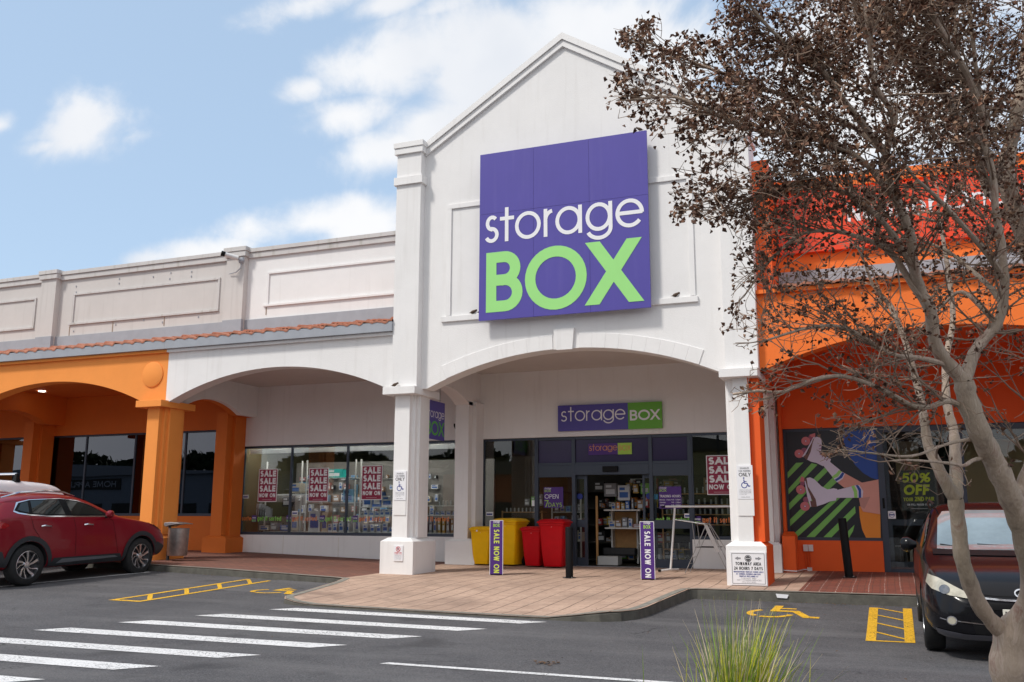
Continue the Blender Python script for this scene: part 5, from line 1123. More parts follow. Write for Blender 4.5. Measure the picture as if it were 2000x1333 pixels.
for i in range(9): jar(-8.5+.1*i, 21.05, 1.60, .04, .09, 'small jar on the pine shelf above the yellow bins', 'jars above the yellow bins')
for i in range(5): good(-8.45+.2*i, 21.15, 1.0, .15, .2, rnd.uniform(.2, .35), rnd.choice(['brown', 'black', 'orange', 'gold']), 'dark box on the lower pine shelf behind the yellow bins', 'boxes behind the yellow bins')
for i in range(4): good(-8.2+.17*i, 21.7, 1.75, .12, .2, rnd.uniform(.16, .3), rnd.choice(['sky', 'green', 'grey']), 'pale blue or green container further back above the yellow bins', 'containers above the yellow bins')
shelf(-7.35, -6.65, 21.0, (.95, 1.30, 1.6), M['shelfwhite'], label='white shelf behind the OPEN poster', top=1.9)
for z in (.95, 1.30, 1.6):
    for i in range(5): good(-7.25+.14*i, 21.15, z, .10, .2, rnd.uniform(.12, .25), rnd.choice(['white', 'cream', 'grey', 'sky']), 'carton on the white shelf behind the OPEN poster', 'cartons behind the OPEN poster')
# display gondola inside the doorway
t = thing('display_gondola', 'stepped white display stand with a brown back just inside the doorway', 'display stand')
MB().box(-6.10, -5.25, 21.0, 21.6, 1.62, 1.65).build('shelf_board', M['shelfwhite'], t); MB().box(-6.05, -5.15, 20.9, 21.5, 1.22, 1.25).build('shelf_board', M['shelfwhite'], t); MB().box(-6.0, -5.4, 21.5, 21.54, .75, 1.60).build('back_panel', M['pine'], t); MB().box(-5.42, -5.38, 21.3, 21.5, .45, 1.62).box(-6.02, -5.98, 21.3, 21.5, .45, 1.62).build('post', M['shelfwhite'], t)
MB().box(-5.38, -4.9, 21.2, 21.6, .88, .905).build('shelf_board', M['shelfwhite'], t)
t = thing('display_tray', 'low white tray of black goods on the floor inside the doorway', 'tray'); MB().box(-6.20, -5.72, 20.75, 21.1, .43, .62).build('tray', M['shelfwhite'], t); MB().box(-6.18, -5.40, 21.1, 21.3, .62, .80).build('goods', gmt['black'], t, bevel=.04)
tag(box('ladder_post', (-6.22, -6.17, 20.75, 20.8, .43, 1.95), M['pine'], None, .01), 'upright pine pole just inside the left door leaf', 'pole')
gd = 'goods on the stand inside the doorway'
for x, z, w_, h_, k, lb in ((-5.95, 1.65, .09, .16, 'cream', 'cream canister'), (-5.84, 1.65, .08, .17, 'orange', 'orange canister'), (-5.73, 1.65, .08, .15, 'gold', 'gold canister'), (-5.62, 1.65, .09, .19, 'blue', 'blue canister'), (-5.70, 1.86, .28, .34, 'white', 'large pale grey box behind the canisters'), (-5.50, 1.65, .04, .25, 'grey', 'slim grey book'), (-5.32, 1.65, .14, .22, 'brown', 'brown folder'),
    (-5.95, 1.25, .14, .15, 'cream', 'cream photo frame on the lower step'), (-5.80, 1.25, .14, .17, 'brown', 'brown photo frame on the lower step'), (-5.65, 1.25, .12, .22, 'grey', 'grey photo frame on the lower step'), (-5.52, 1.25, .08, .20, 'white', 'white photo frame on the lower step'), (-5.35, 1.25, .22, .08, 'pink', 'pink box on the lower step'),
    (-6.02, 1.95, .30, .30, 'grey', 'grey green box at the back left of the stand'), (-5.18, 1.70, .10, .24, 'red', 'red bottle box right of the stand'), (-5.06, 1.68, .09, .26, 'orange', 'orange bottle box right of the stand'), (-4.96, 1.70, .08, .24, 'yellow', 'yellow bottle box right of the stand'), (-5.20, 2.0, .20, .24, 'green', 'bright green bag high behind the stand'), (-5.42, 2.02, .12, .20, 'gold', 'patterned gold box high behind the stand'),
    (-5.1, .92, .22, .14, 'blue', 'blue cushion on the low shelf right of the stand'), (-4.95, .5, .25, .3, 'grey', 'wire basket on the floor right of the stand'), (-5.0, 1.3, .15, .15, 'grey', 'grey box on the dark shelf right of the stand')):
    good(x, 21.35 if z > 1.3 else 21.2, z, w_, .12, h_, k, lb+(' on the stand inside the doorway' if len(lb.split()) < 5 else ' inside the doorway'), gd)
for i in range(80):
    x = rnd.uniform(-6.6, -4.6); z = (1.3, 1.7, 2.1)[rnd.randrange(3)] if i % 3 else (.5, .9)[rnd.randrange(2)]; k = rnd.choice(['brown', 'black', 'grey', 'red', 'yellow', 'pink', 'cream', 'gold', 'green', 'orange', 'white', 'black', 'black'])
    good(x, rnd.uniform(22.05, 22.7), z, rnd.uniform(.08, .25), .15, rnd.uniform(.1, .3), k, 'assorted %s item on the dim shelves deep inside the shop' % k, 'goods deep inside the shop')
t = thing('dark_shelving', 'dark wall of shelves deep inside the shop', 'shelf')
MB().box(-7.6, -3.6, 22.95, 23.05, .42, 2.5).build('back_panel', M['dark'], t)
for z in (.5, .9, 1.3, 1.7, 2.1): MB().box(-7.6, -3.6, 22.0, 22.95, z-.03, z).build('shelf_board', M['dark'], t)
t = thing('white_frame_cabinet', 'white crossed timber frame standing high at the back of the shop', 'cabinet')
mb = MB().box(-5.85, -5.81, 22.5, 22.54, 2.1, 2.4).box(-5.55, -5.51, 22.5, 22.54, 2.0, 2.4).box(-5.81, -5.55, 22.5, 22.54, 2.36, 2.4).box(-5.81, -5.55, 22.5, 22.54, 2.1, 2.14); ribbon(mb, [(-5.81, 2.14), (-5.55, 2.36)], .02, lambda a, b, l: (a, 22.498, b)); ribbon(mb, [(-5.81, 2.36), (-5.55, 2.14)], .02, lambda a, b, l: (a, 22.496, b)); mb.build('crossed_frame', M['shelfwhite'], t)
# racks of shoes seen dimly through the shoe shop door
t = thing('shoe_rack', 'dim rack of boots behind the lower glass of the shoe shop door', 'rack')
for i in range(9): MB().tube([(.1+.11*i, 21.3, .9), (.1+.11*i+rnd.uniform(-.03, .03), 21.3, .45)], .03, 8).build('boot', gmt[rnd.choice(['grey', 'cream', 'brown', 'black'])], t, smooth=True)
MB().box(.02, 1.1, 21.25, 21.4, .9, .92).build('rail', M['steel'], t)
# ------------------------------------------------------------------ cars
def add_mesh_obj(name, me, par, m):
    me.materials.clear(); me.materials.append(m); o = bpy.data.objects.new(name, me); COL.objects.link(o); o.parent = par; return o
def bake(o):
    dg = bpy.context.evaluated_depsgraph_get(); dg.update(); me = bpy.data.meshes.new_from_object(o.evaluated_get(dg)); return me
def car_body(st, par, m, wheels, arch_r, W):
    """loft a car body over stations (y, zb, w, zbelt, wb, zr, wr), then cut the wheel arches"""
    vs = []; fs = []
    for (y, zb, w, zbelt, wb, zr, wr) in st:
        h = [(0, zb), (w*.55, zb), (w*.90, zb+.01), (w*.985, zb+.10), (w, zb+.38*(zbelt-zb)), (w*1.0, zb+.72*(zbelt-zb)), (wb+.012, zbelt-.035), (wb, zbelt), (wb*.45+wr*.55+.02, zbelt+(zr-zbelt)*.52), (wr+.03, zr-.045*min(1, (zr-zbelt)*5)), (wr*.8, zr), (wr*.4, zr+.012), (0, zr+.015)]
        ring = [(x, y, z) for x, z in h]+[(-x, y, z) for x, z in h[-2:0:-1]]; n = len(ring); vs += ring
    for i in range(len(st)-1):
        for k in range(n): fs.append((i*n+k, i*n+(k+1) % n, (i+1)*n+(k+1) % n, (i+1)*n+k))
    H = len(h)
    for b in (0, (len(st)-1)*n):
        for k in range(H-1):
            l0, l1 = b+k, b+k+1; r0, r1 = b+(n-k) % n, b+(n-k-1) % n
            if k == 0: fs.append((l0, l1, r1))
            elif k == H-2: fs.append((l0, l1, r0))
            else: fs.append((l0, l1, r1, r0))
    o = MB().add(vs, fs).build('body', m, par, smooth=True); sb = o.modifiers.new('s', 'SUBSURF'); sb.levels = 2; sb.render_levels = 2
    me = bake(o); o.modifiers.clear(); o.data = me; bvh = BVHTree.FromPolygons([v.co for v in me.vertices], [p.vertices for p in me.polygons])
    cut = MB()
    for wy, wz in wheels:
        for s_ in (-1, 1): cut.lathe([(0, s_*(W-.27)), (arch_r, s_*(W-.27)), (arch_r, s_*(W+.2)), (0, s_*(W+.2))], (0, wy, wz), 'x', 40)
    c = cut.build('cutter', M['cladding']); c.parent = None
    bo = o.modifiers.new('b', 'BOOLEAN'); bo.object = c; bo.solver = 'EXACT'; bo.operation = 'DIFFERENCE'
    sp = par.location.copy(), par.rotation_euler.copy(); par.location = (0, 0, 0); par.rotation_euler = (0, 0, 0)
    me = bake(o); o.modifiers.clear(); o.data = me; par.location, par.rotation_euler = sp
    bpy.data.objects.remove(c)
    o.data.materials.clear(); o.data.materials.append(m); o.data.materials.append(M['cladding'])
    for p in o.data.polygons:
        p.use_smooth = True; p.material_index = 0
        c_ = p.center
        for wy, wz in wheels:
            if sqrt((c_.y-wy)**2+(c_.z-wz)**2) < arch_r-.002 and abs(c_.x) < W-.1: p.material_index = 1
            elif abs(sqrt((c_.y-wy)**2+(c_.z-wz)**2)-arch_r) < .01 and abs(p.normal.x) < .3: p.material_index = 1
    o.data.set_sharp_from_angle(angle=radians(38)); return o, bvh
def panel(par, bvh, name, m, poly, view, side=1, off=.004, grid=.05, thick=0, mirror=False):
    """outline laid on the body: view 'side' (y,z), 'front' (x,z) from +y, 'rear' from -y, 'top' (x,y)"""
    obs = []
    for sd in ((1, -1) if mirror else (side,)):
        bm = bmesh.new(); bm.faces.new([bm.verts.new((a, b, 0)) for a, b in poly])
        for ax in (0, 1):
            lo_, hi_ = min(p[ax] for p in poly), max(p[ax] for p in poly)
            for cut in frange(lo_, hi_, grid)[1:-1]:
                co = (cut, 0, 0) if ax == 0 else (0, cut, 0); no = (1, 0, 0) if ax == 0 else (0, 1, 0)
                bmesh.ops.bisect_plane(bm, geom=bm.verts[:]+bm.edges[:]+bm.faces[:], plane_co=co, plane_no=no)
        bmesh.ops.triangulate(bm, faces=[f for f in bm.faces if len(f.verts) > 4]); bm.verts.index_update(); vs = []
        for v in bm.verts:
            a, b = v.co.x, v.co.y
            if view == 'side': o_, d = Vector((sd*3, a, b)), Vector((-sd, 0, 0))
            elif view == 'front': o_, d = Vector((a*sd, 9, b)), Vector((0, -1, 0))
            elif view == 'rear': o_, d = Vector((a*sd, -4, b)), Vector((0, 1, 0))
            else: o_, d = Vector((a*sd, b, 4)), Vector((0, 0, -1))
            hit, nrm, _, _ = bvh.ray_cast(o_, d)
            if hit is None: hit, nrm, _, _ = bvh.find_nearest(Vector((sd*.85, a, b)) if view == 'side' else (Vector((a*sd, 4.4, b)) if view == 'front' else (Vector((a*sd, 0, b)) if view == 'rear' else Vector((a*sd, b, 1.5)))))
            if nrm.dot(d) > 0: nrm = -nrm
            vs.append(hit+nrm*off)
        mbx = MB().add(vs, [tuple(v.index for v in f.verts) for f in bm.faces]); bm.free(); o = mbx.build(name, m, par, smooth=True)
        # normals outward
        obs.append(o)
        if thick: t = o.modifiers.new('t', 'SOLIDIFY'); t.thickness = thick; t.offset = 0
    return obs[0] if len(obs) == 1 else obs
def strip(pts, w):
    """outline of a band of width w along a polyline (list of 2D points)"""
    L = []; R = []
    for i, p in enumerate(pts):
        a = pts[max(0, i-1)]; b = pts[min(len(pts)-1, i+1)]; d = Vector((b[0]-a[0], b[1]-a[1])).normalized(); L.append((p[0]-d.y*w/2, p[1]+d.x*w/2)); R.append((p[0]+d.y*w/2, p[1]-d.x*w/2))
    return L+R[::-1]
def wheel(par, x, y, z, r, side, rim, style='swirl', w=.22):
    """wheel > tyre, rim"""
    t = thing('wheel', None, None, (x, y, z)); t.parent = par
    for k in ('label', 'category'):
        if k in t: del t[k]
    rr = r*.69
    MB().lathe([(rr, -w/2), (r*.9, -w/2), (r*.975, -w/2+.02), (r, -w/2+.05), (r, w/2-.05), (r*.975, w/2-.02), (r*.9, w/2), (rr, w/2), (rr, -w/2)], (0, 0, 0), 'x', 44).build('tyre', M['rubber'], t, smooth=True)
    o_ = side*(w/2-.01); mb = MB()
    mb.lathe([(rr*1.0, o_), (rr*.94, o_+side*.004), (rr*.92, o_-side*.02), (rr*.90, o_-side*.16)], (0, 0, 0), 'x', 44, 0)
    mb.lathe([(rr*.93, o_-side*.07), (0, o_-side*.07)], (0, 0, 0), 'x', 30, 1); mb.lathe([(.05, o_-side*.05), (.055, o_-side*.015), (.03, o_-side*.008), (0, o_-side*.008)], (0, 0, 0), 'x', 20, 0)
    ns = 5
    for k in range(ns):
        for j, (da, sw, wd) in enumerate(((0, .34, .042), (.42, .50, .020))):
            a0 = 2*pi*k/ns+da; pa = [(.05, a0), (rr*.5, a0+sw*.45), (rr*.95, a0+sw)]
            c3 = [(o_-side*(.035 if q < 2 else .012), rd*cos(an), rd*sin(an)) for q, (rd, an) in enumerate(pa)]; vs = []
            for q, p in enumerate(c3):
                an = pa[q][1]; wv = wd*(.55, .75, 1.15)[q]*(1 if j == 0 else .9)
                tx, tz = -sin(an), cos(an)
                for s1 in (-1, 1):
                    for dx in (0, -side*.025): vs.append((p[0]+dx, p[1]+tx*wv/2*s1, p[2]+tz*wv/2*s1))
            f = []
            for q in range(2):
                b = q*4; f += [(b, b+4, b+6, b+2), (b+1, b+3, b+7, b+5), (b, b+1, b+5, b+4), (b+2, b+6, b+7, b+3)]
            mb.add(vs, f, 0)
    mb.build('rim', [rim, M['darkalloy']], t, smooth=True); return t
# --- red SUV
suv = thing('parked_suv', 'dark red SUV parked nose-in at the kerb by the amber pillar', 'car', (-13.95-.925, 11.52, .285)); suv.rotation_euler = (radians(1.25), 0, radians(-.6))
suv.location = (-14.875, 11.52, .262)
st = [(0.0, .42, .70, .95, .66, 1.0, .55), (.07, .34, .84, 1.04, .80, 1.14, .60), (.22, .29, .905, 1.13, .85, 1.34, .60), (.5, .26, .925, 1.17, .875, 1.49, .60), (1.0, .25, .925, 1.155, .88, 1.56, .61), (1.6, .25, .925, 1.14, .88, 1.58, .62), (2.1, .25, .925, 1.13, .88, 1.555, .62), (2.5, .25, .925, 1.12, .88, 1.44, .63),
      (2.9, .25, .925, 1.11, .88, 1.235, .68), (3.15, .25, .925, 1.085, .87, 1.12, .74), (3.6, .26, .92, 1.03, .85, 1.06, .70), (3.95, .28, .90, .97, .81, .99, .64), (4.22, .33, .84, .88, .74, .90, .56), (4.36, .40, .76, .80, .66, .82, .45), (4.42, .48, .64, .72, .56, .74, .38)]
WL = [(.92, .35), (3.56, .35)]
body, bv = car_body(st, suv, M['redcar'], WL, .40, .925)
wb_ = [(.66, 1.28), (.80, 1.405), (1.05, 1.455), (1.7, 1.475), (2.08, 1.435), (2.36, 1.355), (2.70, 1.19), (2.68, 1.155), (2.0, 1.165), (1.35, 1.18), (.95, 1.21), (.74, 1.245)]
panel(suv, bv, 'window_surround', M['chrome'], [(a+(-.03 if a < .9 else 0)+(.02 if a > 2.6 else 0), b+(-.022 if b < 1.30 else .012)) for a, b in wb_], 'side', off=.003, mirror=True)
panel(suv, bv, 'window_frame', M['black'], wb_, 'side', off=.006, mirror=True)
for nm, pl in (('side_window', [(.72, 1.285), (.84, 1.395), (.99, 1.43), (.93, 1.235), (.80, 1.26)]), ('side_window', [(1.05, 1.44), (1.65, 1.455), (1.69, 1.19), (1.35, 1.20), (.99, 1.225)]), ('side_window', [(1.80, 1.45), (2.07, 1.415), (2.33, 1.335), (2.60, 1.20), (2.55, 1.175), (1.84, 1.19)])):
    panel(suv, bv, nm, M['carglass'], pl, 'side', off=.009, mirror=True)
clad = [(4.30, .52), (4.02, .62)]+[(3.56+.49*cos(radians(a)), .37+.47*sin(radians(a))) for a in range(28, 190, 12)]+[(3.0, .44), (1.45, .44)]+[(.92+.49*cos(radians(a)), .37+.47*sin(radians(a))) for a in range(0, 175, 12)]+[(.38, .60), (.06, .60), (.06, .40), (.5, .33)]+[(.92+.405*cos(radians(a)), .35+.405*sin(radians(a))) for a in range(170, 5, -12)]+[(1.36, .30), (3.12, .30)]+[(3.56+.405*cos(radians(a)), .35+.405*sin(radians(a))) for a in range(175, 5, -12)]+[(4.1, .34), (4.3, .42)]
cl = panel(suv, bv, 'wheel_arch_cladding', M['cladding'], clad, 'side', off=.012, mirror=True)
panel(suv, bv, 'sill_trim', M['silverclad'], [(1.5, .345), (1.62, .42), (2.85, .415), (2.95, .38), (2.0, .36)], 'side', off=.022, mirror=True)
for pts in ([(.93, 1.20), (.98, .98), (1.12, .80), (1.36, .46)], [(1.86, 1.155), (1.90, .95), (1.92, .46)], [(2.66, 1.15), (2.80, 1.05), (2.86, .75), (2.94, .46)]):
    panel(suv, bv, 'door_gap', M['black'], strip(pts, .009), 'side', off=.002, mirror=True)
for y in (1.16, 2.11):
    for sd in (-1, 1): MB().tube([(sd*.918, y-.02, 1.00), (sd*.955, y+.02, 1.01), (sd*.955, y+.15, 1.0), (sd*.92, y+.19, .985)], .014, 8).build('door_handle', M['chrome'], suv, smooth=True)
for sd in (-1, 1):
    MB().tube([(sd*.60, .52, 1.50), (sd*.64, .85, 1.585), (sd*.655, 1.4, 1.62), (sd*.645, 1.8, 1.60), (sd*.62, 2.08, 1.53)], [.012, .018, .018, .018, .010], 8).build('roof_rail', M['chrome'], suv, smooth=True)
    mr_ = MB(); vs = []; n = 12
    for px, ry, rz_ in ((.90, .03, .03), (.95, .06, .05), (1.0, .085, .075), (1.06, .08, .07), (1.09, .045, .045)):
        for k in range(n): a = 2*pi*k/n; vs.append((sd*px, 2.62-(px-.9)*.25+ry*cos(a), 1.185+rz_*sin(a)))
    mr_.add(vs, [(i*n+k, i*n+(k+1) % n, (i+1)*n+(k+1) % n, (i+1)*n+k) for i in range(4) for k in range(n)]+[tuple(range(4*n, 5*n))]).build('wing_mirror', M['redcar'], suv, smooth=True)
    MB().tube([(sd*.88, 2.63, 1.13), (sd*.95, 2.60, 1.135), (sd*1.03, 2.58, 1.13)], .022, 8).build('mirror_arm', M['black'], suv, smooth=True)
panel(suv, bv, 'tail_lamp', M['taillamp'], [(.12, .98), (.12, 1.11), (.30, 1.11), (.47, 1.05), (.50, 1.02), (.40, .98)], 'side', off=.008, mirror=True)
panel(suv, bv, 'headlight', M['darklamp'], [(3.84, .985), (3.98, .995), (4.28, .90), (4.33, .80), (4.20, .84), (4.0, .91)], 'side', off=.008, mirror=True)
panel(suv, bv, 'windscreen', M['carglass'], [(-.62, 1.15), (.62, 1.15), (.56, 1.50), (-.56, 1.50)], 'front', off=.008)
panel(suv, bv, 'rear_window', M['carglass'], [(-.56, 1.18), (.56, 1.18), (.50, 1.45), (-.50, 1.45)], 'rear', off=.008)
panel(suv, bv, 'grille', M['black'], [(-.42, .50), (.42, .50), (.50, .74), (-.50, .74)], 'front', off=.008)
MB().add([(-.58, .10, 1.44), (.58, .10, 1.44), (.6, .42, 1.52), (-.6, .42, 1.52), (-.58, .10, 1.46), (.58, .10, 1.46), (.6, .42, 1.54), (-.6, .42, 1.54)], [(0, 1, 2, 3), (4, 7, 6, 5), (0, 4, 5, 1), (1, 5, 6, 2), (3, 2, 6, 7), (0, 3, 7, 4)]).build('spoiler', M['redcar'], suv)
for wy, wz in WL:
    for sd in (-1, 1): wheel(suv, sd*.81, wy, .35, .35, sd, M['alloy'])
# --- white van beyond the SUV: mostly its roof shows
van = thing('parked_van', 'white van with a silver roof rack bar behind the red SUV', 'van', (-17.55, 11.8, .36))
st = [(0.0, .45, .80, .95, .76, 1.60, .66), (.08, .35, .88, 1.0, .82, 1.76, .70), (.6, .28, .90, 1.02, .85, 1.82, .74), (2.0, .27, .90, 1.02, .85, 1.84, .74), (3.2, .27, .90, 1.01, .85, 1.83, .74), (3.75, .27, .90, 1.0, .85, 1.79, .72), (3.98, .27, .90, .99, .84, 1.66, .72), (4.25, .28, .88, .97, .82, 1.20, .70), (4.4, .30, .86, .92, .78, 1.0, .62), (4.5, .36, .80, .80, .70, .86, .5), (4.54, .44, .66, .72, .56, .74, .4)]
vb, bv2 = car_body(st, van, M['whitecar'], [(.85, .33), (3.6, .33)], .37, .88)
panel(van, bv2, 'side_window', M['carglass'], [(.5, 1.12), (.5, 1.48), (3.3, 1.48), (3.78, 1.12)], 'side', off=.006, mirror=True); panel(van, bv2, 'windscreen', M['carglass'], [(-.62, 1.12), (.62, 1.12), (.58, 1.55), (-.58, 1.55)], 'front', off=.006)
for wy in (.85, 3.6):
    for sd in (-1, 1): wheel(van, sd*.77, wy, .33, .33, sd, M['alloy'])
rb = MB().tube([(-.66, 2.75, 1.97), (.66, 2.75, 1.97)], .022, 10).build('roof_bar', M['chrome'], van, smooth=True)
for sd in (-1, 1): MB().add([(sd*.60, 2.68, 1.80), (sd*.72, 2.68, 1.80), (sd*.72, 2.82, 1.80), (sd*.60, 2.82, 1.80), (sd*.62, 2.73, 1.98), (sd*.67, 2.73, 1.98), (sd*.67, 2.77, 1.98), (sd*.62, 2.77, 1.98)], [(0, 1, 2, 3), (4, 5, 6, 7), (0, 1, 5, 4), (1, 2, 6, 5), (2, 3, 7, 6), (3, 0, 4, 7)]).build('bar_foot', M['black'], rb, bevel=.01)
# --- black wagon facing the camera
car = thing('parked_car', 'glossy black station wagon facing out behind the tree on the right', 'car', (1.10, 14.94, .10), pi)
st = [(0.0, .45, .68, .9, .66, .95, .5), (.08, .32, .82, 1.0, .80, 1.2, .60), (.3, .27, .865, 1.06, .82, 1.44, .60), (.9, .23, .87, 1.04, .83, 1.53, .60), (1.7, .20, .87, 1.01, .83, 1.56, .62), (2.2, .20, .87, .99, .83, 1.53, .62), (2.6, .20, .87, .98, .83, 1.40, .64), (3.0, .20, .87, .965, .83, 1.19, .70), (3.32, .20, .87, .95, .83, 1.01, .76),
      (3.7, .20, .87, .91, .80, .945, .68), (4.05, .21, .865, .86, .78, .885, .62), (4.32, .20, .82, .75, .74, .79, .56), (4.48, .19, .73, .66, .66, .68, .5), (4.57, .22, .60, .56, .54, .585, .40), (4.60, .28, .5, .5, .45, .53, .34)]
WL2 = [(.94, .325), (3.69, .325)]
body2, bv3 = car_body(st, car, M['blackcar'], WL2, .365, .87)
panel(car, bv3, 'windscreen', M['wsglass'], [(-.66, 1.03), (-.3, 1.015), (.3, 1.015), (.66, 1.03), (.60, 1.36), (.54, 1.44), (.3, 1.455), (-.3, 1.455), (-.54, 1.44), (-.60, 1.36)], 'front', off=.006)
panel(car, bv3, 'windscreen_edge', M['black'], strip([(-.71, 1.0), (-.3, .995), (.3, .995), (.71, 1.0)], .05), 'front', off=.009)
panel(car, bv3, 'side_window', M['carglass'], [(2.0, 1.06), (2.0, 1.44), (2.3, 1.40), (3.0, 1.10), (3.02, 1.03)], 'side', off=.006, mirror=True); panel(car, bv3, 'side_window', M['carglass'], [(1.1, 1.07), (1.1, 1.44), (1.9, 1.45), (1.9, 1.06)], 'side', off=.006, mirror=True); panel(car, bv3, 'side_window', M['carglass'], [(.35, 1.12), (.5, 1.38), (1.0, 1.43), (1.0, 1.08)], 'side', off=.006, mirror=True)
panel(car, bv3, 'headlight', M['lamp'], [(.79, .80), (.815, .72), (.77, .665), (.62, .615), (.42, .585), (.46, .64), (.58, .70), (.70, .765)], 'front', off=.010, mirror=True, grid=.03)
panel(car, bv3, 'headlight_reflector', M['darklamp'], [(.66+.045*cos(a*pi/8), .665+.040*sin(a*pi/8)) for a in range(16)], 'front', off=.014, mirror=True, grid=.02)
panel(car, bv3, 'hood_edge', M['black'], strip([(-.60, .70), (-.42, .642), (-.2, .625), (.2, .625), (.42, .642), (.60, .70)], .008), 'front', off=.004, grid=.03)
panel(car, bv3, 'grille_opening', M['black'], [(-.40, .50), (.40, .50), (.40, .575), (.2, .56), (-.2, .56), (-.40, .575)], 'front', off=.005, grid=.03)
panel(car, bv3, 'chrome_strip', M['chrome'], strip([(-.42, .605), (-.2, .588), (0, .582), (.2, .588), (.42, .605)], .017), 'front', off=.012, grid=.03)
eb = panel(car, bv3, 'emblem', M['chrome'], strip([(.055*cos(a*pi/12), .648+.035*sin(a*pi/12)) for a in range(25)], .012), 'front', off=.012, grid=.02); panel(car, bv3, 'emblem', M['chrome'], strip([(-.03, .63), (0, .665), (.03, .63)], .009), 'front', off=.013, grid=.02)
panel(car, bv3, 'lower_intake', M['black'], [(-.42, .27), (.42, .27), (.46, .40), (-.46, .40)], 'front', off=.005, grid=.03)
panel(car, bv3, 'bumper_lip', mat('dark_grey_bumper', (.07, .07, .085), .35, coat=.6), [(-.74, .235), (-.5, .215), (.5, .215), (.74, .235), (.76, .30), (.5, .265), (-.5, .265), (-.76, .30)], 'front', off=.010, grid=.03)
panel(car, bv3, 'fog_lamp', M['chrome'], [(.62+.045*cos(a*pi/10), .385+.042*sin(a*pi/10)) for a in range(20)], 'front', off=.010, mirror=True, grid=.02); panel(car, bv3, 'fog_lens', M['lamp'], [(.62+.034*cos(a*pi/10), .385+.032*sin(a*pi/10)) for a in range(20)], 'front', off=.014, mirror=True, grid=.02)
panel(car, bv3, 'fog_trim', M['chrome'], strip([(.33, .362), (.57, .383)], .010), 'front', off=.010, mirror=True, grid=.02); panel(car, bv3, 'fog_trim', M['chrome'], strip([(.668, .388), (.72, .40)], .010), 'front', off=.010, mirror=True, grid=.02)
for sd in (-1, 1):
    vs = []; n = 12
    for px, ry, rz_ in ((.86, .03, .03), (.90, .055, .055), (.95, .075, .085), (1.0, .07, .08), (1.03, .04, .045)):
        for k in range(n): a = 2*pi*k/n; vs.append((sd*px, 3.0-(px-.86)*.2+ry*cos(a), 1.07+rz_*sin(a)))
    MB().add(vs, [(i*n+k, i*n+(k+1) % n, (i+1)*n+(k+1) % n, (i+1)*n+k) for i in range(4) for k in range(n)]+[tuple(range(4*n, 5*n))]).build('wing_mirror', M['blackcar'], car, smooth=True)
    MB().tube([(sd*.60, .5, 1.50), (sd*.64, .9, 1.56), (sd*.645, 1.7, 1.59), (sd*.62, 2.3, 1.53)], .012, 8).build('roof_rail', M['darkalloy'], car, smooth=True)
for pts in ([(2.98, 1.02), (3.05, .8), (3.1, .35)], [(1.95, 1.04), (1.98, .35)], [(1.0, 1.05), (1.15, .8), (1.3, .35)]): panel(car, bv3, 'door_gap', M['cladding'], strip(pts, .008), 'side', off=.002, mirror=True)
pt = MB().box(-.18, .18, 4.605, 4.615, .385, .51).build('number_plate', mat('plate_white', (.72, .70, .62), .4), car, bevel=.003)
mb = MB(); text(mb, 'MTB418', (.165, 4.617, .425), (-1, 0, 0), UP, .065, wt=.17, sp=.14, width=.33); mb.build('plate_characters', M['blackprint'], pt)
mb = MB(); text(mb, 'new zealand', (.12, 4.617, .397), (-1, 0, 0), UP, .018, wt=.12, sp=.1, width=.24) if 'z' in G else None; mb.build('plate_print', M['blueprint'], pt) if mb.v else None
MB().tube([(-.5, 3.33, 1.035), (-.1, 3.27, 1.065), (.25, 3.24, 1.085)], .007, 6).build('wiper', M['black'], car, smooth=True); MB().tube([(.1, 3.34, 1.03), (.45, 3.28, 1.055), (.62, 3.22, 1.08)], .007, 6).build('wiper', M['black'], car, smooth=True)
for wy, wz in WL2:
    for sd in (-1, 1): wheel(car, sd*.765, wy, .325, .325, sd, M['alloy'], w=.20)

# ------------------------------------------------------------------ trees in front
bark = bpy.data.materials.new('smooth_peeling_bark'); bark.use_nodes = True; t_ = bark.node_tree; b_ = t_.nodes['Principled BSDF']
tcn = t_.nodes.new('ShaderNodeTexCoord'); mp = t_.nodes.new('ShaderNodeMapping'); mp.inputs['Scale'].default_value = (3, 3, .9); t_.links.new(tcn.outputs['Object'], mp.inputs[0])
n1 = t_.nodes.new('ShaderNodeTexNoise'); n1.inputs['Scale'].default_value = 3.2; n1.inputs['Detail'].default_value = 8; n1.inputs['Roughness'].default_value = .65; n1.inputs['Distortion'].default_value = .8; t_.links.new(mp.outputs[0], n1.inputs[0])
rp = t_.nodes.new('ShaderNodeValToRGB'); e = rp.color_ramp.elements; e[0].position = .30; e[0].color = (.26, .20, .155, 1); e[1].position = .72; e[1].color = (.60, .48, .39, 1)
for p_, c_ in ((.40, (.40, .31, .245, 1)), (.45, (.49, .385, .30, 1)), (.52, (.43, .33, .25, 1)), (.56, (.54, .43, .345, 1)), (.66, (.33, .19, .14, 1)), (.68, (.56, .45, .365, 1))): k_ = e.new(p_); k_.color = c_
t_.links.new(n1.outputs[0], rp.inputs[0]); n2 = t_.nodes.new('ShaderNodeTexNoise'); n2.inputs['Scale'].default_value = 1.3; n2.inputs['Detail'].default_value = 4; t_.links.new(tcn.outputs['Object'], n2.inputs[0])
m2 = t_.nodes.new('ShaderNodeMix'); m2.data_type = 'RGBA'; r2 = t_.nodes.new('ShaderNodeMapRange'); r2.inputs[1].default_value = .52; r2.inputs[2].default_value = .68; r2.inputs[4].default_value = .28; t_.links.new(n2.outputs[0], r2.inputs[0]); t_.links.new(r2.outputs[0], m2.inputs[0]); t_.links.new(rp.outputs[0], m2.inputs[6]); m2.inputs[7].default_value = (.13, .125, .06, 1); t_.links.new(m2.outputs[2], b_.inputs['Base Color'])
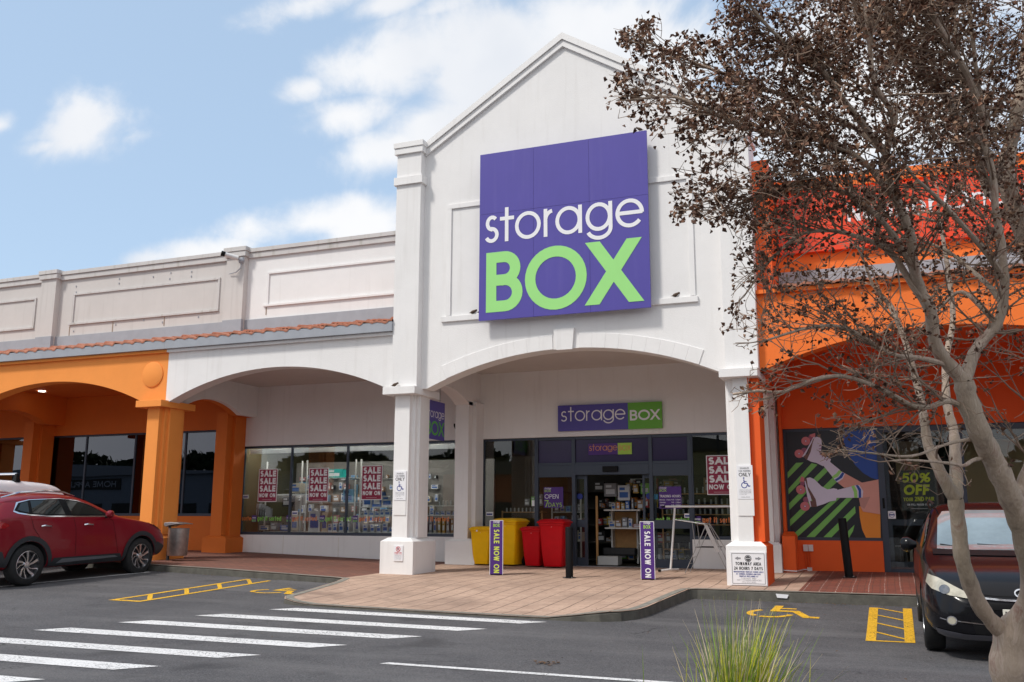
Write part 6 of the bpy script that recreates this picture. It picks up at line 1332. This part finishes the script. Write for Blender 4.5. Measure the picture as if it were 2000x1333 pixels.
b_.inputs['Roughness'].default_value = .75; bu = t_.nodes.new('ShaderNodeBump'); bu.inputs['Strength'].default_value = .8; bu.inputs['Distance'].default_value = .012; n3 = t_.nodes.new('ShaderNodeTexNoise'); n3.inputs['Scale'].default_value = 18; n3.inputs['Detail'].default_value = 6; t_.links.new(mp.outputs[0], n3.inputs[0]); t_.links.new(n3.outputs[0], bu.inputs['Height']); t_.links.new(bu.outputs[0], b_.inputs['Normal'])
twigm = mat('grey_brown_twigs', (.29, .205, .15), .85, nvar=.35, nscale=9)
leafm = [mat('dry_leaf_dark', (.11, .052, .032), .8, nvar=.45, nscale=14), mat('dry_leaf_brown', (.21, .10, .058), .75, nvar=.4, nscale=14), mat('dry_leaf_tan', (.33, .19, .115), .75, nvar=.35, nscale=14)]
LIMB = {'trunk': [[0.67,7.37,-0.09],[0.69,7.28,0.37],[0.67,7.21,0.7]],
 'L': [[0.67,7.21,0.7],[0.6,7.17,0.75],[0.49,7.04,0.91],[0.41,6.9,1.17],[0.4,6.86,1.37],[0.39,6.81,1.58]],
 'LL': [[0.39,6.81,1.58],[0.33,6.76,1.7],[0.29,6.72,1.81],[0.25,6.74,1.93],[0.24,6.76,2.08],[0.23,6.83,2.24],[0.2,6.89,2.45],[0.16,6.93,2.68],[0.09,6.97,2.92]],
 'LR': [[0.39,6.81,1.58],[0.41,6.9,1.71],[0.42,6.98,1.87],[0.43,7.07,2.03],[0.41,7.13,2.19],[0.41,7.21,2.35],[0.44,7.39,2.6],[0.52,7.57,2.93],[0.52,7.71,3.36],[0.5,7.83,3.81]],
 'R': [[0.67,7.21,0.7],[0.72,7.08,0.91],[0.73,6.92,1.18],[0.73,6.81,1.44],[0.69,6.7,1.62],[0.6,6.57,1.84],[0.54,6.46,1.97],[0.48,6.4,2.18],[0.47,6.37,2.29]],
 'RR2': [[0.69,6.7,1.61],[0.75,6.73,1.63],[0.8,6.73,1.72],[0.89,6.71,1.97],[1.03,6.78,2.46],[1.16,6.8,3.13]],
 'RL': [[0.47,6.37,2.29],[0.42,6.34,2.35],[0.32,6.22,2.49],[0.3,6.11,2.69],[0.25,6.07,2.82],[0.22,5.97,2.95],[0.21,5.87,3.13],[0.16,5.82,3.29],[0.11,5.72,3.43],[0.11,5.64,3.55],[0.15,5.62,3.71],[0.15,5.56,3.78],[0.07,5.44,3.91],[0.06,5.4,4.09],[0.05,5.35,4.33],[0.04,5.3,4.56]],
 'RR': [[0.47,6.37,2.29],[0.53,6.42,2.44],[0.59,6.48,2.54],[0.7,6.49,2.67],[0.75,6.47,2.87],[0.75,6.42,3.16],[0.73,6.36,3.37],[0.73,6.32,3.58],[0.69,6.26,3.8],[0.71,6.24,3.96],[0.68,6.19,4.15],[0.67,6.13,4.4],[0.66,6.06,4.75]],
 'b1': [[0.3,6.11,2.69],[0.18,6.02,2.9],[0.09,5.95,3.05],[-0.07,5.77,3.1],[-0.23,5.7,3.14],[-0.4,5.53,3.08],[-0.55,5.5,2.95]],
 'b2': [[0.21,5.97,2.95],[0.08,5.71,3.14],[-0.08,5.51,3.27],[-0.23,5.34,3.29],[-0.41,5.16,3.27],[-0.6,5.1,3.19]],
 'b3': [[0.41,6.33,2.38],[0.23,6.14,2.41],[0.06,5.96,2.42],[-0.18,5.73,2.55],[-0.37,5.55,2.53],[-0.6,5.47,2.46]],
 'b4': [[0.47,6.41,2.1],[0.42,6.38,2.15],[0.35,6.29,2.16],[0.25,6.21,2.12],[0.15,6.06,2.12],[-0.01,5.87,2.2],[-0.2,5.78,2.27],[-0.36,5.61,2.24],[-0.53,5.56,2.17],[-0.66,5.4,2.16],[-0.79,5.35,2.14]],
 'b5': [[0.12,5.74,3.35],[-0.01,5.5,3.46],[-0.14,5.33,3.51],[-0.34,5.14,3.54],[-0.55,5.05,3.56],[-0.74,4.85,3.6],[-0.94,4.76,3.7],[-1.13,4.58,3.64]],
 'b6': [[0.11,5.64,3.55],[-0.05,5.65,3.74],[-0.23,5.56,3.83],[-0.42,5.57,3.97],[-0.61,5.48,4.03],[-0.82,5.47,4.16],[-1.05,5.36,4.26],[-1.22,5.28,4.35]],
 'b7': [[0.09,5.63,3.58],[-0.09,5.3,3.76],[-0.21,5.11,3.91],[-0.36,5.03,4.02],[-0.5,4.84,4.14],[-0.59,4.77,4.3]],
 'm1': [[0.73,6.3,3.68],[0.59,6.4,3.99],[0.44,6.49,4.35],[0.29,6.58,4.67],[0.14,6.67,5.02],[0.01,6.67,5.29]],
 'm2': [[0.71,6.25,3.88],[0.62,6.06,4.13],[0.49,5.85,4.33],[0.43,5.8,4.49],[0.38,5.64,4.64]],
 'm3': [[0.74,6.45,2.95],[0.66,6.29,3.05],[0.51,6.09,3.21],[0.37,5.9,3.34],[0.26,5.73,3.41],[0.18,5.57,3.49]],
 'm4': [[0.55,6.53,1.94],[0.44,6.43,1.93],[0.31,6.28,1.89],[0.13,6.11,1.82],[-0.09,5.91,1.83],[-0.26,5.84,1.85]],
 'm5': [[0.57,6.56,1.83],[0.49,6.47,1.81],[0.42,6.34,1.77],[0.33,6.2,1.78],[0.13,6.01,1.79],[0.02,5.85,1.78]],
 'm6': [[0.74,6.49,2.76],[0.68,6.55,2.91],[0.57,6.69,3.09],[0.46,6.72,3.22],[0.31,6.76,3.32]],
 'm7': [[0.71,6.51,2.64],[0.63,6.45,2.73],[0.51,6.49,2.88],[0.39,6.56,2.81],[0.26,6.64,2.69]],
 'T2': [[1.33,9.54,0.23],[1.37,9.3,1.52],[1.36,8.92,2.79],[1.25,8.62,3.52],[1.11,8.38,3.91],[1.04,8.18,4.2],[1.09,8.15,4.44],[1.16,8.01,4.72],[1.27,7.94,5.29],[1.34,7.87,5.77]],
 'T2b': [[1.03,8.17,4.24],[0.92,8.37,4.1],[0.84,8.23,4.65],[0.76,8.07,5.27],[0.76,7.94,5.9]]}
LIMB['T2'][0][2] = -.05
LR_ = dict(trunk=(.165, .145), L=(.056, .046), LL=(.045, .018), LR=(.048, .014), R=(.175, .066), RR2=(.05, .03), RL=(.048, .009), RR=(.043, .010), b1=(.026, .007), b2=(.024, .006), b3=(.020, .006), b4=(.022, .007), b5=(.020, .006), b6=(.020, .006), b7=(.022, .006), m1=(.034, .009), m2=(.026, .008), m3=(.024, .008), m4=(.014, .005), m5=(.016, .005), m6=(.024, .007), m7=(.020, .006), T2=(.13, .03), T2b=(.045, .012))
def smooth_path(p, n=4):
    p = [Vector(q) for q in p]; out = []
    for i in range(len(p)-1):
        a, b, c, d = p[max(0, i-1)], p[i], p[i+1], p[min(len(p)-1, i+2)]
        for k in range(n):
            t = k/n; out.append(.5*((2*b)+(-a+c)*t+(2*a-5*b+4*c-d)*t*t+(-a+3*b-3*c+d)*t**3))
    return out+[p[-1]]
RV = Vector((.929, .370, 0)); DV = Vector((-.370, .929, 0))
# crown outline in the tree's own (sideways, height) frame
CROWN = [(.67, 4.52), (.73, 4.35), (.61, 4.21), (.58, 3.98), (.77, 3.83), (.99, 3.69), (.95, 3.46), (.98, 3.26), (1.32, 3.23), (1.38, 3.03), (1.32, 2.84), (1.33, 2.65), (1.23, 2.55), (1.44, 2.4), (1.41, 2.27), (1.25, 2.18), (1.34, 2.09), (1.58, 2.06), (1.78, 1.91), (1.8, 1.74), (2.1, 1.7), (2.39, 1.61), (2.57, 1.54), (2.89, 1.79), (3.26, 1.85), (3.99, 2.4), (4.44, 5.87), (1.7, 5.86), (1.39, 4.89), (1.28, 4.78), (1.31, 4.6), (1.08, 4.53), (.92, 4.63)]
def inside(p):
    a = p.dot(RV); z = p.z; d = p.dot(DV); s = 5.55/max(3, d); a *= s; z = 1.45+(z-1.45)*s; c = False; j = len(CROWN)-1
    for i in range(len(CROWN)):
        (x1, y1), (x2, y2) = CROWN[i], CROWN[j]
        if (y1 > z) != (y2 > z) and a < (x2-x1)*(z-y1)/(y2-y1)+x1: c = not c
        j = i
    return c
def grow_tree(root, keys, seed, ntw, density, lk):
    R = random.Random(seed); wood = MB(); twig = MB(); leaf = MB()
    paths = []
    for k in keys:
        pts = smooth_path((LIMB['trunk'][:2]+LIMB['R']) if k == 'R' else LIMB[k]); pts = [q+Vector((.095, .035, 0))*max(0, 1-abs(q.z-1.05)/.5) for q in pts] if k == 'R' else pts; r0, r1 = LR_[k]; n = len(pts); rad = []
        for i in range(n):
            t = i/(n-1); r = r0+(r1-r0)*t**.75 if k != 'R' else itp([(0, .17), (.12, .145), (.20, .125), (.27, .074), (.45, .072), (1, .06)], t); rad.append(r*(1+.07*sin(i*2.1+r0*90)+R.uniform(-.035, .035)))
        wood.tube(pts, rad, 14 if r0 > .04 else 8); paths.append((pts, rad, k))
    def leaves_at(p, d, n):
        if R.random() > max(.24, min(.75, (p.z-1.9)/1.9)): return
        for _ in range(n):
            q = p+Vector((R.gauss(0, .02), R.gauss(0, .02), R.gauss(0, .02))); s = R.uniform(.014, .031); a = Vector((R.uniform(-1, 1), R.uniform(-1, 1), R.uniform(-1.2, .4))).normalized(); b = a.orthogonal().normalized(); b.rotate(__import__('mathutils').Quaternion(a, R.uniform(0, 6.28))); c = a.cross(b)
            cu_ = c*s*R.uniform(.1, .5); mi = R.choices((0, 1, 2), (5, 5, 2))[0]; w_ = R.uniform(.35, .6)
            leaf.add([q, q+a*s*.5+b*s*w_+cu_, q+a*s*1.3, q+a*s*.5-b*s*w_+cu_, q+a*s*.6-cu_*.6], [(0, 1, 4), (1, 2, 4), (2, 3, 4), (3, 0, 4)], mi)
    def branch(p, d, ln, r, lev):
        n = max(3, int(ln/.09)); pts = [p.copy()]; step = ln/n
        for i in range(n):
            d = (d+Vector((R.gauss(0, .17), R.gauss(0, .17), R.gauss(0, .15)+.02))).normalized(); p = p+d*step
            if not inside(p) or p.dot(DV) < 4.4 or p.dot(DV) > 9.2: break
            pts.append(p.copy())
            if lev < 2 and R.random() < (.80 if lev == 0 else .62)*density:
                sd = (d*R.uniform(.5, 1)+Vector((R.gauss(0, .7), R.gauss(0, .5), R.gauss(0, .55)))).normalized(); branch(p, sd, ln*R.uniform(.3, .6), r*.55, lev+1)
            if lev >= 1 and R.random() < (.40 if lev == 2 else .24)*lk: leaves_at(p, d, R.choice((1, 2, 3, 4)))
            if lev >= 1 and R.random() < .35:
                e2 = p+(d*.4+Vector((R.gauss(0, .6), R.gauss(0, .6), R.gauss(0, .6)))).normalized()*R.uniform(.03, .07); twig.tube([p, e2], [.0022, .0013], 3, caps=False)
                if R.random() < .5*lk: leaves_at(e2, d, R.choice((1, 2)))
        if len(pts) > 1:
            m = len(pts); twig.tube(pts, [max(.0019, r*(1-.75*i/(m-1))) for i in range(m)], 5 if lev == 0 else 3, caps=False)
            if R.random() < .8*lk: leaves_at(pts[-1], d, R.choice((2, 3, 4, 5)))
    for pts, rad, k in paths:
        if k in ('trunk', 'L', 'R'): continue
        n = len(pts); tot = ntw.get(k, 10)
        for _ in range(tot):
            t = R.uniform(.12, 1)**.8; i = min(n-2, int(t*(n-1))); d0 = (pts[i+1]-pts[i]).normalized(); p = pts[i].lerp(pts[i+1], R.random())
            side = Vector((R.gauss(0, .9), R.gauss(0, .6), R.gauss(0, .6)))
            d = (d0*R.uniform(.3, .9)+side*.8+RV*R.uniform(-.55, .15)+Vector((0, 0, .10))).normalized()
            if k[0] == 'b': d = (d+d0*.8).normalized()
            branch(p, d, R.uniform(.18, .48) if k in ('b5', 'b6', 'b7') else R.uniform(.28, .72), min(.008, rad[i]*.45+.001), 0)
    # twigs at limb tips
        branch(pts[-1], (pts[-1]-pts[-2]).normalized(), .5, rad[-1]*.9, 0)
    wood.build('trunk', bark, root, smooth=True); tw = twig.build('twigs', twigm, root, smooth=True); lf = leaf.build('dry_leaves', leafm, root)
    print('tree', len(twig.f), len(leaf.f)); return root
NT = dict(LL=5, LR=7, RR2=22, RL=36, RR=58, b1=28, b2=32, b3=20, b4=20, b5=50, b6=52, b7=54, m1=60, m2=58, m3=12, m4=4, m5=4, m6=8, m7=7, T2=52, T2b=50)
tr = thing('bare_tree', 'pale forked tree with dry brown leaves standing in front of the black car', 'tree'); grow_tree(tr, ['L', 'LL', 'LR', 'R', 'RR2', 'RL', 'RR', 'b1', 'b2', 'b3', 'b4', 'b5', 'b6', 'b7', 'm1', 'm2', 'm3', 'm4', 'm5', 'm6', 'm7'], 5, NT, 1.0, 1.0)
tr2 = thing('bare_tree', 'second dry-leaved tree at the right edge, its trunk outside the picture', 'tree'); grow_tree(tr2, ['T2', 'T2b'], 9, NT, 1.0, 1.0)
# planting bed they stand in, below the frame
bed = MB().prism([(-2.2, 3.4), (4.5, 3.4), (4.5, 8.0), (.3, 8.0), (-2.2, 6.2)], 'z', .10, .17)
tag(bed.build('planting_bed', M['soil']), kind='structure')
# ------------------------------------------------------------------ grass tussock
R = random.Random(3); gm_ = [mat('blade_green', (.17, .28, .025), .5, nvar=.3, nscale=20), mat('blade_yellow_green', (.50, .50, .03), .5, nvar=.3, nscale=20), mat('blade_straw', (.62, .52, .33), .6, nvar=.2, nscale=20)]
mb = MB(); base = Vector((-.86, 5.35, .16))
for i in range(850):
    a = R.uniform(0, 2*pi); rr = abs(R.gauss(0, .08)); p = base+Vector((rr*cos(a), rr*sin(a), 0)); lean = RV*R.gauss(.14, .17)+DV*R.gauss(0, .2); ln = R.uniform(.40, .72) if R.random() < .85 else R.uniform(.72, .90)
    d = (Vector((0, 0, 1))+lean).normalized(); w_ = R.uniform(.0020, .0042); side = d.cross(Vector((R.gauss(0, 1), R.gauss(0, 1), 0))).normalized(); droop = R.uniform(.05, .5)*(lean.length+.2); L_ = []; q = p.copy(); n = 7
    for k in range(n+1):
        ww = w_*(1-(k/n)**2.2)+.0004; L_ += [q-side*ww, q+side*ww]; d = (d+lean*droop*.22+Vector((0, 0, -.06*droop*k))).normalized(); q = q+d*(ln/n)
    mb.add(L_, [(2*k, 2*k+1, 2*k+3, 2*k+2) for k in range(n)], R.choices((0, 1, 2), (5, 4, 3))[0])
for dx in (-.28, -.20, -.46, .30, .38):
    p = base+RV*dx+Vector((0, 0, -.02)); d = Vector((R.uniform(-.1, .1), 0, 1)); s_ = RV*.003; mb.add([p-s_, p+s_, p+d*.5+s_*.6, p+d*.5-s_*.6, p+d*R.uniform(.62, .85)], [(0, 1, 2, 3), (3, 2, 4)], R.choice((0, 1, 2)))
tag(mb.build('grass_tussock', gm_), 'green and straw coloured grass tussock at the bottom edge of the picture', 'ornamental grass')

# ------------------------------------------------------------------ across the car park, behind the camera (seen mirrored in the glass)
def crown_mass(mb, c, r, n, R):
    for _ in range(n):
        v = Vector((R.gauss(0, 1), R.gauss(0, 1), R.gauss(0, 1))).normalized()*R.uniform(.55, 1)**.5; p = Vector(c)+Vector((v.x*r[0], v.y*r[1], v.z*r[2])); s = R.uniform(.35, .8); a = Vector((R.uniform(-1, 1), R.uniform(-1, 1), R.uniform(-1, 1))).normalized()*s; b = a.orthogonal()
        mb.add([p-a, p-b*.8, p+a, p+b*.8], [(0, 1, 2, 3)])
treeg = mat('dark_foliage', (.035, .05, .018), .8, nvar=.4, nscale=1); R = random.Random(8)
far = [('long pale grey retail block with dark signs, seen mirrored in the tinted windows', (-98, -57, -52, -34, 0, 5.6), (.16, .18, .21), 'HOME APPLIANCES'), ('grey shed across the car park, seen mirrored in the long window', (-55, -40, -54, -37, 0, 5.6), (.13, .13, .13), None), ('orange tiled shop across the car park, seen mirrored between the pillars', (-37, -27, -50, -36, 0, 5.2), (.50, .12, .03), None), ('ochre block across the car park, seen mirrored beside the door', (-25, -8, -52, -38, 0, 7.0), (.40, .34, .15), None), ('dark brick shop across the car park, seen mirrored right of the door', (-5, 14, -52, -40, 0, 5), (.14, .09, .07), None)]
for lb, (a, b, c, d, e0, f0), col, tx in far:
    t = thing('retail_building', lb, 'building'); MB().box(a, b, c, d, e0, f0).build('wall', mat('far_wall', col, .8, nvar=.08), t)
    MB().prism([(a-.5, f0), (b+.5, f0), ((a+b)/2+2, f0+1.1), ((a+b)/2-2, f0+1.1)], 'y', c, d+.4).build('roof', mat('far_roof', (.12, .10, .07) if tx is None else (.16, .17, .19), .8), t)
    wm = MB(); 
    for k in range(int((b-a)/4)): wm.box(a+1+4*k, a+3.6+4*k, d, d+.05, .3, 2.8)
    wm.build('window', M['dark'], t)
    if tx: mb = MB(); MB().box(-83, -72, d+.01, d+.1, 4.2, 5.3).build('sign_board', M['dark'], t); text(mb, tx, (-72.6, d+.12, 4.45), (-1, 0, 0), UP, .62, wt=.18, sp=.14, width=9.6); mb.build('lettering', M['greyprint'], t)
for i, (x, y, s) in enumerate(((-104, -60, 7.5), (-93, -58, 6.4), (-84, -60, 7.2), (-77, -58, 5.6), (-66, -60, 6.8), (-58, -57, 6.6), (-50, -60, 6.2), (-44, -58, 6.8), (-38, -60, 5.4), (-24, -58, 6.6), (-12, -60, 5.4), (-4, -56, 7.2), (6, -58, 6.2), (16, -58, 7))):
    t = thing('evergreen_tree', 'dark rounded evergreen behind the far shops, seen only mirrored in the glass', 'tree', (0, 0, 0), 0, 'far evergreens'); MB().tube([(x, y, 0), (x, y, s*.8)], [.35, .2], 8).build('trunk', bark, t); mb = MB(); crown_mass(mb, (x, y, s*.85), (s*.85, s*.7, s*.52), 900, R); mb.build('crown', treeg, t)
t = thing('light_pole', 'car park floodlight pole mirrored in the pane right of the door', 'lamp post'); MB().tube([(-9.0, -14, 0), (-9.0, -14, 9)], .07, 8).build('pole', M['cladding'], t); MB().box(-9.9, -9.2, -14.2, -13.8, 8.9, 9.1).box(-8.8, -8.1, -14.2, -13.8, 8.9, 9.1).build('lamp_head', M['cladding'], t)
